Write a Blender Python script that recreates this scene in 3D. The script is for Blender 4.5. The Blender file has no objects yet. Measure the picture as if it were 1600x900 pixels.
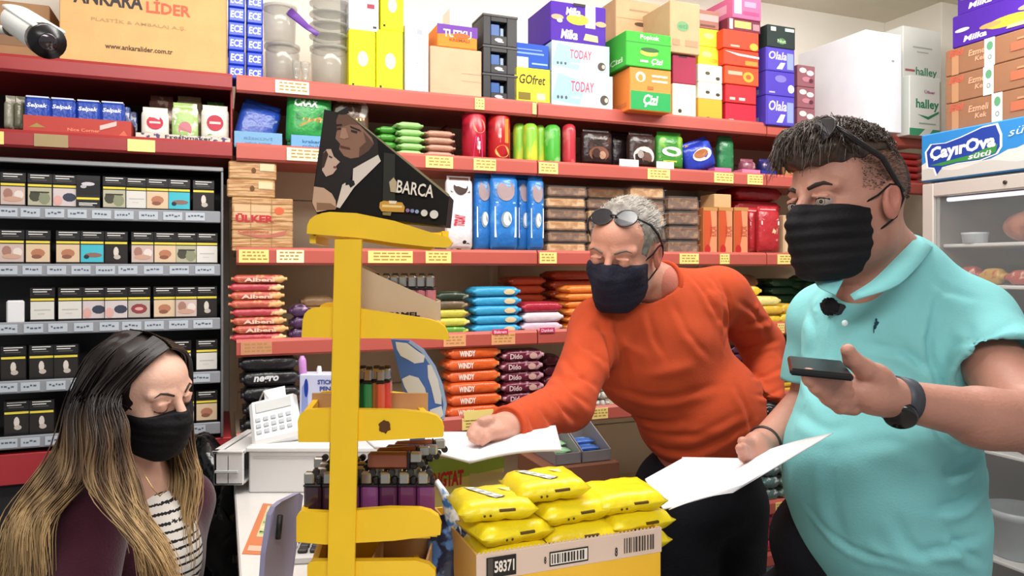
import bpy, math, random
import numpy as np
from mathutils import Vector, Matrix
random.seed(7)
PI = math.pi
FPX, HOR, CZ = 1150.0, 420.0, 1.6
# ---------------- camera, world, lights, exposure ----------------
scn = bpy.context.scene
COL = scn.collection
cam = bpy.data.cameras.new('camera'); camo = bpy.data.objects.new('camera', cam); COL.objects.link(camo)
camo.location = (0, 0, CZ); camo.rotation_euler = (PI/2, 0, 0)
cam.sensor_width = 36; cam.lens = FPX*36/1600; cam.shift_y = -30/1600; cam.clip_start = 0.05
scn.camera = camo
scn.view_settings.view_transform = 'Standard'; scn.view_settings.look = 'None'
scn.view_settings.gamma = 1.0; scn.view_settings.use_curve_mapping = False
scn.view_settings.exposure = 0.40
wd = bpy.data.worlds.new('world'); scn.world = wd; wd.use_nodes = True
wd.node_tree.nodes['Background'].inputs[0].default_value = (0.95, 0.97, 1.0, 1)
wd.node_tree.nodes['Background'].inputs[1].default_value = 0.30
def area(loc, rot, sx, sy, power, col=(1, 0.97, 0.93)):
    l = bpy.data.lights.new('area_light', 'AREA'); l.shape = 'RECTANGLE'; l.size = sx; l.size_y = sy
    l.energy = power; l.color = col
    o = bpy.data.objects.new('area_light', l); o.location = loc; o.rotation_euler = rot; COL.objects.link(o); return o
WA = math.atan2(1150.0, 2900.0)         # yaw of the shelf wall
area((-0.25, 1.15, 2.60), (math.radians(16), 0, WA), 1.5, 0.22, 16)
area((1.05, 1.75, 2.60), (math.radians(20), 0, WA), 1.2, 0.22, 15)
area(tuple(Vector((0.30, 2.22, 2.64))), (0, 0, WA), 2.6, 0.12, 3)  # added lamp over the shelf fronts, brightens the back wall
area((0.1, -0.6, 2.60), (math.radians(25), 0, WA), 1.8, 0.4, 21)
# ---------------- helpers ----------------
def lin(c):
    if isinstance(c, str):
        c = c.lstrip('#'); c = tuple(int(c[i:i+2], 16) for i in (0, 2, 4))
    r = []
    for v in c[:3]:
        v = v/255.0
        r.append(v/12.92 if v <= .04045 else ((v+.055)/1.055)**2.4)
    return tuple(r)+(1,)
_M = {}
def mat(col, rough=.5, metal=0, spec=.5, bump=0, bscale=60, var=0, vscale=8, alpha=1, trans=0, emit=0, col2=None, th=.5, soft=.08, name=None, coat=0, sheen=0, attr=None, stretch=None, sss=0):
    key = (str(col), rough, metal, spec, bump, bscale, var, vscale, alpha, trans, emit, str(col2), th, soft, coat, sheen, attr, stretch, sss)
    if key in _M: return _M[key]
    m = bpy.data.materials.new(name or 'material'); m.use_nodes = True
    nt = m.node_tree; b = nt.nodes['Principled BSDF']; N = nt.nodes; L = nt.links
    b.inputs['Base Color'].default_value = lin(col); b.inputs['Roughness'].default_value = rough
    b.inputs['Metallic'].default_value = metal; b.inputs['Specular IOR Level'].default_value = spec
    b.inputs['Alpha'].default_value = alpha; b.inputs['Transmission Weight'].default_value = trans
    if coat: b.inputs['Coat Weight'].default_value = coat
    if sheen: b.inputs['Sheen Weight'].default_value = sheen
    if sss:
        b.inputs['Subsurface Weight'].default_value = sss; b.inputs['Subsurface Radius'].default_value = (.012, .005, .003); b.inputs['Subsurface Scale'].default_value = 1.0
    if emit:
        b.inputs['Emission Color'].default_value = lin(col); b.inputs['Emission Strength'].default_value = emit
    vec = None
    if bump or var or col2:
        tc = N.new('ShaderNodeTexCoord'); vec = tc.outputs['Object']
        if stretch:
            mp = N.new('ShaderNodeMapping'); mp.inputs['Scale'].default_value = stretch; L.new(vec, mp.inputs['Vector']); vec = mp.outputs['Vector']
    src = None
    if attr:
        a = N.new('ShaderNodeAttribute'); a.attribute_name = attr; src = a.outputs['Color']
    if col2:
        n = N.new('ShaderNodeTexNoise'); n.inputs['Scale'].default_value = vscale; n.inputs['Detail'].default_value = 3; L.new(vec, n.inputs['Vector'])
        r = N.new('ShaderNodeMapRange'); r.inputs['From Min'].default_value = th-soft; r.inputs['From Max'].default_value = th+soft
        L.new(n.outputs['Fac'], r.inputs['Value'])
        mx = N.new('ShaderNodeMix'); mx.data_type = 'RGBA'; L.new(r.outputs['Result'], mx.inputs['Factor'])
        mx.inputs['A'].default_value = lin(col); mx.inputs['B'].default_value = lin(col2); src = mx.outputs['Result']
    if var:
        n = N.new('ShaderNodeTexNoise'); n.inputs['Scale'].default_value = vscale*1.7; n.inputs['Detail'].default_value = 4; L.new(vec, n.inputs['Vector'])
        r = N.new('ShaderNodeMapRange'); r.inputs['From Min'].default_value = .25; r.inputs['From Max'].default_value = .75
        r.inputs['To Min'].default_value = 1-var; r.inputs['To Max'].default_value = 1+var
        L.new(n.outputs['Fac'], r.inputs['Value'])
        mx = N.new('ShaderNodeMix'); mx.data_type = 'RGBA'; mx.blend_type = 'MULTIPLY'; mx.inputs['Factor'].default_value = 1
        if src: L.new(src, mx.inputs['A'])
        else: mx.inputs['A'].default_value = lin(col)
        L.new(r.outputs['Result'], mx.inputs['B']); src = mx.outputs['Result']
    if src: L.new(src, b.inputs['Base Color'])
    if bump:
        n = N.new('ShaderNodeTexNoise'); n.inputs['Scale'].default_value = bscale; n.inputs['Detail'].default_value = 3; L.new(vec, n.inputs['Vector'])
        bp = N.new('ShaderNodeBump'); bp.inputs['Strength'].default_value = bump; bp.inputs['Distance'].default_value = .01
        L.new(n.outputs['Fac'], bp.inputs['Height']); L.new(bp.outputs['Normal'], b.inputs['Normal'])
    _M[key] = m
    return m
def card(c, **k): return mat(c, rough=.6, spec=.3, var=.04, vscale=6, name='card', **k)
def kraft(c='#c9a27c'): return mat(c, rough=.8, spec=.2, var=.07, vscale=10, bump=.05, bscale=90, name='kraft_board')
def foil(c, c2=None, s=26, th=.55): return mat(c, rough=.28, spec=.6, bump=.35, bscale=38, col2=c2, vscale=s, th=th, soft=.03, var=.12, name='printed_film')
def plast(c, r=.35): return mat(c, rough=r, name='plastic')
def ink(c): return mat(c, rough=.5, spec=.3, name='ink')
CLEAR = None
def clear():
    global CLEAR
    if CLEAR is None: CLEAR = mat('#f4f6f6', rough=.12, alpha=.07, spec=.8, name='clear_plastic')
    return CLEAR
_T = {}
def text_geo(s, bold=0, shear=0):
    k = (s, bold, shear)
    if k in _T: return _T[k]
    cu = bpy.data.curves.new('text', 'FONT'); cu.body = s; cu.size = 1; cu.resolution_u = 2; cu.offset = bold; cu.shear = shear; cu.fill_mode = 'FRONT'
    o = bpy.data.objects.new('text', cu); COL.objects.link(o)
    dg = bpy.context.evaluated_depsgraph_get(); me = o.evaluated_get(dg).to_mesh()
    v = [(p.co.x, p.co.y) for p in me.vertices]; f = [tuple(p.vertices) for p in me.polygons]
    o.evaluated_get(dg).to_mesh_clear(); bpy.data.objects.remove(o); bpy.data.curves.remove(cu)
    if not v: v = [(0, 0)]
    x0 = min(p[0] for p in v); x1 = max(p[0] for p in v); y0 = min(p[1] for p in v); y1 = max(p[1] for p in v)
    sx = max(x1-x0, 1e-4); sy = max(y1-y0, 1e-4)
    v = [((a-x0)/sx-.5, (b-y0)/sy-.5) for a, b in v]
    _T[k] = (v, f); return _T[k]
class MB:
    def __init__(s): s.v = []; s.f = []; s.mi = []; s.mats = []
    def slot(s, m):
        if m not in s.mats: s.mats.append(m)
        return s.mats.index(m)
    def add(s, v, f, m):
        b = len(s.v); s.v += [tuple(map(float, p)) for p in v]; k = s.slot(m)
        for q in f: s.f.append(tuple(b+i for i in q)); s.mi.append(k)
        return s
    def box(s, x0, x1, y0, y1, z0, z1, m, c=0.0015):
        c = min(c, abs(x1-x0)*.3, abs(y1-y0)*.3, abs(z1-z0)*.3)
        if x1 < x0: x0, x1 = x1, x0
        if y1 < y0: y0, y1 = y1, y0
        if z1 < z0: z0, z1 = z1, z0
        C = [(x0, x1), (y0, y1), (z0, z1)]; V = []; idx = {}
        for ix in (0, 1):
            for iy in (0, 1):
                for iz in (0, 1):
                    o = [ix, iy, iz]
                    for a in range(3):
                        p = [C[b][o[b]] + (0 if b == a else (c if o[b] == 0 else -c)) for b in range(3)]
                        idx[(ix, iy, iz, a)] = len(V); V.append(p)
        F = []
        for a in range(3):
            b, d = (a+1) % 3, (a+2) % 3
            for sd in (0, 1):
                q = []
                for (p, r) in ((0, 0), (1, 0), (1, 1), (0, 1)):
                    o = [0, 0, 0]; o[a] = sd; o[b] = p; o[d] = r; q.append(idx[(*o, a)])
                F.append(q if sd else q[::-1])
            for (p, r) in ((0, 0), (1, 0), (1, 1), (0, 1)):
                q = []
                for e, ax in ((0, b), (1, b), (1, d), (0, d)):
                    o = [0, 0, 0]; o[a] = e; o[b] = p; o[d] = r; q.append(idx[(*o, ax)])
                F.append(q if (p == r) == True else q[::-1])
        for ix in (0, 1):
            for iy in (0, 1):
                for iz in (0, 1):
                    q = [idx[(ix, iy, iz, a)] for a in range(3)]
                    F.append(q if (ix+iy+iz) % 2 == 1 else q[::-1])
        return s.add(V, F, m)
    def prism(s, pts, y0, y1, m):           # outline in x,z extruded along y
        n = len(pts)
        A = sum(pts[i][0]*pts[(i+1) % n][1]-pts[(i+1) % n][0]*pts[i][1] for i in range(n))
        if A < 0: pts = pts[::-1]
        V = [(x, y0, z) for x, z in pts]+[(x, y1, z) for x, z in pts]
        F = [list(range(n)), list(range(2*n-1, n-1, -1))]+[[i, i+n, (i+1) % n+n, (i+1) % n] for i in range(n)]
        return s.add(V, F, m)
    def poly(s, pts, y, m):
        n = len(pts); A = sum(pts[i][0]*pts[(i+1) % n][1]-pts[(i+1) % n][0]*pts[i][1] for i in range(n))
        if A < 0: pts = pts[::-1]
        return s.add([(x, y, z) for x, z in pts], [list(range(n))], m)
    def disc(s, cx, cz, rx, rz, y, m, n=16): return s.poly([(cx+rx*math.cos(2*PI*i/n), cz+rz*math.sin(2*PI*i/n)) for i in range(n)], y, m)
    def text(s, t, cx, cz, w, h, y, m, bold=.02, shear=0, rot=0):
        v, f = text_geo(t, bold, shear); c, q = math.cos(rot), math.sin(rot)
        return s.add([(cx+a*w*c-b*h*q, y, cz+a*w*q+b*h*c) for a, b in v], f, m)
    def lathe(s, prof, m, n=20, c=(0, 0), cap=True):
        V = []; F = []
        for r, z in prof:
            for i in range(n): V.append((c[0]+r*math.cos(2*PI*i/n), c[1]+r*math.sin(2*PI*i/n), z))
        for j in range(len(prof)-1):
            for i in range(n): F.append([j*n+i, j*n+(i+1) % n, (j+1)*n+(i+1) % n, (j+1)*n+i])
        if cap: F.append(list(range(n))[::-1]); F.append([(len(prof)-1)*n+i for i in range(n)])
        return s.add(V, F, m)
    def tube(s, path, r, m, n=8, flat=1.0, updir=None):
        P = [Vector(p) for p in path]; V = []; F = []
        rr = r if isinstance(r, (list, tuple)) else [r]*len(P)
        up = Vector(updir) if updir else None
        for i, p in enumerate(P):
            t = (P[min(i+1, len(P)-1)]-P[max(i-1, 0)]).normalized()
            if up is None or abs(t.dot(up)) > .95: up0 = Vector((0, 0, 1)) if abs(t.z) < .9 else Vector((1, 0, 0))
            else: up0 = up
            a = t.cross(up0).normalized(); b = a.cross(t).normalized(); up = b if not updir else up
            for k in range(n):
                q = 2*PI*k/n; V.append(p+a*math.cos(q)*rr[i]+b*math.sin(q)*rr[i]*flat)
        for i in range(len(P)-1):
            for k in range(n): F.append([i*n+k, i*n+(k+1) % n, (i+1)*n+(k+1) % n, (i+1)*n+k])
        F.append(list(range(n))[::-1]); F.append([(len(P)-1)*n+k for k in range(n)])
        return s.add(V, F, m)
    def ell(s, c, r, m, n=16, k=10):
        V = [(c[0], c[1], c[2]-r[2])]; F = []
        for j in range(1, k):
            a = -PI/2+PI*j/k
            for i in range(n): V.append((c[0]+r[0]*math.cos(a)*math.cos(2*PI*i/n), c[1]+r[1]*math.cos(a)*math.sin(2*PI*i/n), c[2]+r[2]*math.sin(a)))
        V.append((c[0], c[1], c[2]+r[2])); e = len(V)-1
        for i in range(n): F.append([0, 1+(i+1) % n, 1+i]); F.append([e, e-n+i, e-n+(i+1) % n])
        for j in range(k-2):
            for i in range(n): F.append([1+j*n+i, 1+j*n+(i+1) % n, 1+(j+1)*n+(i+1) % n, 1+(j+1)*n+i])
        return s.add(V, F, m)
    def pillow(s, w, d, h, m, axis='x', crimp=.014, seed=0, sharp=2.6):
        """flow-wrapped packet; origin bottom centre, front face near y=0; axis = long axis with the crimped ends"""
        R = random.Random(seed); L = w if axis == 'x' else h; A = d; B = h if axis == 'x' else w
        crimp = min(crimp, L*.14)
        ts = [0, crimp*.9/L, crimp/L, (crimp+.0015)/L, (crimp+.004)/L, (crimp+.009)/L, .3, .5, .7]; ts += [1-t for t in ts[:6][::-1]]
        lo_ = .42 if axis == 'x' else .05; n = 16; V = []; F = []
        for j, t in enumerate(ts):
            e = min(t, 1-t)*L
            th = lo_ if e <= crimp*1.01 else min(1, lo_+(1-lo_)*((e-crimp)/(.008+.08*min(A, B)))**.5)
            wb = 1.0 if axis == 'z' else 1.0
            for i in range(n):
                q = 2*PI*(i+.5)/n; cx, sx = math.cos(q), math.sin(q)
                a = math.copysign(abs(cx)**(2/sharp), cx); b = math.copysign(abs(sx)**(2/sharp), sx)
                jj = 1+R.uniform(-.03, .03)
                if axis == 'x': V.append((-w/2+t*w, d/2+a*d/2*(.93+.07*th), h/2+b*h/2*th*jj))
                else: V.append((b*w/2*(.9+.1*th) , d/2+a*d/2*th*jj, t*h))
        for j in range(len(ts)-1):
            for i in range(n):
                q = [j*n+i, j*n+(i+1) % n, (j+1)*n+(i+1) % n, (j+1)*n+i]; F.append(q if axis != 'x' else q)
        F.append(list(range(n))); F.append([(len(ts)-1)*n+i for i in range(n)][::-1])
        if axis == 'x': F = [f for f in F]
        return s.add(V, F, m)
    def mesh(s, name, smooth=False, inv=None):
        me = bpy.data.meshes.new(name)
        v = s.v if inv is None else [tuple(inv @ Vector(p)) for p in s.v]
        me.from_pydata(v, [], s.f)
        for m in s.mats: me.materials.append(m)
        me.polygons.foreach_set('material_index', s.mi)
        if smooth: me.polygons.foreach_set('use_smooth', [True]*len(s.f))
        me.update(); return me
    def build(s, name, parent=None, smooth=False, world=False, label=None, fix=True):
        inv = None
        if parent is not None and world: inv = wm(parent).inverted()
        me = s.mesh(name, smooth, inv)
        o = bpy.data.objects.new(name, me); COL.objects.link(o)
        if parent is not None: o.parent = parent
        if label: o['label'] = label
        if fix and smooth: fixn(me)
        return o
def fixn(me):
    import bmesh
    b = bmesh.new(); b.from_mesh(me); bmesh.ops.recalc_face_normals(b, faces=b.faces); b.to_mesh(me); b.free()
def wm(o):
    m = o.matrix_basis.copy()
    return wm(o.parent) @ m if o.parent else m
def tag(o, label, cat, group=None, kind=None):
    if label: o['label'] = label
    if cat: o['category'] = cat
    if group: o['group'] = group
    if kind: o['kind'] = kind
    return o
def thing(name, label, cat, loc, rz=0, group=None):
    o = bpy.data.objects.new(name, None); o.empty_display_size = .05; COL.objects.link(o)
    o.location = loc; o.rotation_euler = (0, 0, rz); return tag(o, label, cat, group)
def dup(o, loc, rz=None, label=None, rot=None):
    r = o.copy(); COL.objects.link(r); r.location = loc
    if rz is not None: r.rotation_euler = (0, 0, rz)
    if rot is not None: r.rotation_euler = rot
    if label: r['label'] = label
    for ch in list(o.children):
        c = ch.copy(); COL.objects.link(c); c.parent = r
        for g in list(ch.children):
            d = g.copy(); COL.objects.link(d); d.parent = c
    return r
def P(px, py, Y): return Vector(((px-800)/FPX*Y, Y, CZ-(py-HOR)/FPX*Y))
class Frame:
    def __init__(s, O, ang): s.O = O; s.a = ang; s.x = (math.cos(ang), math.sin(ang)); s.y = (-math.sin(ang), math.cos(ang))
    def w(s, u, v, z=0): return Vector((s.O[0]+u*s.x[0]+v*s.y[0], s.O[1]+u*s.x[1]+v*s.y[1], z))
    def u(s, px, v=0):
        k = (px-800)/FPX; o = s.w(0, v); return (k*o.y-o.x)/(s.x[0]-k*s.x[1])
    def z(s, px, py, v=0): return CZ-(py-HOR)/FPX*s.w(s.u(px, v), v).y
WALL = Frame((0, 2.2), WA)
FAR = (1.407, 2.5)
FRI = Frame(FAR, WA-PI/2)
ORD = ['lowest', 'second up', 'third up', 'fourth up', 'fifth up', 'sixth up', 'seventh up', 'eighth up']
NTH = ['first', 'second', 'third', 'fourth', 'fifth', 'sixth', 'seventh', 'eighth', 'ninth', 'tenth']
# ---------------- the room ----------------
def struct(name, mb, parent=None, smooth=False, label=None):
    o = mb.build(name, parent, smooth)
    if parent is None: o['kind'] = 'structure'
    if label: o['label'] = label
    return o
def wbox(F, u0, u1, v0, v1, z0, z1, m, mb=None, c=.002):
    t = MB().box(u0, u1, v0, v1, z0, z1, m, c); mb = mb or MB()
    return mb.add([tuple(F.w(p[0], p[1], p[2])) for p in t.v], t.f, m)
cream = mat('#fbf6ea', rough=.8, var=.02, vscale=3, name='cream_paint')
UR = WALL.u(1456, .38)+.10
struct('floor', wbox(WALL, -3.2, UR+.2, -4.0, .5, -.05, 0, mat('#8a8178', rough=.45, col2='#9b938a', vscale=6, th=.5, soft=.2, name='floor_tile')))
struct('wall_back', wbox(WALL, -3.2, UR+.25, .40, .50, 0, 2.72, cream))
struct('wall_right', wbox(WALL, UR+.14, UR+.24, -2.0, .40, 0, 2.72, cream))
struct('ceiling', wbox(WALL, -3.2, UR+.25, -4.0, .5, 2.70, 2.8, mat('#efe8d6', rough=.85, var=.02, name='ceiling_paint')))
struct('trim_1', wbox(WALL, WALL.u(1412, .3), UR+.14, .12, .40, 0.9, 2.70, cream), label='cream plastered pillar in the corner above the shelving')
for i, (u, v) in enumerate(((-.6, -.85), (1.4, -.8), (-.1, -2.6), (.28, -.09))):   # fluorescent fittings on the ceiling, the last added to brighten the wall
    t = thing('ceiling_light', ['white fluorescent ceiling light over the counter', 'white fluorescent ceiling light near the glass fridge', 'white fluorescent ceiling light behind the camera position', 'added out-of-view ceiling light brightening the wall above the shelf fronts'][i], 'ceiling light', WALL.w(u, v, 2.66), WA)
    MB().box(-.6, .6, -.06, .06, .0, .04, plast('#e8e8e8')).build('housing', t)
    MB().tube([(-.56, 0, -.018), (.56, 0, -.018)], .014, mat('#fff6ea', emit=6, name='tube_glow')).build('tube', t, True)
# ---------------- shelving ----------------
lipm = mat('#b6564a', rough=.42, spec=.5, var=.05, vscale=4, name='red_enamel')
lipd = mat('#9a2f30', rough=.42, spec=.5, var=.05, vscale=4, name='dark_red_enamel')
panel = mat('#d8c6ab', rough=.6, var=.03, vscale=5, name='beige_steel')
SH = {1: 2.105, 2: 1.928, 3: 1.656, 4: 1.416, 5: 1.172, 6: .835, 7: .665, 8: .45}
U0 = WALL.u(368); UE = WALL.u(1462)
splits = [U0, WALL.u(838, 0), WALL.u(1195, 0), UE]
unit = thing('shelving_unit', 'beige gondola shelving with red shelf edges along the back wall', 'shelving', WALL.w((U0+UE)/2, .2, 0), WA)
def sb(name, u0, u1, v0, v1, z0, z1, m, par=unit, c=.002, label=None):
    o = wbox(WALL, u0, u1, v0, v1, z0, z1, m, c=c).build(name, par, world=True)
    if label: o['label'] = label
    return o
def lip(u0, u1, z, v=0, m=lipm, par=unit, h=.046):
    mb = MB(); prof = [(-.004, -h), (-.010, -h+.006), (-.010, -.008), (-.004, 0), (.004, 0), (.004, -h)]
    n = len(prof); V = [tuple(WALL.w(u, v+a, z+b)) for u in (u0, u1) for a, b in prof]
    F = [list(range(n))[::-1], list(range(n, 2*n))]+[[i, (i+1) % n, (i+1) % n+n, i+n] for i in range(n)]
    mb.add(V, F, m); return mb.build('shelf_edge', par, world=True)
for k, z in SH.items():
    for i in range(3):
        a, b = splits[i]+.002, splits[i+1]-.002
        if k == 3 and i == 2: b = WALL.u(1330)
        vv = 0 if k <= 5 else -.10
        lip(a, b, z, vv)
        sb('shelf_board', a, b, vv+.004, .385, z-.022, z-.010, lipm if k < 3 else panel)
for i in range(3):
    zz = .02
    while zz < 2.09:
        z1 = min(zz+.20, 2.10); sb('back_panel', splits[i]+.002, splits[i+1]-.002, .388, .396, zz, z1-.003, panel); zz += .20
for u in splits: sb('upright', u-.012, u+.012, .36, .392, .0, 2.09, panel)
sb('base_plinth', U0, UE, -.08, .385, 0, .12, lipd)
ytag = mat('#f3dc86', rough=.45, name='yellow_ticket'); ctag = mat('#f6ecc4', rough=.45, name='cream_ticket'); tink = ink('#b08a48')
def ptag(px0, px1, k, m=ytag, h=.034, v=0, par=unit):
    u0, u1 = WALL.u(px0, v-.012), WALL.u(px1, v-.012); z = SH[k]-.023
    mb = wbox(WALL, u0, u1, v-.0125, v-.0105, z-h/2, z+h/2, m, c=.0004)
    for r in range(3):
        uu = u0+(u1-u0)*.12
        while uu < u1-(u1-u0)*.15:
            l = (u1-u0)*random.uniform(.08, .22); e = min(uu+l, u1-.002)
            mb.add([tuple(WALL.w(a, v-.0128, z-h*.28+r*h*.26+b)) for a, b in ((uu, 0), (e, 0), (e, .004), (uu, .004))], [(0, 1, 2, 3)], tink); uu = e+.004
    mb.build('price_tag', par, world=True)
for a, b in ((430, 483), (742, 757), (832, 838)): ptag(a, b, 1, ctag if a < 500 else ytag)
for a, b, m in ((448, 505, ctag), (665, 708, ytag), (740, 775, ytag), (842, 872, ytag), (1012, 1047, ytag), (1116, 1146, ytag), (1168, 1192, ytag)): ptag(a, b, 2, m)
for a, b, m in ((373, 420, ytag), (432, 475, ctag), (575, 645, ytag), (665, 705, ytag), (843, 870, ytag), (1062, 1092, ytag), (1125, 1140, ytag), (1215, 1245, ytag)): ptag(a, b, 3, m)
for a, b, m in ((376, 425, mat('#c98a6a', name='red_ticket')), (693, 728, mat('#e0a070', name='orange_ticket')), (768, 805, mat('#e0a070', name='orange_ticket')), (1215, 1226, ytag)): ptag(a, b, 4, m)
for a, b in ((722, 770), (782, 815), (925, 950)): ptag(a, b, 5, ytag)
ptag(1212, 1224, 6, ytag, v=-.1)
# left bay : two red shelves and a cigarette cabinet
UL = WALL.u(-330); UR1 = WALL.u(364)
bay = thing('wall_shelf_bay', 'dark red shelf bay above the cigarette cabinet', 'shelving', WALL.w((UL+UR1)/2, .2, 1.86), WA)
for z in (SH[1], SH[2]):
    lip(UL, UR1-.002, z, 0, lipd, bay, .042); sb('shelf_board', UL, UR1-.002, .004, .385, z-.022, z-.010, lipd, bay)
sb('back_panel', UL, UR1-.003, .388, .396, 1.86, 2.09, mat('#2c2523', rough=.7), bay)
sb('side_panel', UR1-.006, UR1-.001, .01, .385, 1.86, 2.08, lipd, bay)
def btag(px0, px1, z, m): 
    u0, u1 = WALL.u(px0), WALL.u(px1); wbox(WALL, u0, u1, -.0125, -.0105, z-.038, z-.008, m, c=.0004).build('price_tag', bay, world=True)
btag(-10, 8, SH[2], ytag); btag(55, 108, SH[2], mat('#a08a62', name='old_ticket')); btag(200, 243, SH[2], ytag)
gm = mat('#8f9092', rough=.35, metal=.7, name='grey_aluminium'); blk = mat('#0c0b0d', rough=.5, name='black_lining'); lab = mat('#8e9198', rough=.4, name='grey_rail')
cab = thing('cigarette_cabinet', 'black wall cabinet with five grey rails of cigarette packs', 'cabinet', WALL.w((UL+UR1)/2, .15, 1.13), WA)
CT = 1.862; CB = 1.165; UC = WALL.u(349)
sb('back_panel', UL, UC, .16, .17, CB, CT, blk, cab); sb('roof_panel', UL, UC, 0, .16, CT-.01, CT, blk, cab)
sb('frame_rail', UL, UC, -.006, .004, CT-.012, CT, gm, cab)
sb('side_panel', UC-.006, UC, -.006, .16, CB, CT-.012, gm, cab)
LZ = [1.748, 1.612, 1.474, 1.336, 1.205]
for r, z in enumerate(LZ):
    sb('rail_shelf', UL, UC-.007, .006, .158, z-.012, z-.004, blk, cab)
    rail = sb('front_rail', UL, UC-.007, -.004, .006, z-.03, z, lab, cab)
    px = -2
    while px < 312:
        w = 30
        mb = MB(); u0, u1 = WALL.u(px), WALL.u(px+w)
        wbox(WALL, u0, u1, -.0055, -.004, z-.0255, z-.005, mat('#bac2cb', rough=.3, name='label_card'), mb, .0003)
        uu = u0+.006
        while uu < u1-.008:
            e = uu+random.uniform(.003, .007); b0 = random.uniform(-.003, .001)
            mb.add([tuple(WALL.w(a, -.0058, z-.015+b)) for a, b in ((uu, b0), (e, b0), (e, b0+.004), (uu, b0+.004))], [(0, 1, 2, 3)], ink('#59606e')); uu = e+.002
        mb.build('price_label', rail, world=True); px += w+random.choice((5, 8, 10))
struct('trim_2', wbox(WALL, UL, U0-.01, 0, .38, CB-.075, CB-.002, mat('#a52b33', rough=.45, name='red_base')), label='red base edge under the cigarette cabinet')
struct('trim_3', wbox(WALL, UL, U0-.01, .02, .38, 0, CB-.077, mat('#15131a', rough=.7)), label='dark panel under the cigarette cabinet')
# cigarette packs
PM = {'body': mat('#191718', rough=.35, name='black_pack'), 'yel': ink('#e8d44a'), 'wt': ink('#dcdad6'), 'gr': ink('#5d5a58')}
_pk = {}
PICS = {
 'white': ('#d9d6d0', [('l', .15, .5, .85, .56, '#b9b4b0'), ('l', .3, .3, .6, .34, '#c7c2bd')], 'white picture'),
 'scene': ('#b7b29a', [('d', .3, .5, .25, .3, '#4c4a3e'), ('d', .7, .4, .25, .35, '#8a8f74'), ('l', .1, .7, .9, .78, '#3e3b33')], 'green grey picture'),
 'pale': ('#cfc3c4', [('d', .7, .5, .3, .25, '#3d4152'), ('d', .2, .3, .2, .3, '#d9a8a0')], 'pale pink and blue picture'),
 'turq': ('#49b7c8', [('d', .55, .4, .4, .14, '#8a6a62'), ('d', .25, .3, .12, .12, '#25363c')], 'turquoise picture'),
 'foot': ('#d9bfa0', [('d', .5, .5, .3, .25, '#b3785c'), ('d', .45, .3, .22, .12, '#8a5a48')], 'skin-toned picture'),
 'dark': ('#2a2625', [('d', .5, .6, .12, .3, '#d8cfc6'), ('d', .55, .3, .16, .14, '#c2b6ac')], 'small white figure on black'),
 'red': ('#b9b0a6', [('d', .5, .5, .38, .3, '#8e4046'), ('d', .5, .5, .2, .1, '#d9a4a0')], 'dark red picture'),
 'low': ('#222022', [('d', .5, .75, .3, .14, '#c9c6cb'), ('d', .3, .55, .14, .12, '#b7b4bb')], 'low yellow band'),
 'flesh': ('#c9b3ab', [('d', .3, .6, .2, .3, '#a5796c'), ('d', .75, .55, .2, .25, '#e1d4cc'), ('d', .5, .3, .4, .15, '#c59d8b')], 'flesh-pink picture'),
}
def cigpack(kind):
    if kind in _pk: return _pk[kind]
    w, d, h = .052, .022, .085; r = thing('cigarette_pack', 'x', 'cigarette pack', (0, 0, 0), WA, 'cigarette packs in the cabinet')
    MB().box(-w/2, w/2, 0, d, 0, h*.72, PM['body'], .001).build('pack_body', r)
    MB().box(-w/2, w/2, 0, d, h*.722, h, PM['body'], .001).build('lid', r)
    bg, sh, _ = PICS[kind]; mb = MB(); pz0, pz1 = (.10*h, .60*h) if kind != 'low' else (.45*h, .85*h); yb = (.63, .69) if kind != 'low' else (.30, .36)
    x0, x1 = -w*.47, w*.47
    mb.poly([(x0, pz0), (x1, pz0), (x1, pz1), (x0, pz1)], -.0006, ink(bg))
    W, H = x1-x0, pz1-pz0
    for i, s in enumerate(sh):
        y = -.0009-.0002*i
        if s[0] == 'l': mb.poly([(x0+s[1]*W, pz0+s[2]*H), (x0+s[3]*W, pz0+s[2]*H), (x0+s[3]*W, pz0+s[4]*H), (x0+s[1]*W, pz0+s[4]*H)], y, ink(s[5]))
        else: mb.disc(x0+s[1]*W, pz0+s[2]*H, s[3]*W, s[4]*H, y, ink(s[5]), 10)
    mb.poly([(x0, yb[0]*h), (x1, yb[0]*h), (x1, yb[1]*h), (x0, yb[1]*h)], -.0006, PM['yel'])
    for j, (a, b) in enumerate(((.1, .9), (.1, .7), (.15, .8))):
        z = h*(.93-j*.065) if kind != 'low' else h*(.18-j*.05); mb.poly([(x0+a*W, z), (x0+b*W, z), (x0+b*W, z+h*.028), (x0+a*W, z+h*.028)], -.0008, PM['wt'] if j < 2 else PM['gr'])
    mb.build('warning_print', r); _pk[kind] = r; r['used'] = 0; return r
rows = [
 [(2, 38, 'flesh'), (43, 80, 'scene'), (83, 118, 'pale'), (121, 154, 'low'), (162, 195, 'scene'), (198, 228, 'white'), (232, 260, 'foot'), (263, 297, 'turq'), (302, 334, 'dark')],
 [(0, 36, 'flesh'), (41, 77, 'foot'), (88, 124, 'foot'), (127, 161, 'turq'), (165, 197, 'dark'), (207, 238, 'flesh'), (243, 273, 'foot'), (277, 306, 'scene'), (309, 338, 'white')],
 [(48, 84, 'white'), (92, 126, 'white'), (130, 163, 'pale'), (165, 198, 'pale'), (200, 234, 'red'), (243, 271, 'foot'), (276, 306, 'flesh'), (308, 337, 'dark')],
 [(2, 38, 'dark'), (46, 82, 'dark'), (86, 120, 'dark'), (266, 297, 'white'), (307, 339, 'white')],
 [(8, 42, 'dark'), (48, 82, 'dark'), (273, 300, 'foot'), (307, 339, 'foot')]]
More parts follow.
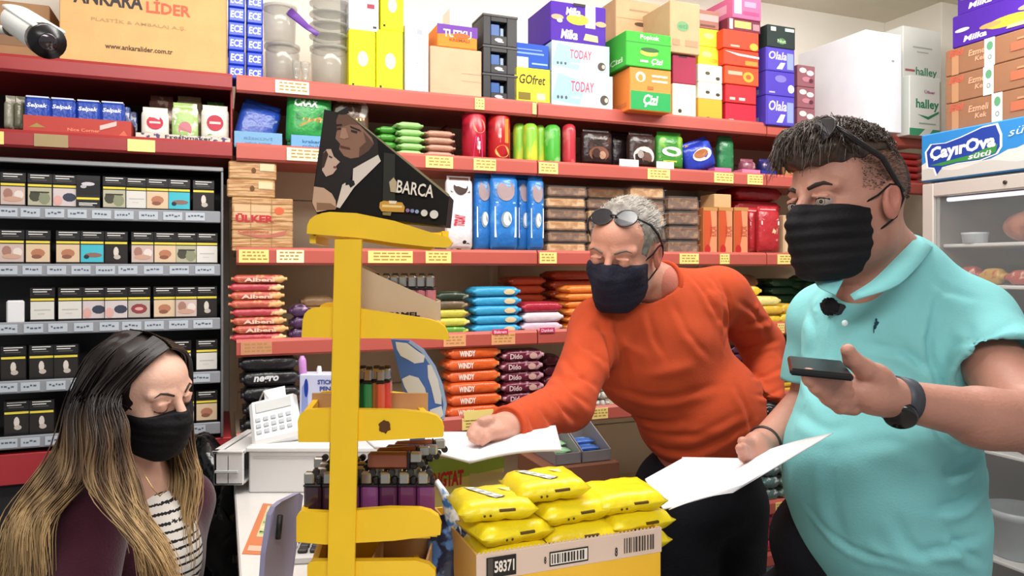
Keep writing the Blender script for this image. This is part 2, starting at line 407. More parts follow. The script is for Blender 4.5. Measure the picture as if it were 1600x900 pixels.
RN = ['top', 'second', 'third', 'fourth', 'bottom']
for r, row in enumerate(rows):
    for i, (a, b, k) in enumerate(row):
        pr = cigpack(k); u = (WALL.u(a, .012)+WALL.u(b, .012))/2
        lb = 'pack with %s, %s from the left on the %s cabinet rail' % (PICS[k][2], NTH[i], RN[r])
        if r == 3 and i > 2 or r == 4 and i > 1: lb = 'pack with %s, %s on the %s cabinet rail' % (PICS[k][2], ('rightmost' if i == len(row)-1 else 'just right of the woman\'s face'), RN[r])
        dz = random.choice((0, 0, .004)); loc = WALL.w(u, .012+random.uniform(0, .006), LZ[r]-.004)
        if pr['used'] == 0: pr['used'] = 1; pr.location = loc; pr['label'] = lb; o = pr
        else: o = dup(pr, loc, WA+random.uniform(-.03, .03), lb)
for o in bpy.data.objects:
    if 'used' in o: del o['used']
# second row of dark packs behind each, seen in the gaps: clear pushers
wt = MB(); wt.box(-.018, .018, 0, .012, 0, .055, plast('#e6e6e8', .3), .004)
o = wt.build('charger_case'); o.location = WALL.w(WALL.u(23, .01), .012, LZ[2]-.004); o.rotation_euler = (0, 0, WA); tag(o, 'small white plastic case left of packs on the third cabinet rail', 'case')
# ---------------- goods ----------------
def face_prints(lst, w, h, par):
    """each line of writing is a part of its own, the other marks one part"""
    rest = [s if s[0] != 't' else None for s in lst]
    if any(rest): prints(rest, w, h).build('printed_marks', par)
    for i, s in enumerate(lst):
        if s[0] == 't': prints([None]*i+[s], w, h).build('lettering', par)
def prints(lst, w, h, y0=-.0006, x0=None, z0=0):
    mb = MB(); x0 = -w/2 if x0 is None else x0
    for i, s in enumerate(lst):
        if s is None: continue
        y = y0-.00015*i; k = s[0]
        if k == 'r': mb.poly([(x0+s[1]*w, z0+s[2]*h), (x0+s[3]*w, z0+s[2]*h), (x0+s[3]*w, z0+s[4]*h), (x0+s[1]*w, z0+s[4]*h)], y, ink(s[5]))
        elif k == 'd': mb.disc(x0+s[1]*w, z0+s[2]*h, s[3]*w, s[4]*h, y, ink(s[5]))
        elif k == 't': mb.text(s[1], x0+s[2]*w, z0+s[3]*h, s[4]*w, s[5]*h, y, ink(s[6]), s[7] if len(s) > 7 else .02, s[8] if len(s) > 8 else 0, s[9] if len(s) > 9 else 0)
        elif k == 'p': mb.poly([(x0+a*w, z0+b*h) for a, b in s[1]], y, ink(s[2]))
        elif k == 'bars':   # bar code
            x = s[1]; R = random.Random(3)
            while x < s[3]-.01:
                e = min(x+R.uniform(.004, .012), s[3]); mb.poly([(x0+x*w, z0+s[2]*h), (x0+e*w, z0+s[2]*h), (x0+e*w, z0+s[4]*h), (x0+x*w, z0+s[4]*h)], y, ink(s[5])); x = e+R.uniform(.004, .01)
    return mb
def carton(F, x0, x1, yt, zb, v, d, m, name, label, cat='box', pr=None, group=None, rz=0, side=None, pn='printed_face', tape=None, extra=None):
    if isinstance(m, str): m = card(m)
    u0, u1 = F.u(x0, v), F.u(x1, v); w = u1-u0; uc = (u0+u1)/2
    h = F.z((x0+x1)/2, yt, v)-zb if yt < 5000 else yt-5000
    r = thing(name, label, cat, F.w(uc, v, zb), F.a+rz, group)
    b = MB().box(-w/2+.0006, w/2-.0006, 0, d, 0, h-.0008, m, .0022)
    b.build('carton_body', r)
    if pr: face_prints(pr, w, h, r)
    if side:    # left side face
        sm = prints(side, d, h, -.0006); MM = MB()
        for i in range(len(sm.mats)): MM.slot(sm.mats[i])
        sm.v = [(-w/2+y+.0003, -x+d/2, z) for x, y, z in sm.v]; sm.build('side_print', r)
    if tape:
        MB().box(-w/2-.0004, w/2+.0004, -.0008, d, h*tape-.0012, h*tape+.0012, ink('#8d6f50'), .0003).build('flap_seam', r)
    return zb+h, r, w, h
S1 = SH[1]-.010
# --- top shelf, from the left
carton(WALL, -70, 78, 0, S1, .06, .25, kraft('#a9825f'), 'kraft_carton', 'brown carton at the far left of the top shelf behind the camera', 'box', [('r', .1, .3, .8, .5, '#8d6a4c')])
carton(WALL, 92, 355, -75, S1, .012, .30, kraft('#d9ac74'), 'kraft_carton', 'big tan carton printed ANKARALİDER on the top left shelf', 'box',
  [('t', 'ANKARA', .28, .575, .40, .125, '#2d2226', .03), ('t', 'LİDER', .635, .56, .27, .125, '#cf5a3c', .03), ('t', 'PLASTİK & AMBALAJ A.Ş.', .46, .395, .56, .045, '#b08f62', .01), ('t', 'www.ankaralider.com.tr', .46, .185, .40, .042, '#4c3526', .02)])
# ECE packs
bp = plast('#1d3fc4', .3); proto = None
for c, (a, b) in enumerate(((356, 383), (384, 413))):
    u0, u1 = WALL.u(a, .004), WALL.u(b, .004); w = u1-u0; z = S1; hh = .0375
    for i in range(7):
        lb = 'small blue pack printed ECE, %s in the %s column' % (ORD[i], ('left', 'right')[c])
        loc = WALL.w((u0+u1)/2+random.uniform(-.001, .001), .004, z)
        if proto is None:
            r = thing('blue_pack', lb, 'pack', loc, WA, 'blue packs stacked beside the tan carton'); MB().box(-w/2+.001, w/2-.001, 0, .09, 0, hh-.001, bp, .003).build('wrapper', r)
            prints([('t', 'ECE', .5, .5, .72, .5, '#dfe8ff', .03, .1)], w, hh).build('lettering', r); proto = r
        else: dup(proto, loc, None, lb)
        z += hh
# clear jars
jm = mat('#b8b5aa', rough=.1, alpha=.26, spec=.9, name='clear_jar'); jl = mat('#b4b6ae', rough=.2, alpha=.42, name='clear_lid')
def jar(px, v, zb, r_, h, label, lid=True, nm='plastic_jar', taper=.92):
    u = WALL.u(px, v+r_); t = thing(nm, label, 'jar', WALL.w(u, v+r_, zb), WA, 'clear jars on the top shelf')
    MB().lathe([(r_*taper*.9, 0), (r_*taper, .004), (r_, h*.85), (r_*.93, h*.93), (r_*.93, h*.97), (r_*.90, h*.97), (r_*.90, h*.9), (r_*.96, h*.84), (r_*taper*.96, .008)], jm, 24).build('jar_body', t, True)
    if lid: MB().lathe([(r_*.95, h*.955), (r_*1.04, h*.96), (r_*1.05, h*1.03), (r_*.9, h*1.05), (.001, h*1.05)], jl, 24).build('lid', t, True)
    return zb+h*1.055
z = jar(441, .03, S1, .046, .115, 'clear plastic jar with lid, bottom jar right of the blue packs'); jar(437, .03, z, .045, .10, 'clear plastic jar on top of another, right of the blue packs')
z = jar(515, .0, S1, .052, .115, 'wide clear jar with grey lid beside the yellow boxes')
for i in range(4):
    z0 = z+i*.031; t = thing('stacked_tub', 'clear round tub, %s of the stack above the wide jar' % ORD[i], 'tub', WALL.w(WALL.u(515, .05), .05, z0), WA, 'clear tubs stacked above the jar')
    MB().lathe([(.040, 0), (.046, .002), (.044, .024), (.055, .025), (.055, .029), (.04, .030)], jl, 24).build('rim', t, True)
for i, px in enumerate((463, 477)):
    t = MB().lathe([(.011, 0), (.012, .001), (.006, .008), (.010, .03), (.014, .06), (.012, .06), (.008, .03), (.002, .01)], jm, 16, cap=False).build('small_glass', None, True); t.location = WALL.w(WALL.u(px, -.0), .0+.002, S1); tag(t, 'small clear glass, %s of two before the jars' % ('left', 'right')[i], 'glass', 'small glasses on the top shelf')
mb = MB(); pth = [P(451, 17, 2.0), P(462, 26, 1.985), P(480, 42, 1.98), P(497, 54, 1.97)]
mb.tube(pth, [.012, .011, .008, .006], plast('#6a3c9c'), 8, .15, (0, -1, .2)); o = mb.build('purple_scoop', None, True); tag(o, 'purple plastic scoop handle leaning between the clear jars', 'scoop')
white = '#eceaf0'; yel = '#f2ea1f'
zt = {}
zA, _, _, _ = carton(WALL, 545, 587, 47, S1, .0, .16, yel, 'yellow_box', 'bright yellow box with round sticker, bottom left of the yellow boxes', 'box', [('d', .52, .52, .2, .13, '#f3f3b8'), ('r', .12, .06, .2, .10, '#3a3a20'), ('r', .3, .05, .8, .07, '#b9b020')], 'yellow boxes on the top shelf')
zB, _, _, _ = carton(WALL, 588, 630, 47, S1, .0, .16, yel, 'yellow_box', 'bright yellow box with round sticker, bottom right of the yellow boxes', 'box', [('d', .52, .5, .2, .13, '#f3f3b8'), ('r', .12, .06, .2, .10, '#3a3a20'), ('r', .3, .05, .8, .07, '#b9b020')], 'yellow boxes on the top shelf')
carton(WALL, 545, 592, -40, zA, .0, .16, white, 'white_box', 'white box with a small red mark on a yellow box', 'box', [('r', .6, .40, .85, .48, '#a23c4c'), ('r', .8, .05, .92, .09, '#444444')])
carton(WALL, 595, 631, -40, zB, .004, .16, yel, 'yellow_box', 'upper bright yellow box standing on another yellow box', 'box', [('d', .5, .45, .2, .13, '#f3f3b8'), ('r', .1, .06, .2, .10, '#3a3a20')], 'yellow boxes on the top shelf')
carton(WALL, 633, 670, 38, S1, .0, .14, '#e9e9f4', 'white_box', 'tall narrow white box right of the yellow boxes', 'box', [('r', .5, .86, .72, .93, '#a9aebc'), ('r', .5, .75, .72, .82, '#c0c4d0'), ('d', .5, .45, .02, .01, '#888888')])
zC, _, _, _ = carton(WALL, 672, 753, 75, S1, .0, .24, kraft('#cdab8c'), 'kraft_carton', 'plain tan carton under the orange and purple packet', 'box', [('r', .6, .35, .98, .36, '#b39172'), ('r', .6, .5, .98, .51, '#b39172')])
zD, _, _, _ = carton(WALL, 683, 746, 40, zC, .0, .12, '#f0882c', 'snack_box', 'orange and purple box on the plain tan carton', 'box', [('p', [(0, .55), (.4, .62), (1, .5), (1, 1), (0, 1)], '#6d3aa0'), ('t', 'TUTKU', .5, .62, .7, .34, '#f6dcc0', .03), ('d', .6, .55, .22, .12, '#c8642c'), ('t', 'KREMALI', .55, .35, .5, .14, '#a04a20')])
carton(WALL, 703, 738, 12, zD, .01, .08, '#e3e3ea', 'white_box', 'small white box on top of the orange and purple box', 'box', [('r', .1, .1, .9, .12, '#c9c9d2')])
# black display boxes
zb = S1
for i in range(3):
    u0, u1 = WALL.u(755, -.004), WALL.u(808, -.004); w = u1-u0; h = [.083, .083, .092][i]
    t = thing('black_display_box', 'black box with a window of blue packets, %s of three' % ['bottom', 'middle', 'top'][i], 'box', WALL.w((u0+u1)/2, -.004, zb), WA, 'black display boxes on the top shelf')
    k = mat('#1f1d20', rough=.45, name='black_card'); mb = MB()
    mb.box(-w/2, -w*.28, 0, .18, 0, h-.004, k); mb.box(w*.20, w/2, 0, .18, 0, h-.004, k); mb.box(-w*.28, w*.20, 0, .18, 0, h*.32, k); mb.box(-w*.28, w*.20, 0, .18, h*.76, h-.004, k); mb.box(-w*.28, w*.20, .03, .18, h*.32, h*.76, k)
    mb.build('box_body', t); MB().box(-w/2-.002, w/2+.002, -.002, .182, h-.008, h-.001, mat('#3a3839', rough=.4), .001).build('rim', t)
    MB().box(-w*.24, w*.02, .012, .03, h*.34, h*.72, plast('#26569c')).build('packet', t); MB().box(w*.05, w*.15, .014, .03, h*.34, h*.62, plast('#8fa5b8')).build('packet', t)
    prints([('d', .45, .18, .12, .06, '#b9b9c2'), ('r', .42, .1, .6, .14, '#b9b9c2')], w, h).build('printed_mark', t); zb += h
zE, _, _, _ = carton(WALL, 803, 860, 106, S1, -.004, .16, '#efd934', 'wafer_box', 'yellow box printed GOfret on the top shelf', 'box', [('t', 'GOfret', .5, .68, .72, .26, '#3b3012', .02, .2), ('r', .12, .12, .45, .32, '#7c6a1a'), ('r', .62, .14, .85, .32, '#e9dfa4')])
carton(WALL, 803, 858, 68, zE, .0, .15, '#2450b4', 'blue_box', 'blue box resting on the yellow box', 'box', [('r', .05, .55, .85, .62, '#7d9fe0'), ('r', .05, .72, .8, .76, '#7d9fe0'), ('r', 0, 0, .4, .42, '#cfd4e6'), ('r', .5, .15, .95, .22, '#8fb0ea')])
tod = [('r', .0, .0, 1, 1, '#b4ccdc'), ('p', [(.0, .2), (.45, .1), (.55, .75), (.1, .95)], '#98c4da'), ('t', 'TODAY', .5, .62, .38, .3, '#c0506a', .02, .1), ('r', .32, .28, .55, .33, '#bcd0dc'), ('d', .1, .28, .02, .05, '#56575e'), ('d', .16, .28, .02, .05, '#56575e'), ('d', .23, .28, .02, .05, '#56575e'), ('d', .86, .3, .07, .14, '#4d4038'), ('d', .89, .3, .03, .07, '#c9bcae')]
zF, _, _, _ = carton(WALL, 862, 957, 115, S1, -.006, .18, '#b4ccdc', 'pale_blue_box', 'pale blue box printed TODAY, lower of the two', 'box', tod, 'pale blue boxes on the top shelf')
zG, _, _, _ = carton(WALL, 862, 952, 68, zF, -.004, .18, '#b4ccdc', 'pale_blue_box', 'pale blue box printed TODAY under the purple box', 'box', tod, 'pale blue boxes on the top shelf')
milka = [('r', .62, .42, .8, .98, '#f4f2f6'), ('d', .48, .6, .2, .14, '#e9b63e'), ('t', 'Milka', .4, .78, .26, .2, '#f6f2fb', .03, .2), ('t', 'Milka', .33, .2, .3, .24, '#f6f2fb', .03, .2), ('d', .12, .6, .11, .07, '#caa07c'), ('d', .16, .52, .05, .05, '#efe6d8'), ('d', .9, .55, .1, .07, '#caa07c'), ('p', [(.58, .1), (.85, .08), (.84, .24), (.62, .27)], '#e3c48c'), ('r', .4, .93, .62, 1.0, '#2c2030')]
carton(WALL, 860, 947, 6, zG, .0, .18, '#4a1f9e', 'purple_box', 'purple box printed Milka on the pale blue boxes', 'box', milka)
zH, _, _, _ = carton(WALL, 984, 1049, 107, S1, -.055, .2, '#ee8a3e', 'biscuit_box', 'orange and green box under the bright green box', 'box', [('r', .02, .02, .98, .45, '#1e9a4c'), ('t', 'Çizi', .5, .24, .36, .3, '#f2f6ee', .03, .25), ('d', .25, .78, .12, .12, '#f6d8b4'), ('d', .25, .76, .06, .08, '#ee8a3e'), ('r', .52, .8, .9, .85, '#f6d8b4'), ('r', .52, .68, .9, .73, '#f6d8b4'), ('r', .42, .5, .56, .58, '#a86428')], side=[('r', .15, .7, .3, .82, '#b45a28'), ('r', .6, .1, .9, .2, '#d87a40')])
carton(WALL, 978, 1049, 51, zH, -.06, .2, '#3fae3a', 'cake_box', 'bright green box printed Popkek on the orange box', 'box', [('r', 0, .68, 1, .70, '#2b8a2c'), ('t', 'Popkek', .52, .84, .42, .17, '#e6f6d8', .02), ('t', 'Çizi', .68, .17, .26, .2, '#e6f6d8', .03, .25), ('d', .5, .42, .2, .1, '#b9e04a'), ('d', .52, .5, .2, .07, '#2a5c24'), ('r', .3, .14, .48, .2, '#d8efc8')], side=[('t', 'Çizi', .7, .2, .4, .2, '#cfe8c0', .03)])
# behind the green boxes a support so the tan carton stands high
zI, _, _, _ = carton(WALL, 962, 1036, 66, S1, .15, .2, kraft('#b08a68'), 'kraft_carton', 'tan carton mostly hidden behind the orange and green boxes', 'box')
carton(WALL, 962, 1032, 1, zI, .145, .2, kraft('#c9a17e'), 'kraft_carton', 'tan carton with a hand hole behind the green box', 'box', [('r', .3, .72, .75, .77, '#a1805f'), ('r', 0, .52, 1, .53, '#a37f5c'), ('d', .55, .42, .14, .05, '#5d4632'), ('r', .15, .12, .4, .18, '#aa8767'), ('r', .55, .08, .85, .2, '#b29070')])
zJ, _, _, _ = carton(WALL, 1051, 1088, 131, S1, -.005, .2, '#f2ecc4', 'cream_box', 'cream box under the crimson box on the top shelf', 'box', [('d', .3, .2, .08, .06, '#3a3424'), ('r', .75, .1, .77, .5, '#c9c29c')])
zK, _, _, _ = carton(WALL, 1051, 1088, 86, zJ, -.005, .2, '#9c2c48', 'crimson_box', 'crimson box between the cream box and the tall tan carton', 'box', [('r', .25, .9, .6, .97, '#43141e')])
carton(WALL, 1047, 1094, 3, zK, -.02, .2, kraft('#c4a27e'), 'kraft_carton', 'tall tan carton with a green printed mark', 'box', [('d', .42, .52, .2, .1, '#6f9a6c'), ('t', 'eti', .42, .52, .3, .09, '#4e8c57', .03), ('r', .08, .14, .32, .26, '#a88766'), ('r', .5, .14, .92, .26, '#a88766')], side=[('r', .3, .2, .7, .24, '#a88766')])
z = S1
for i, (yt, c, lb, pr) in enumerate(((155, '#e3a233', 'orange-yellow box at the bottom beside the red boxes', [('d', .4, .1, .1, .08, '#4a3010')]), (129, '#ece6d2', 'lower white box with brown dots beside the red boxes', [('d', .38, .4, .09, .1, '#4a3a26'), ('d', .8, .3, .09, .1, '#4a3a26')]), (101, '#efe9d6', 'upper white box with brown dots beside the red boxes', [('d', .38, .5, .1, .1, '#5a4a30'), ('d', .8, .25, .09, .1, '#4a3a26')]), (73, '#efd634', 'lower yellow wrapped packet between the tan carton and red boxes', [('d', .4, .6, .25, .15, '#f6ea80'), ('d', .7, .3, .2, .12, '#d8ac20')]), (45, '#f0d83a', 'upper yellow wrapped packet between the tan carton and red boxes', [('d', .5, .6, .25, .15, '#f6ea80')]), (16, '#9c6a5c', 'brown and pink box above the yellow packets', [('r', .05, .4, .95, .75, '#c99a96'), ('r', .1, .1, .8, .2, '#6a4038')]))):
    z, _, _, _ = carton(WALL, 1091, 1129-(5 if i > 2 else 0), yt, z, .0+(.02 if i > 2 else 0), .18, c, 'snack_box', lb, 'box', pr)
z = S1
for i, (a, yt, c, lb, pr) in enumerate(((1134, 162, '#c4243a', 'crimson box at the bottom of the red boxes', [('r', .1, .1, .25, .2, '#e8a0a0')]), (1134, 133, '#cd2b34', 'deep red box second from the bottom of the red boxes', [('r', .12, .15, .3, .3, '#e8b0a8'), ('r', .42, .15, .62, .3, '#e8c8b8')]), (1133, 104, '#e2502a', 'orange-red box with a ring print in the red boxes', [('d', .68, .45, .16, .28, '#e8a433'), ('d', .68, .45, .08, .14, '#cd5a28'), ('r', .08, .5, .5, .7, '#f0a58c')]), (1131, 78, '#e2452c', 'orange-red box with a white swoosh in the red boxes', [('p', [(.02, .85), (.4, .62), (1, .55), (1, .68), (.4, .75)], '#f6e2d8'), ('r', .6, .08, .95, .35, '#e08a34')]), (1130, 48, '#e0452a', 'uppermost orange-red box of the red boxes', [('r', .2, .1, .45, .2, '#f0a890'), ('d', .85, .2, .12, .2, '#eea83c')]))):
    z, _, _, _ = carton(WALL, a, 1186-(4 if i < 2 else 0), yt, z, -.004*i, .18, c, 'red_box', lb, 'box', pr)
z, _, _, _ = carton(WALL, 1137, 1189, 30, z, -.01, .16, '#6f2c3c', 'chocolate_box', 'maroon box with a gold patch under the pink box', 'box', [('r', .2, .25, .7, .8, '#e3b46a'), ('r', .05, .1, .15, .9, '#e8d0d4'), ('r', .75, .2, .95, .7, '#a8808a')])
carton(WALL, 1145, 1190, -4, z, -.012, .16, '#cf6690', 'pink_box', 'pink box at the very top above the red boxes', 'box', [('r', .05, .2, .3, 1, '#efc4d4'), ('r', .4, .55, .8, .8, '#dc94b0'), ('r', .35, .2, .9, .35, '#b04a78')], side=[('r', .2, .3, .8, .7, '#dca0b4')])
z = S1
pur = [('r', .05, .05, .95, .95, '#5346b4'), ('t', 'Olala', .4, .66, .62, .34, '#d8d0f4', .02, .2), ('r', .72, .12, .94, .8, '#8a9ac8'), ('p', [(.35, .1), (.55, .1), (.66, .38), (.5, .38)], '#d8e4e4')]
for i, (yt, pr, lb) in enumerate(((150, pur, 'bottom purple box of the purple stack with white lettering'), (112, [('d', .86, .32, .11, .17, '#e8e4f4'), ('d', .5, .7, .2, .15, '#7a70c8'), ('r', .1, .1, .3, .16, '#b4ace0')], 'middle purple box of the stack with a round white mark'), (75, pur, 'upper purple box with white lettering under the black box'))):
    z, _, _, _ = carton(WALL, 1197, 1242, yt, z, -.02, .18, '#4c3cae', 'purple_box', lb, 'box', pr, side=[('d', .5, .6, .22, .18, '#b4a8dc'), ('r', .2, .1, .8, .3, '#7a88b0')])
carton(WALL, 1199, 1243, 40, z, -.02, .18, '#23302e', 'black_green_box', 'black and green box on top of the purple stack', 'box', [('r', .12, .72, .3, .9, '#c8d0c8'), ('r', .62, .76, .94, .9, '#c8d0c8'), ('d', .5, .3, .15, .14, '#4c7a4c'), ('t', 'Nut', .5, .3, .3, .16, '#b4c8a0')], side=[('r', .3, .4, .7, .7, '#8a8c88')])
z = S1
for i, yt in enumerate((169, 136, 102)):
    z, _, _, _ = carton(WALL, 1246, 1274, yt, z, .03, .15, '#8f5a62', 'floral_box', 'dusty pink mottled box, %s of three beside the purple stack' % ['bottom', 'middle', 'top'][i], 'box', [('d', .3, .75, .2, .12, '#e3d6cc'), ('d', .7, .65, .2, .12, '#e8dcd2'), ('d', .5, .35, .25, .12, '#b87c88'), ('d', .75, .3, .12, .1, '#7c9a5c' if i == 0 else '#5a3038')], 'dusty pink boxes on the top shelf')
carton(WALL, 1352, 1409, 50, S1, -.07, .33, '#edf0f6', 'white_carton', 'large blank white carton on the right of the top shelf', 'box', [('d', .75, .72, .04, .012, '#a9adb4')])
halley = [('t', 'halley', .6, .36, .6, .14, '#3b9068', .02), ('r', .25, .75, .75, .77, '#b0b8b0'), ('r', .35, .69, .65, .70, '#b0b8b0'), ('r', .05, .46, .3, .48, '#b0585c')]
zL, _, _, _ = carton(WALL, 1411, 1468, 125, S1, .03, .22, '#dde3de', 'white_green_carton', 'white carton hidden behind the small halley carton', 'box')
carton(WALL, 1411, 1471, 44, zL, .03, .22, '#e3e6e0', 'white_green_carton', 'upper white carton printed halley in green', 'box', [('t', 'halley', .6, .14, .55, .2, '#3b9068', .02), ('r', .25, .6, .75, .63, '#b0b8b0'), ('r', .35, .52, .65, .54, '#b0b8b0'), ('r', .05, .14, .3, .18, '#b0585c')])
carton(WALL, 1421, 1469, 120, S1, -.06, .07, '#e6ebe4', 'white_green_carton', 'lower white carton with large green halley lettering', 'box', [('t', 'halley', .58, .52, .75, .2, '#2f8a60', .03), ('p', [(.25, .36), (.6, .33), (.95, .44), (.95, .40), (.6, .28)], '#2f8a60'), ('r', 0, 0, 1, .12, '#3f9a70'), ('p', [(.3, 0), (.6, 0), (.75, .12), (.5, .12)], '#dfe8e0'), ('r', .3, .2, .85, .22, '#9ab0a4'), ('t', 'Ülker', .65, .75, .35, .06, '#a04a80')])
# --- second shelf, left bay
S2 = SH[2]-.010
for i, px in enumerate((12, 28)):
    o = MB().pillow(.022, .05, .10, foil(('#8f8d7c', '#6c6a54')[i], '#c9c6b8', 40), 'z', seed=i).build('seed_sachet', None, True); o.location = WALL.w(WALL.u(px, .03), .03, S2); o.rotation_euler = (0, 0, WA)
    tag(o, 'grey sachet standing at the left end of the second shelf, %s one' % ('left', 'right')[i], 'sachet', 'grey sachets at the left end')
def tray(F, x0, x1, h, zb, v, d, m, name, label, pr=None, t=.0025, cat='tray', ends=1.0):
    if isinstance(m, str): m = card(m)
    u0, u1 = F.u(x0, v), F.u(x1, v); w = u1-u0; r = thing(name, label, cat, F.w((u0+u1)/2, v, zb), F.a)
    MB().box(-w/2, w/2, 0, d, 0, t, m, .0005).build('tray_base', r); MB().box(-w/2, w/2, 0, t, t, h, m, .0005).build('front_wall', r)
    MB().box(-w/2, w/2, d-t, d, t, h*ends, m, .0005).build('rear_wall', r)
    MB().box(-w/2, -w/2+t, t, d-t, t, h*ends, m, .0005).build('side_wall', r); MB().box(w/2-t, w/2, t, d-t, t, h*ends, m, .0005).build('side_wall', r)
    if pr: prints(pr, w, h).build('printed_face', r)
    return r, w
r, w = tray(WALL, 36, 205, .048, S2, .004, .17, '#b5453c', 'red_tray', 'red cardboard tray holding blue tissue packs', [('p', [(.05, .4), (.12, .62), (.2, .42)], '#a08a4c'), ('t', 'Nice Corner', .55, .4, .3, .16, '#f08a70'), ('p', [(.7, .45), (.86, .72), (.86, .95), (.7, .68)], '#e6b9b4'), ('p', [(.86, .1), (.98, .1), (.93, .5)], '#d6684c')])
selp = None
for i, (a, b) in enumerate(((38, 75), (77, 115), (117, 155), (157, 192))):
    u0, u1 = WALL.u(a, .012), WALL.u(b, .012); w = .054; lb = 'blue tissue pack printed Selpak, %s from the left in the red tray' % NTH[i]
    if selp is None:
        selp = thing('tissue_pack', lb, 'pack', WALL.w((u0+u1)/2, .02, S2+.004), WA, 'blue tissue packs in the red tray')
        MB().box(-w/2, w/2, 0, .028, 0, .092, foil('#1e43a8'), .007).build('wrapper', selp, False)
        MB().box(-w/2+.003, w/2-.003, .002, .026, .090, .094, plast('#d4dcf0'), .001).build('top_seal', selp)
        prints([('t', 'Selpak', .5, .76, .78, .14, '#e6ecfa', .03, .2), ('d', .5, .34, .27, .17, '#9fd0ea'), ('d', .5, .36, .17, .1, '#c8e8f6')], w, .092).build('lettering', selp)
        selp.rotation_euler = (.0, 0, WA)
    else: dup(selp, WALL.w((u0+u1)/2, .02+random.uniform(0, .004), S2+.004), WA+random.uniform(-.06, .06), lb)
for i in range(2):
    o = MB().box(-.012, .012, 0, .05, 0, .088, foil('#3a4f8c', '#c9ccd8', 50), .003).build('tissue_pack'); o.location = WALL.w(WALL.u(196+i*7, .05), .045+.055*i, S2+.004); o.rotation_euler = (0, 0, WA+.15)
    tag(o, 'blue tissue pack turned edge-on at the right of the tray, %s' % ('front', 'rear')[i], 'pack', 'blue tissue packs in the red tray')
tray(WALL, 212, 360, .022, S2, .004, .12, mat('#cfc7b8', rough=.5, col2='#4a3c6c', vscale=90, th=.56, soft=.03, name='flower_print'), 'floral_tray', 'floral printed tray of chewy sweets bags', [('t', 'Freshmaker', .55, .72, .5, .4, '#3b3a4c', .02)])
def pouch(F, x0, x1, yt, v, d, zb, m, name, label, cat='bag', pr=None, group=None, rz=0, tilt=0, roll=0, seed=0, crimp=.012):
    u0, u1 = F.u(x0, v), F.u(x1, v); w = u1-u0; h = F.z((x0+x1)/2, yt, v)-zb
    r = thing(name, label, cat, F.w((u0+u1)/2, v, zb), F.a+rz, group); r.rotation_euler = (tilt, roll, F.a+rz)
    MB().pillow(w, d, h, m, 'z', crimp, seed).build('bag_body', r, True)
    if pr:
        p = prints(pr, w*.9, h, 0)
        # wrap the print on the bulge of the bag
        V = []
        for x, y, z in p.v:
            e = max(0, min(z, h-z)-crimp)/h; th = min(1, .05+.95*(max(e*h, 0)/(crimp*1.5+.1*min(d, w)))**.5)
            k = min(1, abs(x)/(w/2)); b = (1-k**2.6)**(1/2.6) if k < 1 else 0
            V.append((x, d/2-d/2*th*b*1.03-.0012+y*.6, z))
        p.v = V; p.build('printed_face', r)
    return r
bk = dict(group='sweet bags in the floral tray')
circ = lambda c: [('r', .05, .05, .95, .82, '#ece8e0'), ('d', .5, .55, .33, .2, c), ('r', .28, .52, .72, .58, '#f0c8c8'), ('d', .3, .18, .14, .09, '#7fae5c'), ('d', .7, .16, .14, .08, '#e0b46a')]
pouch(WALL, 220, 264, 167, .02, .02, S2+.004, foil('#e4ded2'), 'sweets_bag', 'white bag with a red oval, left of three in the floral tray', pr=circ('#c0344a'), **bk)
pouch(WALL, 268, 310, 160, .02, .02, S2+.004, foil('#a8c878', '#e8e8d8'), 'sweets_bag', 'green and white bag, middle of three in the floral tray', pr=[('r', .05, .05, .95, .55, '#e6e6e0'), ('d', .5, .35, .28, .18, '#c9808a'), ('r', .05, .75, .95, .85, '#8ec24e')], **bk)
pouch(WALL, 314, 358, 164, .02, .02, S2+.004, foil('#e4ded2'), 'sweets_bag', 'white bag with a red circle, right of three in the floral tray', pr=circ('#b8384a'), **bk)
for i, (a, b, yt, c) in enumerate(((232, 272, 146, '#6b4a40'), (275, 316, 147, '#9a8a68'), (322, 352, 156, '#4c8a3c'))):
    pouch(WALL, a, b, yt, .075, .02, S2+.004, foil(c, '#b49a88', 30), 'sweets_bag', ['brown bag behind the white bags, left', 'olive bag behind the white bags, middle', 'dark green bag behind the white bags, right'][i]+' in the floral tray', tilt=-.1, seed=i, **bk)
tray(WALL, 366, 441, .042, S2, .004, .16, '#78a6cc', 'light_blue_tray', 'light blue cardboard tray holding a blue bag', [('t', 'BİSKÜVİ', .5, .6, .6, .2, '#5c88b4'), ('t', 'çubuk kraker', .5, .3, .55, .14, '#5c88b4')])
pouch(WALL, 360, 425, 150, .03, .04, S2+.004, foil('#2148a6', '#dfe6f2', 14, .62), 'blue_snack_bag', 'blue snack bag sagging in the light blue tray', roll=.25, tilt=-.15, seed=4)
sticks = [('p', [(.0, .1), (.7, .0), (1, .45), (.75, .55), (.3, .4)], '#caa05c')]+[('p', [(.1+.09*i, .06+.02*(i % 3)), (.13+.09*i, .05), (.38+.07*i, .5), (.35+.07*i, .52)], ('#e3bd7a', '#b8843e')[i % 2]) for i in range(8)]
tray(WALL, 455, 512, .040, S2, -.004, .14, '#6fa3d2', 'light_blue_tray', 'light blue tray under the green crisps bag', [('t', 'kraker', .55, .6, .5, .22, '#39648c'), ('t', 'cubuk', .55, .3, .5, .2, '#4c78a4')])
pouch(WALL, 446, 517, 141, .012, .05, S2+.012, foil('#2f9a48', '#1e7436', 12), 'green_stick_snack_bag', 'green snack bag with stick cracker picture in a blue tray', pr=sticks+[('t', 'CRAX', .42, .78, .6, .16, '#e8f4e4', .04, .2)], roll=.04)
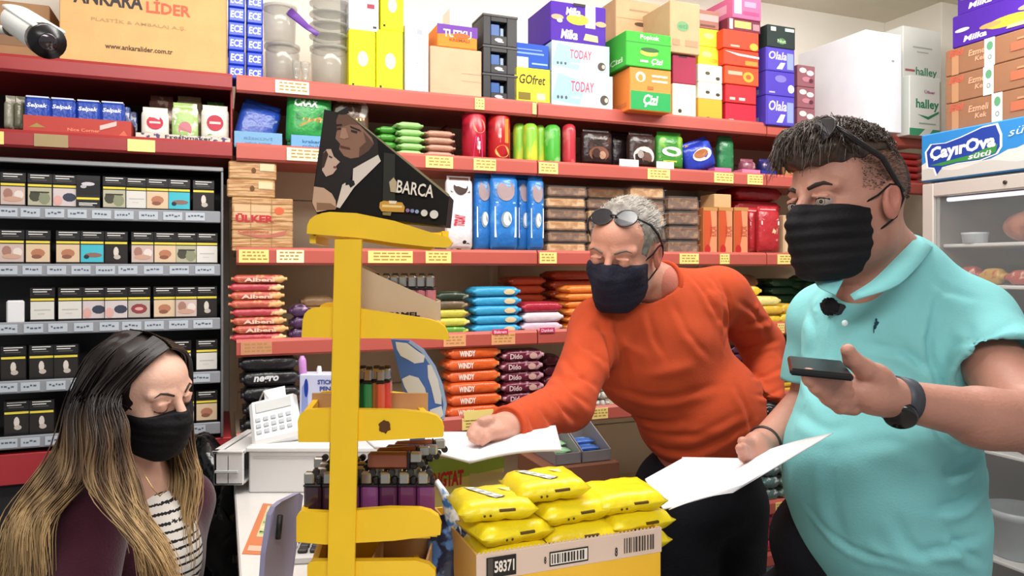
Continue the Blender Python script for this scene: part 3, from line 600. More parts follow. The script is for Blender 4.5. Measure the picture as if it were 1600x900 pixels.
pouch(WALL, 520, 578, 152, .03, .05, S2, foil('#5a4434', '#d4d0c8', 18), 'stick_snack_bag', 'snack bag with stick cracker picture behind the black carton', pr=[('r', .1, .62, .9, .95, '#d8aa64')]+[('r', .15+.12*i, .6, .2+.12*i, .97, '#f0d090') for i in range(6)]+[('t', 'COMBO', .5, .5, .8, .1, '#1c1a18', .03)])
# --- packets stacked flat
def stack(F, x0, x1, yt, zb, n, v, d, m, name, label, pr=None, group=None, seed=0, jit=.004, fn='pillow', cat='packet', crimp=.007, heights=None, rzj=.03, alt=None, pri=None):
    """n packets lying flat, each a thing; shares one mesh"""
    u0, u1 = F.u(x0, v), F.u(x1, v); w = u1-u0; H = F.z((x0+x1)/2, yt, v)-zb; h = H/n; R = random.Random(seed+11); me = {}
    for i in range(n):
        mm = m if alt is None else alt[i % len(alt)]
        has = bool(pr) and (pri is None or i in pri); key = str(mm.name)+fn+str(has)
        lb = label % (('bottom', 'top')[i] if n == 2 else ('topmost' if i == n-1 else ORD[i]))
        loc = F.w((u0+u1)/2+R.uniform(-jit, jit), v+R.uniform(0, jit*1.5), zb+i*h+.0003)
        if key not in me:
            r = thing(name, lb, cat, loc, F.a, group)
            b = MB()
            if fn == 'pillow': b.pillow(w, d, h*1.06, mm, 'x', crimp, seed+i, 4.2); b.build('wrapper', r, True)
            elif fn == 'clam':
                b.box(-w/2+.003, w/2-.003, .003, d-.003, .003, h*.86, mm, .005); b.build('biscuits', r)
                c = MB(); c.box(-w/2, w/2, 0, d, 0, h*.66, clear(), .004); c.build('clear_tray', r)
                e = MB(); e.box(-w/2-.003, w/2+.003, -.003, d+.003, h*.66, h*.72, clear(), .0008); e.box(-w/2+.003, w/2-.003, .003, d-.003, h*.72, h*.98, clear(), .004); e.build('clear_lid', r)
            else: b.box(-w/2, w/2, 0, d, 0, h*.985, mm, .003); b.build('carton_body', r)
            if has:
                p = prints(pr, w, h*.985, -.0012)
                if fn == 'pillow':
                    V = []
                    for x, y, z in p.v:
                        k = min(1, abs(z/(h*.985)-.5)*2); bb = (1-min(k, .98)**4.2)**(1/4.2); V.append((x, d/2-d/2*bb*1.01-.0012+y*.4, z))
                    p.v = V
                p.build('printed_face', r)
            me[key] = r
        else: dup(me[key], loc, F.a+R.uniform(-rzj, rzj), lb)
    return zb+H
def lbl(t): return t+', %s in stack'
stack(WALL, 622, 663, 190, S2, 5, .0, .12, foil('#9ad07c', '#c8e8b0', 18), 'green_packet', lbl('light green packet right of the black carton'), group='light green packets stacked')
stack(WALL, 590, 622, 196, S2, 4, .03, .12, foil('#4a9a34', '#2e6e22', 18), 'green_packet', lbl('darker green packet behind the black carton edge'), group='darker green packets stacked')
stack(WALL, 665, 711, 203, S2, 4, .0, .11, foil('#b98a74', '#d8b49c', 18), 'biscuit_packet', lbl('brown-pink biscuit packet left of the red tubes'), group='brown-pink packets stacked')
stack(WALL, 690, 714, 196, S2, 1, .125, .1, foil('#7c4a44'), 'biscuit_packet', 'maroon packet standing behind the brown-pink stack%.0s')
def tube_pack(F, px, dpx, yt, v, zb, m, name, label, pr=None, cap=None, group=None, dome=True):
    u = F.u(px, v+.02); Y = F.w(u, v).y; r_ = dpx/2/FPX*Y/1.02; h = F.z(px, yt, v)-zb
    t = thing(name, label, 'tube', F.w(u, v+r_, zb), F.a, group)
    pf = [(r_*.9, 0), (r_, .003), (r_, h-.008), (r_*.93, h-.004), (r_*.9, h)] if not dome else [(r_*.7, 0), (r_*.95, .006), (r_, .02), (r_, h-.022), (r_*.92, h-.008), (r_*.6, h-.001)]
    MB().lathe(pf, m, 24).build('tube_wrapper', t, True)
    if cap: MB().lathe([(r_*.97, h-.003), (r_*1.02, h-.002), (r_*1.02, h+.004), (r_*.95, h+.005)], plast(cap), 24).build('lid', t, True)
    if pr:
        p = prints(pr, 2*r_*.95, h, 0); p.v = [(x, -math.sqrt(max(0, r_*r_-x*x))-.0006+y, z) for x, y, z in p.v]; p.build('printed_face', t)
redp = [('d', .55, .72, .3, .16, '#d88a6c'), ('r', .3, .08, .62, .5, '#c43c74'), ('t', 'Noodle', .5, .3, .12, .1, '#f4dce4')]
tube_pack(WALL, 743, 39, 175, .0, S2, mat('#b41f34', rough=.25, col2='#7c1424', vscale=20, th=.6, name='red_tube'), 'red_crisps_tube', 'tall red crisps tube with a crimson band, left of two', [('d', .6, .72, .3, .15, '#dc9478'), ('p', [(.3, .05), (.75, .05), (.7, .55), (.4, .5)], '#c23a78'), ('t', 'Chips', .55, .32, .16, .34, '#f6e0e6', .03, 0, 0)], '#7c1a28', 'red crisps tubes', False)
tube_pack(WALL, 782, 37, 177, .0, S2, mat('#b82428', rough=.25, col2='#8c1424', vscale=20, th=.6, name='red_tube'), 'red_crisps_tube', 'tall red crisps tube with orange crisps print, right of two', [('r', .6, .4, .8, .9, '#ee8a34'), ('d', .5, .22, .34, .13, '#e8a85c'), ('t', 'Chips', .36, .6, .14, .4, '#f2c8c0', .03)], '#8c1a28', 'red crisps tubes', False)
gy = mat('#86c23a', rough=.28, col2='#d8d03c', vscale=22, th=.52, name='green_yellow_wrap', stretch=(1, 1, .4))
for i, (px, w_) in enumerate(((812, 22), (829, 24), (843, 16))): tube_pack(WALL, px, w_, 191+(3 if i == 2 else 0), .03 if i != 1 else .0, S2, gy, 'biscuit_roll', 'green and yellow wrapped biscuit roll, %s of three' % ['left', 'middle', 'right'][i], group='green and yellow rolls')
tube_pack(WALL, 864, 26, 193, .0, S2, mat('#4cae3a', rough=.28, col2='#a8d88c', vscale=22, th=.58, name='green_wrap'), 'biscuit_roll', 'green wrapped roll beside the small red roll')
tube_pack(WALL, 889, 22, 192, .0, S2, mat('#b8303c', rough=.28, col2='#d86a6c', vscale=22, th=.58, name='red_wrap'), 'biscuit_roll', 'small red wrapped roll right of the green roll')
dk = lambda c: [('r', .15, .86, .85, .90, c), ('r', .2, .78, .8, .82, c), ('r', .25, .68, .75, .75, '#a89888')]
pouch(WALL, 912, 960, 199, .01, .04, S2, foil('#2a1a18', '#4a302a', 14), 'dark_snack_pouch', 'dark brown pouch with a chocolate picture, leftmost of the dark pouches', pr=[('t', 'Badem', .5, .83, .6, .08, '#a8988c'), ('t', 'çikolata', .5, .72, .5, .06, '#a8988c'), ('d', .5, .35, .36, .18, '#7c4e3c'), ('d', .4, .36, .14, .12, '#3c221a'), ('d', .62, .32, .12, .10, '#b08a70')], group='dark pouches on the second shelf')
pouch(WALL, 957, 990, 204, .06, .04, S2, foil('#1c1214', '#3c2c2c', 14), 'dark_snack_pouch', 'black pouch set back between the two brown pouches', group='dark pouches on the second shelf')
pouch(WALL, 985, 1028, 204, .01, .04, S2, foil('#34211c', '#503830', 14), 'dark_snack_pouch', 'dark brown pouch with a white patch beside the green pouch', pr=[('t', 'Fındık', .5, .84, .6, .08, '#a8988c'), ('d', .5, .36, .42, .24, '#d8d2ce'), ('d', .6, .32, .22, .14, '#6c5248'), ('d', .35, .4, .12, .1, '#a49a94')], group='dark pouches on the second shelf')
pouch(WALL, 1029, 1071, 205, .01, .04, S2, foil('#3c8a30', '#8ec24c', 10), 'green_snack_pouch', 'green pouch with a yellow lower half', pr=[('r', .03, .05, .97, .36, '#c8d850'), ('d', .5, .5, .4, .12, '#eceee4'), ('r', .15, .14, .7, .28, '#e3e060')])
for i, (a, b) in enumerate(((968, 1002), (1026, 1058))):
    o = MB().box(0, (b-a)/FPX*2.38, -.002, 0, 0, .03, card('#ece6e2'), .0005).build('shelf_card'); o.location = WALL.w(WALL.u(a, -.006), -.004, S2); o.rotation_euler = (0, 0, WA); tag(o, ['white blank card standing before the dark pouches', 'white blank card standing before the green pouch'][i], 'card')
pouch(WALL, 1080, 1128, 216, .015, .05, S2+.004, foil('#2438a8', '#3c58c8', 12), 'blue_snack_bag', 'blue bag with a cookie picture leaning on the second shelf', pr=[('d', .55, .55, .36, .18, '#e8e2e0'), ('d', .5, .58, .26, .12, '#a8683c'), ('p', [(.0, .8), (.2, .95), (.7, .6), (.55, .5)], '#b07a4a')], roll=-.35)
pouch(WALL, 1126, 1150, 211, .03, .04, S2, foil('#2f7c4c', '#143c28', 10), 'green_snack_pouch', 'dark green pouch right of the leaning blue bag', pr=[('r', .1, .1, .9, .5, '#4ca878')])
for i, (a, b, c) in enumerate(((1117, 1143, '#d86aa0'), (1160, 1188, '#e07a9c'), (1190, 1214, '#2a2c8c'))):
    tray(WALL, a, b, .022, S2, -.002, .10, c, ['pink_tray', 'pink_tray', 'blue_tray'][i], ['pink tray front below the leaning blue bag', 'pink tray near the right end of the second shelf', 'dark blue tray near the right end of the second shelf'][i])
    if i: pouch(WALL, a+3, b-3, 247, .02, .05, S2+.004, foil(('#8a4a5c', '#2c2c6a')[i-1], '#c8a0a0', 20), 'sweets_bag', ['small mauve bag in the pink tray', 'small navy bag in the dark blue tray'][i-1])
pouch(WALL, 1232, 1262, 222, .03, .05, S2, foil('#d8a06a', '#c8432c', 12), 'orange_snack_bag', 'orange and red crisps bag by the dark-haired man\'s hair', pr=[('p', [(.1, .1), (.6, .1), (.4, .5)], '#d8442c'), ('p', [(.5, .55), (.8, .3), (.7, .85)], '#f2cf58')])
pouch(WALL, 1268, 1310, 215, .03, .06, S2, foil('#c87c4a', '#8a3424', 12), 'orange_snack_bag', 'orange-brown crisps bag behind the dark-haired man\'s head')
stack(WALL, 1398, 1446, 238, S2, 5, .02, .14, foil('#b42a28', '#7c1c20', 20), 'red_packet', lbl('red packet between the man\'s head and the fridge'), group='red packets by the fridge')
# --- third shelf
S3 = SH[3]-.010
wf = mat('#c9a070', rough=.3, col2='#a87848', vscale=45, th=.5, soft=.05, stretch=(.3, 1, 3), name='wafer_wrap', bump=.2)
mb = [('r', .04, .62, .62, .86, '#d4b088'), ('t', 'ÜLKER', .37, .62, .62, .17, '#c22f3a', .05), ('t', 'ÜLKER', .37, .615, .60, .16, '#b8303a', .03), ('d', .77, .76, .08, .07, '#d8603c'), ('p', [(.08, .33), (.55, .3), (.9, .4), (.85, .3), (.5, .24)], '#b86a5c'), ('t', 'Çokoprens', .35, .36, .5, .07, '#c85a54', .02), ('r', .30, .02, .31, .98, '#9a744c'), ('r', .64, .02, .65, .98, '#9a744c')]
zU, r, w, h = carton(WALL, 362, 458, 309, S3, .0, .10, wf, 'wafer_multipack', 'large clear-wrapped wafer multipack printed ÜLKER', 'packet', mb, pn='lettering')
for i in range(6): MB().box(-w/2-.0008, w/2+.0008, -.0009, .10, h*(i+.5)/6.2, h*(i+.5)/6.2+.0012, ink('#8a6238'), .0003).build('wafer_gap', r)
stack(WALL, 355, 430, 252, zU, 2, .0, .09, wf, 'wafer_multipack', lbl('clear-wrapped wafer block on the big multipack'), fn='box', pr=[('d', .52, .5, .05, .16, '#6a4424'), ('r', .05, .1, .95, .13, '#e0c090'), ('r', .65, .5, .95, .9, '#ddc8a0')], group='wafer blocks on the multipack')
pouch(WALL, 699, 741, 274, .0, .045, S3, foil('#ece8ea'), 'white_snack_pack', 'white pack with red sideways TODAY lettering', pr=[('r', .1, .78, .9, .98, '#6a4438'), ('d', .5, .85, .3, .1, '#3a241e'), ('t', 'TODAY', .45, .42, .5*.9, .15, '#cf2d48', .04, 0, PI/2-.1), ('d', .2, .08, .1, .03, '#3a2c2c'), ('d', .5, .06, .1, .03, '#3a2c2c'), ('d', .8, .1, .1, .03, '#3a2c2c'), ('d', .65, .14, .08, .025, '#3a2c2c')])
lb_ = ['left', 'second', 'third', 'right']
bl = foil('#2a78c8', '#4a9ae0', 9)
for i, (a, b, yt, v) in enumerate(((743, 771, 270, .02), (769, 812, 270, -.004), (809, 832, 272, .03), (828, 853, 274, .0))):
    pouch(WALL, a, b, yt, v, .045, S3, bl, 'blue_cereal_pack', 'tall blue pack with a white panel, %s of four' % lb_[i], pr=[('d', .5, .78, .36, .13, '#a08c90'), ('r', .06, .2, .94, .58, '#e8eef4'), ('d', .5, .42, .2, .1, '#8a98a4'), ('d', .56, .43, .17, .085, '#e8eef4'), ('r', .05, .02, .95, .06, '#e4506a') if i == 0 else ('r', .1, .62, .9, .64, '#9cc4e8')], group='tall blue packs on the third shelf', seed=i)
ck = mat('#b07c48', rough=.45, col2='#d0a878', vscale=42, th=.52, soft=.1, bump=.6, bscale=45, name='biscuits_clear')
cd = mat('#6b4a34', rough=.45, col2='#9a7350', vscale=42, th=.55, soft=.1, bump=.6, bscale=45, name='dark_biscuits')
stack(WALL, 856, 918, 290, S3, 6, .01, .14, ck, 'cookie_tray', lbl('clear tray of tan cookies left of the grey-haired man\'s head'), fn='clam', group='clear cookie trays', alt=[ck, cd])
stack(WALL, 920, 978, 292, S3, 6, .05, .14, cd, 'cookie_tray', lbl('clear tray of dark cookies behind the grey-haired man\'s head'), fn='clam', group='clear cookie trays', alt=[cd, ck])
stack(WALL, 988, 1041, 290, S3, 5, .015, .14, ck, 'cookie_tray', lbl('clear tray of tan cookies just right of the grey-haired man\'s head'), fn='clam', group='clear cookie trays', alt=[ck, cd])
stack(WALL, 1046, 1094, 306, S3, 4, .0, .14, cd, 'cookie_tray', lbl('clear tray of brown cookies left of the orange boxes'), fn='clam', group='clear cookie trays')
ro = [('r', .05, .02, .95, .93, '#c4522c'), ('p', [(.3, .02), (.95, .02), (.95, .93), (.5, .93), (.62, .5)], '#dc9068'), ('t', 'BURÇAK', .74, .52, .62, .16, '#a83a28', .02, 0, PI/2), ('d', .3, .12, .2, .1, '#b82a24'), ('r', 0, .93, 1, 1, '#b8864c')]
for i in range(3):
    carton(WALL, 1099+24*i, 1121+24*i, 324, S3, .0, .12, '#b86a3c', 'biscuit_box', 'narrow orange biscuit box standing upright, %s of three' % ['left', 'middle', 'right'][i], 'box', [p if p[0] != 't' else ('t', 'BURÇAK', .74, .5, .62, .2, '#a83a28', .02, 0, PI/2) for p in ro], 'upright orange biscuit boxes')
zz = S3+(WALL.z(1120, 324)-S3)
carton(WALL, 1116, 1143, 303, zz, .01, .08, kraft('#d0a878'), 'small_tan_box', 'small tan box lying on the upright orange boxes', 'box')
rp = foil('#b42a30', '#e8dcd8', 12, .6)
for i, (a, b, yt, v) in enumerate(((1172, 1190, 324, .03), (1188, 1222, 322, .0))):
    pouch(WALL, a, b, yt, v, .04, S3, rp, 'red_wafer_pack', ['narrow red and white pack beside the orange boxes', 'red pack with wafer sticks picture'][i], pr=[('r', .05, .62, .95, .7, '#ece4e4'), ('r', .1, .72, .9, .95, '#c89a9c'), ('p', [(.3, .1), (.5, .08), (.75, .5), (.6, .55)], '#e3c896')])
for i, px in enumerate((1230, 1244, 1257)):
    carton(WALL, px-6, px+6, 336, S3, .01, .10, ['#c8a884', '#8a7460', '#b09a80'][i], 'slim_box', '%s slim upright box beside the man\'s black mask' % ['tan', 'brown', 'beige'][i], 'box', [('r', .2, .1, .8, .9, ['#d8bc98', '#5c4a3c', '#8a7a68'][i])])
stack(WALL, 1152, 1222, 292, S3+.145, 2, .06, .14, foil('#a82028', '#7c1820', 10), 'red_bag', lbl('large red bag lying above the red wafer packs'))
# shelf under it so the red bags rest on something : upright packs behind
for i in range(4): carton(WALL, 1150+19*i, 1167+19*i, S3+5000+.1445-S3, S3, .075, .12, '#8a3c34', 'biscuit_box', 'dark red box hidden behind the red wafer packs, %s from the left' % NTH[i], 'box')
# --- fourth shelf
S4 = SH[4]-.010
al = foil('#c05a48', '#e0b070', 26, .52); al2 = foil('#b8404a', '#e8c890', 26, .55)
alp = [('t', 'Albeni', .5, .45, .55, .5, '#e8c8b4', .04)]; 
stack(WALL, 360, 448, 430, S4, 8, .0, .08, al, 'chocolate_packet', lbl('red and gold chocolate packet on the left of the fourth shelf'), pr=alp, group='red and gold packets', alt=[al2, al, al], jit=.006, pri=(1, 2, 5, 7))
pk = foil('#4a2c54', '#c8a0c0', 26)
stack(WALL, 452, 486, 478, S4, 3, .0, .07, pk, 'purple_packet', lbl('dark purple packet left of the yellow rack'), group='dark purple packets')
stack(WALL, 470, 524, 464, S4, 4, .10, .08, foil('#c8a478', '#e4d0a4', 20), 'biscuit_packet', lbl('beige packet behind the yellow rack'), group='beige packets behind the rack')
gp = [foil('#5a9a3c', '#c8d860', 26), foil('#c8c850', '#e8e0a0', 26), foil('#c8c04c', '#a4883c', 26), foil('#6a5a44', '#a89070', 26), foil('#2c3a2c', '#8a9a80', 26)]
stack(WALL, 682, 733, 457, S4, 5, .0, .08, gp[0], 'mixed_packet', lbl('green, yellow or brown packet right of the yellow rack'), group='mixed green and yellow packets', alt=gp)
tq = foil('#3aa4d4', '#8ccce8', 14, .62)
stack(WALL, 740, 815, 449, S4, 5, .0, .09, tq, 'turquoise_packet', lbl('turquoise biscuit packet on the fourth shelf'), group='turquoise packets', pr=[('d', .75, .5, .12, .3, '#d8c49a')])
stack(WALL, 817, 880, 473, S4, 3, .0, .08, foil('#b4344c', '#e8dce4', 10, .5), 'red_white_packet', lbl('crimson and white packet right of the turquoise ones'), group='crimson and white packets', alt=[foil('#d8c0d0', '#a83a60', 10, .5), foil('#e4d8e0', '#8a3a70', 9, .55), foil('#b02c40', '#c84a5c', 10)])
ob = foil('#c4502c', '#a83c24', 14)
stack(WALL, 795, 853, 433, S4, 6, .12, .10, ob, 'orange_packet', lbl('dark orange packet behind the crimson packets'), group='dark orange packets at the back')
stack(WALL, 862, 935, 424, S4, 6, .14, .10, ob, 'orange_packet', lbl('dark orange packet behind the bright orange packets'), group='dark orange packets at the back')
stack(WALL, 886, 950, 447, S4, 6, .0, .09, foil('#ee8434', '#f0a050', 14), 'orange_packet', lbl('bright orange packet beside the grey-haired man\'s mask'), group='bright orange packets')
for i, (a, c) in enumerate((('crimson', '#c8355c'), ('magenta', '#c03a68'))):
    o = MB().box(0, .05, -.002, 0, 0, .016, card(c), .0005).build('shelf_strip'); o.location = WALL.w(WALL.u((768, 842)[i], -.006), -.012, S4); o.rotation_euler = (0, 0, WA); tag(o, '%s strip label at the foot of the %s packets' % (a, ('turquoise', 'crimson')[i]), 'strip')
    p = prints([('t', ('Biskrem', 'Dankek')[i], .5, .5, .8, .6, '#f0c8d4', .02)], .05, .016, -.0026, 0).build('lettering', o)
yb = [foil('#e8c83c', '#f4e6a0', 20), foil('#e0b43c', '#f0dca0', 20), foil('#f0e08c', '#d8a83c', 20)]
for j, (a, b, yt, n, v) in enumerate(((1160, 1196, 448, 4, .03), (1190, 1226, 464, 3, .0), (1224, 1252, 476, 2, .0))):
    stack(WALL, a, b, yt, S4, n, v, .08, yb[0], 'yellow_packet', lbl('yellow and cream packet right of the orange sleeve, %s pile' % ['left', 'middle', 'right'][j]), group='yellow packets by the orange sleeve', alt=yb, jit=.010, rzj=.15, seed=j)
stack(WALL, 1130, 1185, 430, S4, 3, .14, .1, foil('#8a5a44', '#c8785c', 20), 'biscuit_packet', lbl('brown packet at the back above the orange sleeve'), group='brown packets at the back')
stack(WALL, 1205, 1262, 436, S4, 5, .15, .12, foil('#2c4a34', '#14241c', 16), 'dark_green_packet', lbl('dark green packet behind the yellow ones'), group='dark green packets')
stack(WALL, 1268, 1330, 430, S4, 6, .06, .12, foil('#3c5c3c', '#20302c', 16), 'dark_green_packet', lbl('dark green packet beside the turquoise collar'), group='dark green packets')
# --- fifth shelf
S5 = SH[5]-.010
ng = foil('#17161a', '#38363c', 26, .58)
stack(WALL, 376, 470, 557, S5, 5, -.0, .09, ng, 'black_biscuit_packet', lbl('glossy black packet printed negro under the red shelf'), group='black packets', pr=[('t', 'negro', .42, .5, .42, .5, '#dcdcde', .04, .2)], jit=.007, pri=(1, 3))
ow = foil('#e0622c', '#f0a860', 18, .6); rd = foil('#9c3428', '#c05040', 18)
stack(WALL, 700, 782, 543, S5, 6, .0, .09, ow, 'orange_packet', lbl('orange and red packet above the yellow price cards'), group='orange packets on the fifth shelf', pr=[('t', 'WINDY', .35, .5, .3, .5, '#f6e8dc', .04)], jit=.006)
stack(WALL, 715, 770, 520+24, S5, 6, .14, .1, rd, 'brown_red_packet', lbl('brown-red packet behind the orange packets'), group='brown-red packets at the back')
mp = foil('#6a2438', '#c89aa8', 30, .56)
stack(WALL, 786, 850, 548, S5, 6, .0, .08, mp, 'maroon_packet', lbl('maroon packet with pale print beside the orange packets'), group='maroon packets', jit=.006, pr=[('t', 'Dido', .3, .5, .3, .5, '#d8bcc0', .03), ('d', .72, .5, .1, .3, '#c8a098')])
stack(WALL, 850, 880, 556, S5, 5, .05, .08, foil('#5a2030', '#8a4a58', 30), 'maroon_packet', lbl('dark maroon packet behind the orange sleeve'), group='dark maroon packets')
for i, (a, b) in enumerate(((725, 772), (782, 822))):
    o = MB().box(0, (b-a)/FPX*2.2, -.0015, 0, -.002, .026, ytag, .0004).build('yellow_price_card'); o.location = WALL.w(WALL.u(a, -.014), -.013, S5); o.rotation_euler = (0, 0, WA); tag(o, ['yellow price card below the orange packets', 'yellow price card below the maroon packets'][i], 'card')
for i, (a, b, c, c2) in enumerate(((906, 930, '#5a8a5c', '#e8e8dc'), (932, 954, '#dcdcd0', '#9ac07c'))):
    stack(WALL, a, b, 600, S5, 3, .0, .08, foil(c, c2, 20), 'green_white_packet', lbl('green and white packet beside the orange sweater, %s pile' % ('left', 'right')[i]), group='green and white packets', seed=i)
stack(WALL, 1142, 1180, 540, S5, 6, .02, .09, foil('#4a2038', '#a87890', 26), 'purple_packet', lbl('purple packet framed by the bent orange arm'), group='purple packets by the elbow')
stack(WALL, 1158, 1178, 590, S5, 3, -.0+.12, .07, yb[0], 'yellow_packet', lbl('yellow packet framed by the bent orange arm'), group='yellow packets by the elbow')
stack(WALL, 1215, 1258, 588, S5, 3, .0, .08, yb[1], 'yellow_packet', lbl('yellow packet right of the orange elbow'), group='yellow packets right of the elbow', jit=.008, rzj=.2)
stack(WALL, 1215, 1252, 566, WALL.z(1236, 588), 1, .0, .08, foil('#b45aa8', '#d89ad0', 20), 'pink_purple_packet', 'pink purple packet on the yellow packets right of the elbow%.0s')
stack(WALL, 1205, 1255, 525, S5, 7, .15, .1, foil('#3c5a2c', '#8a3040', 20), 'dark_packet', lbl('dark packet at the back right of the orange elbow'), group='dark packets right of the elbow')
# --- lower shelves seen between the two men and between the legs
for k, (xs, yt, cols) in {6: (((1070, 1104), (1196, 1222), (1222, 1250), (1250, 1284)), 722, ('#3a4a48', '#4c6a68', '#6c7c74', '#2c3430')), 7: (((1070, 1106), (1192, 1214), (1214, 1247), (1247, 1286)), 800, ('#b8384c', '#c0304a', '#9a8aa4', '#6a5a70')), 8: (((1072, 1108), (1192, 1215), (1216, 1240), (1241, 1285)), 868, ('#5a3c8c', '#8a9098', '#4c3c40', '#6c5c60'))}.items():
    for i, (a, b) in enumerate(xs):
        zt_ = SH[k]-.010
        stack(WALL, a, b, yt+6, zt_, 3, -.09, .12, foil(cols[i], '#c8c0c4', 24, .55), 'small_packet', lbl('small mottled packet on the %s low shelf, %s pile' % ({6: 'upper', 7: 'middle', 8: 'bottom'}[k], NTH[i])), group='packets on the low shelves', seed=k+i, rzj=.15)
# grey bins under the fifth shelf, left of the sweater
for i, (a, b) in enumerate(((868, 908), (910, 955))):
    u0, u1 = WALL.u(a, -.29), WALL.u(b, -.29); w = u1-u0; zb = WALL.z(905, 724, -.29)
    t = thing('grey_bin', ['grey open bin with green packets under the fifth shelf', 'grey open bin with blue packets under the fifth shelf'][i], 'bin', WALL.w((u0+u1)/2, -.29, zb), WA)
    g = plast('#8d8a8c', .4)
    MB().box(-w/2, w/2, 0, .16, 0, .003, g).build('bin_base', t); MB().box(-w/2, w/2, 0, .003, 0, .03, g).build('front_wall', t)
    for s in (-1, 1): MB().prism([(0, 0), (.16, 0), (.16, .10), (0, .03)], -.0015, .0015, g).build('side_wall', t).matrix_basis = Matrix.Translation((s*(w/2-.0015), 0, 0)) @ Matrix.Rotation(PI/2, 4, 'Z')
    MB().box(-w/2, w/2, .157, .16, 0, .10, g).build('rear_wall', t)
    for j in range(3):
        o = MB().pillow(w*.8, .045, .014, foil([('#9ad0a0', '#e0f0e0'), ('#3a68b8', '#7aa0d8')][i][0], [('#9ad0a0', '#e0f0e0'), ('#3a68b8', '#7aa0d8')][i][1], 20), 'x', seed=j).build('small_packet', None, True)
        o.location = WALL.w((u0+u1)/2, -.275+j*.03, zb+.004+j*.012); o.rotation_euler = (0, 0, WA); tag(o, '%s packet in the %s grey bin, %s' % (('pale green', 'blue')[i], ('left', 'right')[i], ['front', 'middle', 'rear'][j]), 'packet', 'packets in the grey bins')
ZB_ = WALL.z(905, 724, -.29); o = wbox(WALL, WALL.u(855, -.31), WALL.u(968, -.31), -.31, -.105, ZB_-.05, ZB_-.001, mat('#8a5a44', rough=.6)).build('bin_ledge'); tag(o, 'brown ledge carrying the grey bins', 'ledge', kind=None)
o = wbox(WALL, WALL.u(858, -.30), WALL.u(965, -.30), -.30, -.105, 0, ZB_-.051, mat('#2a2224', rough=.7)).build('ledge_base'); tag(o, 'dark low cabinet under the grey bins', 'cabinet')
# ---------------- boxes and sign on the fridge, the fridge ----------------
FT = 2.052
fr = thing('display_fridge', 'tall glass-door display fridge with blue and white dairy sign', 'fridge', FRI.w(.31, .3, 0), FRI.a)
FW, FD = .64, .56
al_ = mat('#b9b3ad', rough=.35, metal=.35, name='fridge_grey'); inner = mat('#575554', rough=.5, name='fridge_inside')
def fb(name, u0, u1, v0, v1, z0, z1, m, par=fr, c=.003, label=None):
    b = MB().box(u0, u1, v0, v1, z0, z1, m, c); b.v = [tuple(FRI.w(x, y, z)) for x, y, z in b.v]; o = b.build(name, par, world=True)
    if label: o['label'] = label
    return o
fb('side_panel', 0, .02, .02, FD, .06, 1.90, al_); fb('side_panel', FW-.02, FW, .02, FD, .06, 1.90, al_)
fb('back_panel', .02, FW-.02, FD-.02, FD, .06, 1.90, inner); fb('base_plinth', .0, FW, .01, FD, .0, .06, blk); fb('floor_panel', .02, FW-.02, .03, FD-.02, .06, .10, inner)
fb('top_box', .0, FW, .015, FD, 1.895, FT-.004, al_)
hd = fb('sign_header', -.004, FW+.004, -.02, .015, 1.893, FT, mat('#2a86cc', rough=.3, name='sign_blue'), c=.004)
H = FT-1.893
b = MB()
def sgn(pts, k, c, L=.0206):
    b.add([tuple(FRI.w(x*FW, -L-.0003*k, 1.893+z*H)) for x, z in (pts if sum(pts[i][0]*pts[(i+1) % len(pts)][1]-pts[(i+1) % len(pts)][0]*pts[i][1] for i in range(len(pts))) > 0 else pts[::-1])], [list(range(len(pts)))], ink(c))
wave = [(x/24, .36+.10*math.sin(x*.55)+.03*math.sin(x*1.9)+(.0 if x < 9 else .06)) for x in range(25)]
sgn([(0.0, .03)]+[(1, .03)]+wave[::-1], 1, '#d9d6d0')
wave2 = [(x/24, .22+.05*math.sin(x*.8+1)) for x in range(25)]
sgn([(0.0, .03)]+[(1, .03)]+wave2[::-1], 2, '#c4c2be')
flag = [(.04, .30), (.03, .62), (.06, .76), (.14, .74), (.22, .80), (.33, .92), (.40, .93), (.42, .72), (.42, .50), (.40, .38), (.32, .30), (.2, .30), (.12, .26), (.09, .12), (.075, .27)]
sgn([(a+(a-.22)*.06, z_+(z_-.55)*.08) for a, z_ in flag], 3, '#e4ecf2'); sgn(flag, 4, '#20409c')
sgn([(.05, .33), (.12, .36), (.26, .42), (.41, .56), (.40, .40), (.32, .32), (.2, .32), (.12, .29)], 5, '#3a8a44')
def stxt(t, cx, cz, w, h, k, c, bold=.03, shear=0, rot=0):
    v, f = text_geo(t, bold, shear); q, e = math.cos(rot), math.sin(rot)
    b.add([tuple(FRI.w(cx*FW+(a*w*FW*q-bb*h*H*e), -.0206-.0003*k, 1.893+cz*H+(a*w*FW*e+bb*h*H*q))) for a, bb in v], f, ink(c))
stxt('ÇayırOva', .225, .57, .35, .34, 7, '#f2f4f8', .04, .1, .06); stxt('sütü', .32, .40, .12, .10, 7, '#f2f4f8', .02, .2, .06)
stxt('sütün gerçek', .68, .80, .44, .20, 7, '#cfe4f4', .0, .3, .10); stxt('lezzeti', .80, .60, .26, .18, 7, '#cfe4f4', .0, .3, .08)
b.build('sign_print', hd, world=True)
dz0, dz1 = .12, 1.885
door = MB()
for a in ((0, .042, dz0, dz1), (FW-.042, FW, dz0, dz1), (.042, FW-.042, dz1-.045, dz1), (.042, FW-.042, dz0, dz0+.05)):
    t = MB().box(a[0], a[1], -.02, .015, a[2], a[3], mat('#cfc9c2', rough=.35, metal=.2, name='door_grey'), .003); door.add([tuple(FRI.w(*p)) for p in t.v], t.f, t.mats[0])
do = door.build('door', fr, world=True)
fb('glass_pane', .042, FW-.042, -.006, -.002, dz0+.05, dz1-.045, mat('#cfd6d8', rough=.05, alpha=.10, spec=1.0, name='door_glass'), do, .0004)
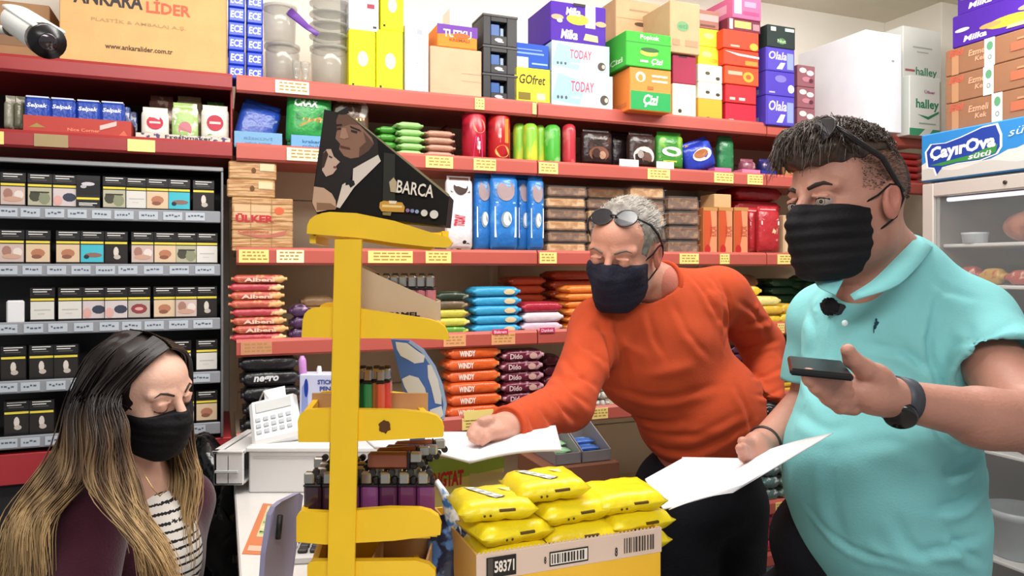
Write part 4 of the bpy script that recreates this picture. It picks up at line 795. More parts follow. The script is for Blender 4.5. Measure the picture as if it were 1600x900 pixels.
t = MB().lathe([(.006, 0), (.006, .004), (.003, .005)], mat('#55504a', rough=.3, metal=.8), 12); t.v = [tuple(FRI.w(.285+x, -.02-z, 1.862+y)) for x, y, z in t.v]; t.build('lock', do, world=True)
FS = [1.683, 1.548, 1.40, 1.22, 1.02, .68, .42]
for z in FS: fb('wire_shelf', .022, FW-.022, .05, FD-.03, z-.012, z, mat('#d4d6d4', rough=.4, name='shelf_white'))
fb('strip_light', .05, FW-.05, .03, .05, 1.825, 1.838, mat('#f0f4ff', emit=.8, name='fridge_lamp'))
def fthing(mb, name, label, cat, u, v, z, group=None, smooth=True, rz=0):
    o = mb.build(name, None, smooth); o.location = FRI.w(u, v, z); o.rotation_euler = (0, 0, FRI.a+rz); return tag(o, label, cat, group)
fthing(MB().ell((0, 0, .05), (.085, .05, .05), mat('#c27a5c', rough=.4, col2='#8e4232', vscale=18, soft=.1, name='ham')), 'wrapped_ham', 'large wrapped ham on the top fridge shelf', 'ham', .27, .12, FS[0])
fthing(MB().ell((0, 0, .045), (.07, .05, .045), mat('#b8603c', rough=.4, col2='#d8a080', vscale=18, soft=.1, name='ham')), 'wrapped_ham', 'orange-brown ham behind at the right of the top fridge shelf', 'ham', .43, .16, FS[0])
fthing(MB().lathe([(.03, 0), (.036, .003), (.038, .028), (.040, .03), (.040, .036), (.001, .037)], plast('#c9d4da', .3), 24), 'round_tub', 'small round white tub on the top fridge shelf', 'tub', .115, .08, FS[0])
for i, (u, c, c2) in enumerate(((.09, '#a84c42', '#d8b0a0'), (.17, '#c49a4a', '#b45a3c'), (.26, '#b4524a', '#dcb8a4'), (.36, '#cfa060', '#a04434'), (.46, '#a03c38', '#c89a8a'))):
    fthing(MB().pillow(.085, .05, .06-.006*(i % 3), foil(c, c2, 26), 'x', seed=i), 'sausage_packet', 'sausage packet on the second fridge shelf, %s from the left' % NTH[i], 'packet', u, .07, FS[1], 'sausage packets in the fridge')
for i, (u, c, c2) in enumerate(((.10, '#c4a088', '#8a4038'), (.20, '#a85048', '#d8b8a8'), (.31, '#b88a5c', '#8a3c34'), (.42, '#9a4840', '#d0b0a0'))):
    fthing(MB().pillow(.095, .05, .055, foil(c, c2, 26), 'x', seed=i+9), 'sausage_packet', 'sausage packet on the third fridge shelf, %s from the left' % NTH[i], 'packet', u, .08, FS[2], 'sausage packets on the third fridge shelf')
for i, (k, u, c, c2) in enumerate(((3, .12, '#8a3c34', '#d8c0b0'), (3, .27, '#b4a08c', '#7c3a34'), (4, .15, '#6a6c78', '#a04434'), (4, .32, '#8a3c34', '#b0a8a0'), (5, .10, '#5c5460', '#8a4c44'))):
    fthing(MB().pillow(.10, .06, .06, foil(c, c2, 26), 'x', seed=i+20), 'sausage_packet', ['reddish packet low in the fridge, fourth shelf left', 'greyish packet low in the fridge, fourth shelf right', 'grey packet in the fridge, fifth shelf left', 'dark red packet in the fridge, fifth shelf right', 'dark packet in the fridge beside the pail shelf'][i], 'packet', u, .10, FS[k])
pail = thing('yoghurt_pail', 'grey-white yoghurt pail behind the lower fridge glass', 'pail', FRI.w(FRI.u(1592, .16), .16, FS[5]), FRI.a)
pp = plast('#aab4ba', .35); MB().lathe([(.075, 0), (.080, .004), (.095, .125), (.100, .127), (.100, .150), (.092, .152), (.09, .14), (.02, .138)], pp, 28).build('pail_body', pail, True)
MB().tube([(.1*math.cos(a), -.02-.0*a, .135-.03*math.sin(a)) for a in [PI*i/12 for i in range(13)]], .0025, plast('#dfe3e4')).build('handle', pail, True)
BX = [('kraft_carton', 1472)]
# three brown cartons and purple boxes on the fridge
zb = FT
bro = mat('#94684a', rough=.8, var=.05, vscale=8, name='brown_card')
for i in range(3):
    h = [.096, .090, .088][i]; w, d = .40, .30
    t = thing('brown_carton', 'brown carton with white green tape, %s of three on the fridge' % ['bottom', 'middle', 'top'][i], 'box', FRI.w(.055+w/2, .0+.02, zb), FRI.a, 'brown cartons on the fridge')
    MB().box(-w/2, w/2, 0, d, 0, h-.001, bro, .003).build('carton_body', t)
    xs = [.40, .33, .34][i]
    face_prints([('r', .06, 0, .12, .75, '#b88a64'), ('t', 'Eti', .10, .82, .13, .26, '#cf6a50', .05, .2), ('t', 'Eti', .10, .82, .12, .24, '#b85a44', .02, .2), ('t', 'Ezmeli', .29, .66, .17, .22, '#d6a684', .02, .15), ('t', 'Kek', .31, .40, .10, .18, '#d6a684', .02, .15), ('r', xs, 0, xs+.085, 1, '#e3e8e0'), ('d', xs+.045, .72, .026, .16, '#5f9a72'), ('d', xs+.045, .32, .017, .09, '#7c8a80'), ('d', xs+.045, .32, .009, .05, '#e3e8e0'), ('r', .55, .3, .72, .6, '#b8684c'), ('r', .6, .65, .8, .72, '#c08a64')], w, h, t)
    zb += h
t = thing('purple_box', 'purple box printed Milka on the brown cartons, lower one', 'box', FRI.w(.26, .02, zb), FRI.a, 'purple boxes on the fridge')
mk2 = [('d', .52, .35, .20, .16, '#e9b63e'), ('d', .36, .38, .1, .08, '#c89a5c'), ('t', 'Milka', .22, .2, .22, .18, '#f2ecfa', .03, .2), ('d', .70, .58, .10, .08, '#d0a07c'), ('d', .1, .5, .07, .06, '#e8dcd0'), ('t', 'Milka', .82, .75, .22, .2, '#f2ecfa', .03, .2), ('p', [(.5, .12), (.7, .1), (.68, .22), (.52, .22)], '#e3c48c')]
MB().box(-.18, .18, 0, .2, 0, .105, card('#4a219c'), .003).build('carton_body', t); face_prints(mk2, .36, .105, t)
dup(t, FRI.w(.27, .03, zb+.106), None, 'purple box printed Milka on the brown cartons, upper one')
# ---------------- counter ----------------
CN = Frame((-.443, 1.198), WA); CZT = 1.10
ctr = thing('sales_counter', 'white-topped sales counter under the yellow rack', 'counter', CN.w(.28, -.1, 0), WA)
def cb(name, u0, u1, v0, v1, z0, z1, m, par=ctr, c=.003):
    b = MB().box(u0, u1, v0, v1, z0, z1, m, c); b.v = [tuple(CN.w(*p)) for p in b.v]; return b.build(name, par, world=True)
cb('worktop', 0, .57, -.85, .60, CZT-.03, CZT, mat('#dedbd8', rough=.3, var=.02, name='worktop_white'))
cb('counter_body', .02, .55, -.83, .58, .08, CZT-.03, mat('#cfcac4', rough=.5, name='counter_panel')); cb('plinth', .04, .53, -.80, .55, 0, .08, blk)
def onc(px, py, z=CZT): Y = (CZ-z)*FPX/(py-HOR); return P(px, py, Y)
# flyer
fl = MB(); c = [onc(378, 866), onc(411, 787), onc(440, 790), onc(420, 868)]
fl.add([tuple(p+Vector((0, 0, .0012))) for p in c]+[tuple(p+Vector((0, 0, .0002))) for p in c], [(0, 1, 2, 3), (7, 6, 5, 4), (0, 4, 5, 1), (1, 5, 6, 2), (2, 6, 7, 3), (3, 7, 4, 0)], mat('#d07c50', rough=.5, name='flyer'))
def flq(a, b_, e, f_, col):
    def bl(s, q): return c[0]*(1-s)*(1-q)+c[3]*s*(1-q)+c[1]*(1-s)*q+c[2]*s*q
    fl.add([tuple(bl(x, y)+Vector((0, 0, .0016))) for x, y in ((a, b_), (e, b_), (e, f_), (a, f_))], [(0, 1, 2, 3)], ink(col))
flq(.3, .3, .85, .95, '#c8c49a')
for i in range(6): flq(.36, .36+i*.1, .8-(i % 2)*.1, .41+i*.1, ('#8aa85c', '#d8d0a8')[i % 2])
flq(.15, .05, .7, .14, '#e8b8a0')
o = fl.build('price_flyer'); tag(o, 'orange flyer with green print lying at the counter\'s left edge', 'flyer')
# cash drawer and its open tray
F0 = Frame((0, 1.64), 0)
wh = plast('#dcdcdc', .35); wh2 = plast('#c4c6c8', .4)
zt_ = CZ-(697-HOR)*1.64/FPX
cd_ = thing('cash_drawer', 'white cash drawer box beside the yellow rack with its side drawer pulled out', 'cash drawer', (-.47, 1.64, CZT), 0)
def ab(name, x0, x1, y0, y1, z0, z1, m, par, c=.004): b = MB().box(x0, x1, y0, y1, z0, z1, m, c); return b.build(name, par, world=True)
xa, xb = F0.u(388), F0.u(388)+.36
ab('drawer_case', xa, xb, 1.64, 1.90, CZT, zt_-.012, wh, cd_); ab('case_top', xa-.004, xb, 1.632, 1.905, zt_-.012, zt_, plast('#e6e6e6', .3), cd_)
ab('groove', xa+.012, xb-.01, 1.6385, 1.642, CZT+.078, CZT+.081, wh2, cd_, .0005)
tr = MB(); xl, xr, y0, y1, z0, z1 = F0.u(338), xa-.006, 1.625, 1.84, CZT+.022, zt_-.012
for q in ((xl, xr, y0, y0+.008, z0, z1), (xl, xr, y1-.008, y1, z0, z1), (xl, xl+.008, y0, y1, z0, z1), (xl, xr, y0, y1, z0, z0+.006), (xl+.03, xl+.034, y0, y1, z0, z1-.006)): tr.box(*q, wh, .002)
tr.box(xl-.003, xr, y0-.003, y0+.012, z1, z1+.006, wh, .002); tr.box(xl-.003, xl+.012, y0-.003, y1, z1, z1+.006, wh, .002); tr.box(xl+.012, xr, y0+.012, y1, z1-.004, z1, plast('#e9e9ea'), .001)
tr.box(xl+.004, xr-.01, y0-.006, y0-.002, z0+.028, z0+.034, wh2, .001)
tr.build('open_drawer', cd_, world=True)
def quads(pts, m, mb, th=None): mb.add([tuple(p) for p in pts], [list(range(len(pts)))], m)
# desk terminal tilted on the drawer
tm = thing('card_terminal', 'white tilted desk terminal with grey keys on the cash drawer', 'terminal', P(432, 690, 1.70), 0)
tb = MB(); R4 = Matrix.Translation(P(436, 692, 1.69)) @ Matrix.Rotation(math.radians(24), 4, 'Z') @ Matrix.Rotation(math.radians(38), 4, 'X') @ Matrix.Rotation(math.radians(-14), 4, 'Y')
def tbx(name, x0, x1, y0, y1, z0, z1, m, par, c=.004, M4=R4):
    b = MB().box(x0, x1, y0, y1, z0, z1, m, c); b.v = [tuple(M4 @ Vector(p)) for p in b.v]; return b.build(name, par, world=True)
tbx('terminal_body', -.055, .055, -.01, .12, .0, .03, plast('#e8e8e8', .3), tm, .008)
for r in range(3):
    for k in range(5): tbx('key', -.042+k*.017, -.031+k*.017, .012+r*.018, .023+r*.018, .03, .0335, plast('#b4bcc4', .4), tm, .001)
tbx('display', -.04, .04, .075, .105, .03, .033, plast('#c8cccc', .2), tm, .001)
tbx('paper_slip', -.02, .03, .11, .16, .01, .0115, plast('#eceaea', .6), tm, .0004)
MB().tube([P(430, 640, 1.74), P(422, 625, 1.76), P(412, 612, 1.78), P(405, 628, 1.80), P(398, 650, 1.82)], .002, plast('#dcdcdc')).build('cable', tm, True, world=True)
# pen box
pz = zt_; Yp = 1.74; FP = Frame((0, Yp), 0)
pb = thing('pen_box', 'white and blue box of stick pens printed STICK PEN behind the yellow rack', 'box', (FP.u(492), Yp, pz), 0)
u0, u1 = FP.u(468), FP.u(530); hh = FP.z(490, 585)-pz
ab('box_body', u0, u1, Yp, Yp+.05, pz, pz+hh, card('#c8cce8'), pb, .002)
m_ = MB(); cx = (u0+u1)/2
m_.poly([(u0+.003, pz+.01), (u0+.022, pz+.01), (u0+.018, pz+hh-.01), (u0+.006, pz+hh-.03)], Yp-.001, ink('#8a9ad0')); m_.disc(u0+.016, pz+hh-.032, .005, .022, Yp-.0014, ink('#1e3a9c'))
m_.text('STICK', cx+.014, pz+hh-.018, .036, .011, Yp-.0012, ink('#3a4a8c'), .04); m_.text('PEN', cx+.014, pz+hh-.034, .026, .011, Yp-.0012, ink('#3a4a8c'), .04)
m_.build('lettering', pb, world=True)
for i, (a, b_, c_, nm) in enumerate((((476, 620), (472, 556), '#c487c8', 'pink pen standing tall in the stick pen box'), ((497, 620), (499, 572), '#e0e0e4', 'white pen standing in the stick pen box'))):
    q = MB(); A_, B_ = P(a[0], a[1], Yp+.02), P(b_[0], b_[1], Yp+.02); q.tube([A_, A_.lerp(B_, .9), B_], [.009-.003*i, .009-.003*i, .004], plast(c_), 12); o = q.build('pen', None, True); tag(o, nm, 'pen')
# ---------------- yellow rack ----------------
ym = mat('#efc21e', rough=.38, spec=.5, var=.05, vscale=7, name='yellow_rack', bump=.06, bscale=14)
ym2 = ym
Yf = .95; FF = Frame((0, Yf), 0)
rack = thing('yellow_counter_rack', 'yellow five-tier counter rack holding lighters', 'rack', (FF.u(575), Yf+.07, CZT), 0)
def pxpoly(pts, Y): return [(P(a, b_, Y).x, P(a, b_, Y).z) for a, b_ in pts]
T = [[(479, 365), (480, 352), (484, 343), (492, 337), (503, 333), (515, 331), (557, 333), (616, 345), (663, 360), (701, 371), (707, 379), (704, 384), (696, 387), (663, 385), (612, 379), (565, 372)],
 [(471, 527), (473, 500), (476, 490), (482, 484), (490, 481), (523, 480), (561, 482), (620, 491), (671, 499), (686, 504), (695, 511), (700, 522), (701, 531), (646, 529), (519, 528)],
 [(466, 691), (465, 658), (468, 648), (474, 643), (482, 640), (515, 639), (629, 641), (668, 645), (682, 650), (690, 659), (693, 670), (692, 683), (600, 688), (520, 691)],
 [(463, 847), (463, 808), (466, 802), (472, 799), (509, 801), (607, 794), (655, 795), (672, 799), (684, 807), (689, 820), (688, 836), (615, 845), (509, 851)],
 [(480, 948), (480, 884), (484, 879), (492, 877), (560, 877), (650, 876), (670, 882), (680, 892), (682, 940)]]
DP = .135
for k, pts in enumerate(T):
    q = pxpoly(pts, Yf); Yr = Yf+DP; xm = max(a for a, b_ in pts); rq = [(P(490+(a-466)*.77+(4 if k == 0 else 0), 0, Yr).x, P(0, b_, Yf).z) for a, b_ in pts]; mb = MB().prism(q, Yf, Yf+.011, ym); fbd = mb.build('front_board', rack, world=True)
    zmin = min(z for x, z in q); zmax = max(z for x, z in q); x0 = min(x for x, z in q); x1 = max(x for x, z in q)
    MB().prism(rq, Yf+DP, Yf+DP+.011, ym).build('rear_board', rack, world=True)
    zb_ = zmin+.004 if k else zmin+.016
    rx0, rx1 = min(x for x, z in rq), max(x for x, z in rq)
    def slab(nm, A, B, C, D, za, zb2, zc2=None, zd2=None):
        zc2 = zb2 if zc2 is None else zc2
        MB().add([(A, Yf+.011, za), (B, Yf+.011, za), (C, Yf+DP, za), (D, Yf+DP, za), (A, Yf+.011, zb2), (B, Yf+.011, zb2), (C, Yf+DP, zb2), (D, Yf+DP, zb2)], [(3, 2, 1, 0), (4, 5, 6, 7), (0, 1, 5, 4), (1, 2, 6, 5), (2, 3, 7, 6), (3, 0, 4, 7)], ym).build(nm, rack, world=True)
    slab('tray_floor', x0+.006, x1-.015, rx1-.012, rx0+.004, zb_, zb_+.004)
    slab('end_board', x0+.001, x0+.009, rx0+.009, rx0+.001, zmin+.006, zmax-.010)
    slab('end_board', x1-.014, x1-.006, rx1-.006, rx1-.014, zmin+.006, zmin+.022)
for (a, b_, c_, d_) in ((523, 565, 372, 0), ):
    pl = pxpoly([(523, 374), (565, 374), (551, 1020), (509, 1020)], Yf-.006)
    MB().prism(pl, Yf-.006, Yf, ym).build('front_post', rack, world=True)
    pl = pxpoly([(523, 374), (565, 374), (551, 1020), (509, 1020)], Yf)
    pl = [(P(800+(x/Yf*FPX), 0, Yf+DP+.012).x, z) for x, z in pl]; MB().prism(pl, Yf+DP+.011, Yf+DP+.020, ym).build('rear_post', rack, world=True)
ab('base_board', FF.u(480), FF.u(690), Yf-.02, Yf+DP+.04, CZT, CZT+.012, ym, rack)
m_ = MB(); st = P(600, 667, Yf-.0006)
R_ = random.Random(5); m_.poly([(st.x+.0085*math.cos(a)*R_.uniform(.7, 1.1), st.z+.009*math.sin(a)*R_.uniform(.75, 1.15)) for a in [2*PI*i/16 for i in range(16)]], Yf-.0007, ink('#5a3418')); o = m_.build('brown_stain', rack, world=True)
# black triangular carton on the top tier
YC = Yf+.03
tri = [(507, 171), (544, 179), (702, 305), (697, 352), (495, 334), (487, 317)]
bc = thing('black_display_carton', 'black slanted display carton printed BARCA with a couple picture on the yellow rack', 'carton', (P(590, 345, YC).x, YC+.03, P(590, 345, YC).z), 0)
MB().prism(pxpoly(tri, YC), YC, YC+.075, mat('#0f0b09', rough=.6, spec=.2, name='black_card')).build('carton_body', bc, world=True)
m_ = MB(); L_ = [0]
def bz(pts, c, zoom=True):
    L_[0] += 1; m_.poly(pxpoly([(340+a/3.6, 150+b_/3.6) for a, b_ in pts] if zoom else pts, YC), YC-.0004-.00012*L_[0], ink(c))
bz([(735, 105), (740, 100), (1305, 555), (1300, 568)], '#8a8060')
bz([(600, 78), (735, 105), (900, 245), (905, 330), (770, 420), (740, 480), (700, 540), (665, 620), (560, 650), (535, 600), (560, 420)], '#1d1512')
bz([(668, 140), (684, 95), (728, 100), (800, 165), (868, 235), (880, 270), (850, 310), (795, 345), (750, 352), (712, 338), (684, 300), (690, 270), (664, 240), (672, 190)], '#8c6450')
bz([(668, 140), (684, 95), (728, 100), (800, 165), (745, 160), (700, 175), (672, 200)], '#6b4a3a')
bz([(820, 200), (880, 270), (850, 310), (795, 345), (800, 290), (835, 260)], '#5c3e30')
bz([(670, 160), (700, 158), (702, 168), (670, 172)], '#20140e'); bz([(745, 168), (800, 190), (812, 204), (750, 180)], '#20140e')
bz([(672, 182), (696, 180), (696, 190), (674, 192)], '#2a1a14'); bz([(752, 190), (788, 200), (785, 212), (752, 202)], '#2a1a14')
bz([(700, 180), (722, 182), (740, 235), (712, 245), (688, 236)], '#a87e66'); bz([(690, 278), (745, 292), (748, 302), (694, 292)], '#5a2e26')
bz([(664, 98), (735, 60), (740, 100), (700, 104)], '#14100c')
bz([(598, 320), (616, 300), (640, 300), (655, 340), (690, 372), (668, 395), (672, 412), (650, 440), (612, 455), (590, 420), (592, 360)], '#c8a896')
bz([(592, 330), (612, 306), (625, 330), (602, 400), (588, 410)], '#3a241c'); bz([(628, 335), (648, 345), (645, 353), (628, 345)], '#3a241c'); bz([(655, 395), (670, 397), (668, 410), (652, 406)], '#8c4440')
bz([(765, 410), (905, 332), (920, 368), (770, 515), (690, 632), (670, 625), (704, 500), (742, 475), (760, 500)], '#d8ccc0')
bz([(742, 470), (770, 478), (775, 500), (750, 518), (740, 500), (722, 505), (722, 480)], '#14100e')
bz([(545, 510), (600, 518), (645, 550), (667, 590), (670, 632), (560, 655), (535, 602)], '#c4a088')
bz([(560, 645), (560, 600), (640, 605), (668, 625), (666, 640)], '#8c6c50')
bz([(938, 320), (1000, 330), (1000, 640), (930, 640)], '#26251c')
v_, f_ = text_geo('BARCA', .015, 0)
O_ = P(340+1115/3.6, 150+525/3.6, YC); 
m_.add([(O_.x+(a*58/FPX*YC)*.99+(b_*20/FPX*YC)*.12, YC-.005, O_.z+(b_*20/FPX*YC)-(a*58/FPX*YC)*.15) for a, b_ in v_], f_, ink('#e6ddd0'))
O_ = P(616, 292, YC); m_.poly([(O_.x-.004, O_.z-.007), (O_.x+.003, O_.z-.008), (O_.x+.004, O_.z+.006), (O_.x, O_.z+.012), (O_.x-.006, O_.z+.006)], YC-.005, ink('#b8a684'))
bz([(915, 600), (935, 590), (1040, 600), (1055, 625), (1050, 655), (925, 650), (912, 628)], '#c8963c'); bz([(928, 612), (1040, 618), (1040, 630), (928, 626)], '#e8d08c'); bz([(965, 590), (1010, 592), (1005, 608), (968, 606)], '#e8dcc8'); bz([(930, 655), (980, 655), (975, 675), (932, 670)], '#8a7c50')
for i, (a, b_, c_, r_) in enumerate(((1072, 645, '#8a6a9c', 11), (1098, 648, '#7a8ab8', 11), (1124, 652, '#8aa0c8', 11), (1165, 660, '#d0d0cc', 19), (1220, 668, '#d4d4d0', 24))):
    p_ = P(340+a/3.6, 150+b_/3.6, YC); m_.disc(p_.x, p_.z, r_/3.6/FPX*YC, r_/3.6/FPX*YC, YC-.005-.0002*i, ink(c_))
m_.build('printed_face', bc, world=True)
# small packets showing behind the carton
# lighters
def lighter(col, x, Y, zb, label, group, turn=False, trans=False, key=[{}]):
    k = (col, turn)
    if k in key[0]: return dup(key[0][k], (x, Y, zb), (PI/2 if turn else 0)+random.uniform(-.06, .06), label)
    r = thing('lighter', label, 'lighter', (x, Y, zb), PI/2 if turn else 0, group)
    MB().box(-.0115, .0115, -.0058, .0058, 0, .056, mat(col, rough=.15, spec=.7, alpha=.92, name='tinted_plastic'), .004).build('fluid_body', r)
    MB().box(-.0118, .0118, -.0061, .0061, .054, .057, plast('#1c1a1c', .3), .001).build('collar', r)
    MB().box(-.0112, .003, -.0055, .0055, .057, .073, mat('#b8b4ac', rough=.25, metal=.9, name='chrome'), .002).build('hood', r)
    w = MB().lathe([(.0045, -.004), (.0048, -.003), (.0048, .003), (.0045, .004)], mat('#3a3836', rough=.4, metal=.6), 14); w.v = [(x_+.004, z_, y_+.072) for x_, y_, z_ in w.v]; w.build('spark_wheel', r)
    MB().box(.0055, .0115, -.005, .005, .057, .067, plast('#161416', .35), .0015).build('button', r)
    key[0][k] = r; return r
z2 = min(z for x, z in pxpoly(T[1], Yf))+.009
for i, px in enumerate((571, 587, 603, 617, 631, 645, 659, 673)):
    Y = 1.012; lighter('#d8848c', P(px, 0, Y).x, Y, z2, 'pink translucent lighter in the slanted tray, %s from the left' % NTH[i], 'pink lighters on the second tier', True)
yc = .985; ct = thing('slanted_lighter_tray', 'beige slanted cardboard tray of pink lighters on the second tier', 'tray', (P(623, 0, yc).x, yc+.02, z2), 0)
q = [(548, 410), (683, 472), (683, 505), (548, 505)]; MB().prism(pxpoly(q, yc), yc, yc+.003, card('#c9b294')).build('side_wall', ct, world=True); MB().prism(pxpoly(q, yc), yc+.046, yc+.049, card('#c9b294')).build('side_wall', ct, world=True)
e_ = pxpoly(q, yc); ab('end_wall', e_[1][0]-.003, e_[1][0], yc+.003, yc+.046, z2, e_[1][1], card('#c9b294'), ct, .0005)
m_ = MB(); m_.text('CAMEL', P(630, 491, yc).x, P(630, 491, yc).z, .045, .006, yc-.0006, ink('#2c2420'), .04); m_.build('lettering', ct, world=True)
z3 = min(z for x, z in pxpoly(T[2], Yf))+.009
for i, (px, c_, nm) in enumerate(((558, '#2a7a4c', 'dark green'), (567, '#2f8a54', 'green'), (576, '#3a9a62', 'bright green'), (588, '#d88a48', 'orange'), (596, '#e0664c', 'coral'), (605, '#dc4c40', 'red'))):
    Y = 1.04+.012*(i % 2); r = lighter(c_, P(px, 0, Y).x, Y, z3, '%s lighter with a black top on the third tier' % nm, 'coloured lighters on the third tier', True)
kf = kraft('#c39a6c')
ti = thing('kraft_insert', 'brown cardboard insert lining the third tier', 'insert', (P(590, 0, 1.0).x, 1.02, z3), 0)
ab('insert_base', FF.u(478), FF.u(668), .965, 1.078, z3, z3+.002, kf, ti, .0005)
i0, i1 = P(486, 0, 1.07).x, P(668, 0, 1.07).x
ab('insert_back', i0, i1, 1.074, 1.077, z3, P(0, 614, 1.075).z, kf, ti, .0005); 
z4 = min(z for x, z in pxpoly(T[3], Yf))+.010
n4 = 0
for r_ in range(4):
    Y = .990+.026*r_
    for c_ in range(7):
        px = 489+29.5*c_-(6 if r_ % 2 else 0)+r_*-3
        if px < 484 or px > 668: continue
        col = ['#5a2a52', '#6a2f5e', '#7c3c74', '#8a4a86'][(c_+r_) % 4] if c_ > 1 else ['#3a2430', '#4a2c3c'][c_ % 2]
        lighter(col, P(px, 0, Y).x, Y, z4, '%s lighter on the fourth tier, %s row, %s from the left' % ({'#5': 'dark purple', '#6': 'plum', '#7': 'purple', '#8': 'violet', '#3': 'near-black', '#4': 'dark maroon'}[col[:2]], ['front', 'second', 'third', 'rear'][r_], NTH[c_]), 'purple lighters on the fourth tier')
for i in range(4):
    Y = 1.0+.02*i; o = lighter('#8a4a2c', P(575+14*i, 0, Y).x, Y, z4+.082, 'brown lighter lying across the purple lighters, %s one' % ['nearest', 'second', 'third', 'farthest'][i], 'brown lighters lying on top'); o.rotation_euler = (0, PI/2, .25*(i % 2)); o.location.z = z4+.086
# fifth tier : crumpled cardboard and wrapped sweets
z5 = min(z for x, z in pxpoly(T[4], Yf))+.009
kb = thing('kraft_box', 'open brown cardboard box on the lowest tier', 'box', (P(620, 0, 1.0).x, 1.0, z5), 0)
KX0, KX1 = P(585, 0, 1.0).x, P(672, 0, 1.0).x; kz = P(0, 862, 1.0).z
for nm, q in (('front_wall', (KX0, KX1, .972, .975, z5, kz-.006)), ('rear_wall', (KX0, KX1, 1.065, 1.068, z5, kz+.006)), ('side_wall', (KX0, KX0+.003, .975, 1.065, z5, kz)), ('side_wall', (KX1-.003, KX1, .975, 1.065, z5, kz)), ('box_base', (KX0, KX1, .975, 1.065, z5, z5+.003))): ab(nm, *q, kf, kb, .0008)
MB().add([(KX0, .973, kz-.006), (KX1, .973, kz-.006), (KX1-.012, .945, kz-.022), (KX0+.006, .947, kz-.016)], [(0, 1, 2, 3)], kf).build('flap', kb, world=True)
for i in range(5):
    o = MB().pillow(.05, .03, .018, foil(['#8a4a70', '#a8708c', '#6a3a5c', '#b4a0a8', '#9a5a7c'][i], '#d0c0c8', 30), 'x', seed=i).build('wrapped_sweet', None, True); o.location = P([578, 600, 622, 640, 655][i], 0, 1.10+.02*(i % 2))+Vector((0, .05, 0)); o.location.z = CZT+.075+.0*i; o.location.z = 1.10; 
    o.location = Vector((P([575, 600, 625, 645, 662][i], 0, 1.17).x, 1.19+.02*(i % 2), CZT+.0)); o.rotation_euler = (0, 0, .3*i); o.scale = (1.2, 1.2, 1.6)
    tag(o, 'mauve wrapped sweet on the counter behind the rack, %s from the left' % NTH[i], 'sweet', 'mauve sweets behind the rack')
# keyboard
kbd = thing('keyboard', 'white keyboard with black keys behind the rack foot', 'keyboard', CN.w(.16, -.0, CZT), WA)
K = Frame(tuple(CN.w(.06, .02, 0)[:2]), WA*.3)
def kbx(name, u0, u1, v0, v1, z0, z1, m, c=.001, par=kbd):
    b = MB().box(u0, u1, v0, v1, z0, z1, m, c); b.v = [tuple(K.w(*p)) for p in b.v]; return b.build(name, par, world=True)
kbx('keyboard_case', 0, .32, 0, .15, CZT, CZT+.014, plast('#d4d2d2', .4), .003)
for r in range(6):
    for k in range(15): kbx('key', .010+k*.0202, .0265+k*.0202, .012+r*.0215, .0285+r*.0215, CZT+.014, CZT+.021, plast('#1e1d20' if r > 1 or k % 5 else '#dcdcdc', .35), .002)
# lavender tablet
tb_ = thing('lavender_tablet', 'lavender tablet standing on edge left of the yellow rack', 'tablet', onc(432, 900+60), 0)
pA = [P(407, 925, 1.02), P(415, 865, 1.03), P(424, 805, 1.04), P(430, 792, 1.045), P(440, 784, 1.05), P(468, 770, 1.12), P(474, 774, 1.125), P(452, 925, 1.10)]
nrm = (pA[1]-pA[0]).cross(pA[6]-pA[0]).normalized()
if nrm.y > 0: nrm = -nrm
zc = [p.copy() for p in pA]; zc[0].z = zc[7].z = CZT
V = [tuple(p) for p in zc]+[tuple(p-nrm*.008) for p in zc]; n = len(zc)
MB().add(V, [list(range(n)), list(range(2*n-1, n-1, -1))]+[[i, (i+1) % n, (i+1) % n+n, i+n] for i in range(n)], mat('#8d8aa8', rough=.35, name='lavender_shell')).build('tablet_body', tb_, world=True)
q = P(437, 824, 1.045)+nrm*.001; MB().tube([q+Vector((0, 0, .017)), q-Vector((.003, 0, .016))], .004, blk, 10).build('camera_lens', tb_, True, world=True)
# green yellow box with INGTAT lettering
FY = Frame((0, 1.27), .10)
carton(FY, 668, 788, 716, CZT, 0, .06, '#c8c27a', 'snack_carton', 'green and yellow carton printed KINGTAT behind the biscuit packs', 'carton', [('p', [(0, .75), (1, .9), (1, 1), (0, 1)], '#8aa848'), ('r', .55, .45, 1, .85, '#b8b088'), ('t', 'KINGTAT', .22, .80, .52, .15, '#b42430', .05, .25, .10), ('r', 0, 0, 1, .3, '#a8a468')])
# carton of yellow biscuit packs
BF = Frame((-.0445, .930), WA); bw = .272; bd = .2; bz0, bz1 = CZT, 1.238
yc_ = mat('#e9b62c', rough=.5, var=.04, vscale=8, name='yellow_carton'); rim = card('#d8bfae')
bx = thing('yellow_carton', 'open yellow carton numbered 58371 full of biscuit packs', 'carton', BF.w(bw/2, bd/2, CZT), WA)
def bb(name, u0, u1, v0, v1, z0, z1, m, par=bx, c=.0008):
    b = MB().box(u0, u1, v0, v1, z0, z1, m, c); b.v = [tuple(BF.w(*p)) for p in b.v]; return b.build(name, par, world=True)
bb('front_panel', 0, bw, 0, .003, bz0, bz1-.001, yc_); bb('rear_panel', 0, bw, bd-.003, bd, bz0, bz1, yc_); bb('side_panel', 0, .003, .003, bd-.003, bz0, bz1, mat('#c79a50', rough=.6, name='carton_inside')); bb('side_panel', bw-.003, bw, .003, bd-.003, bz0, bz1, yc_); bb('base_panel', 0, bw, 0, bd, bz0, bz0+.003, kf)
rb = bb('pale_rim', -.0008, bw+.0008, -.0012, .0005, bz1-.034, bz1, rim)
tt = MB()
for i in range(46):
    u = bw*i/46; tt.add([tuple(BF.w(u+a, -.0005, bz1+b_)) for a, b_ in ((0, 0), (bw/46, 0), (bw/92, .0035))], [(0, 1, 2)], rim)
tt.build('torn_edge', rb, world=True)
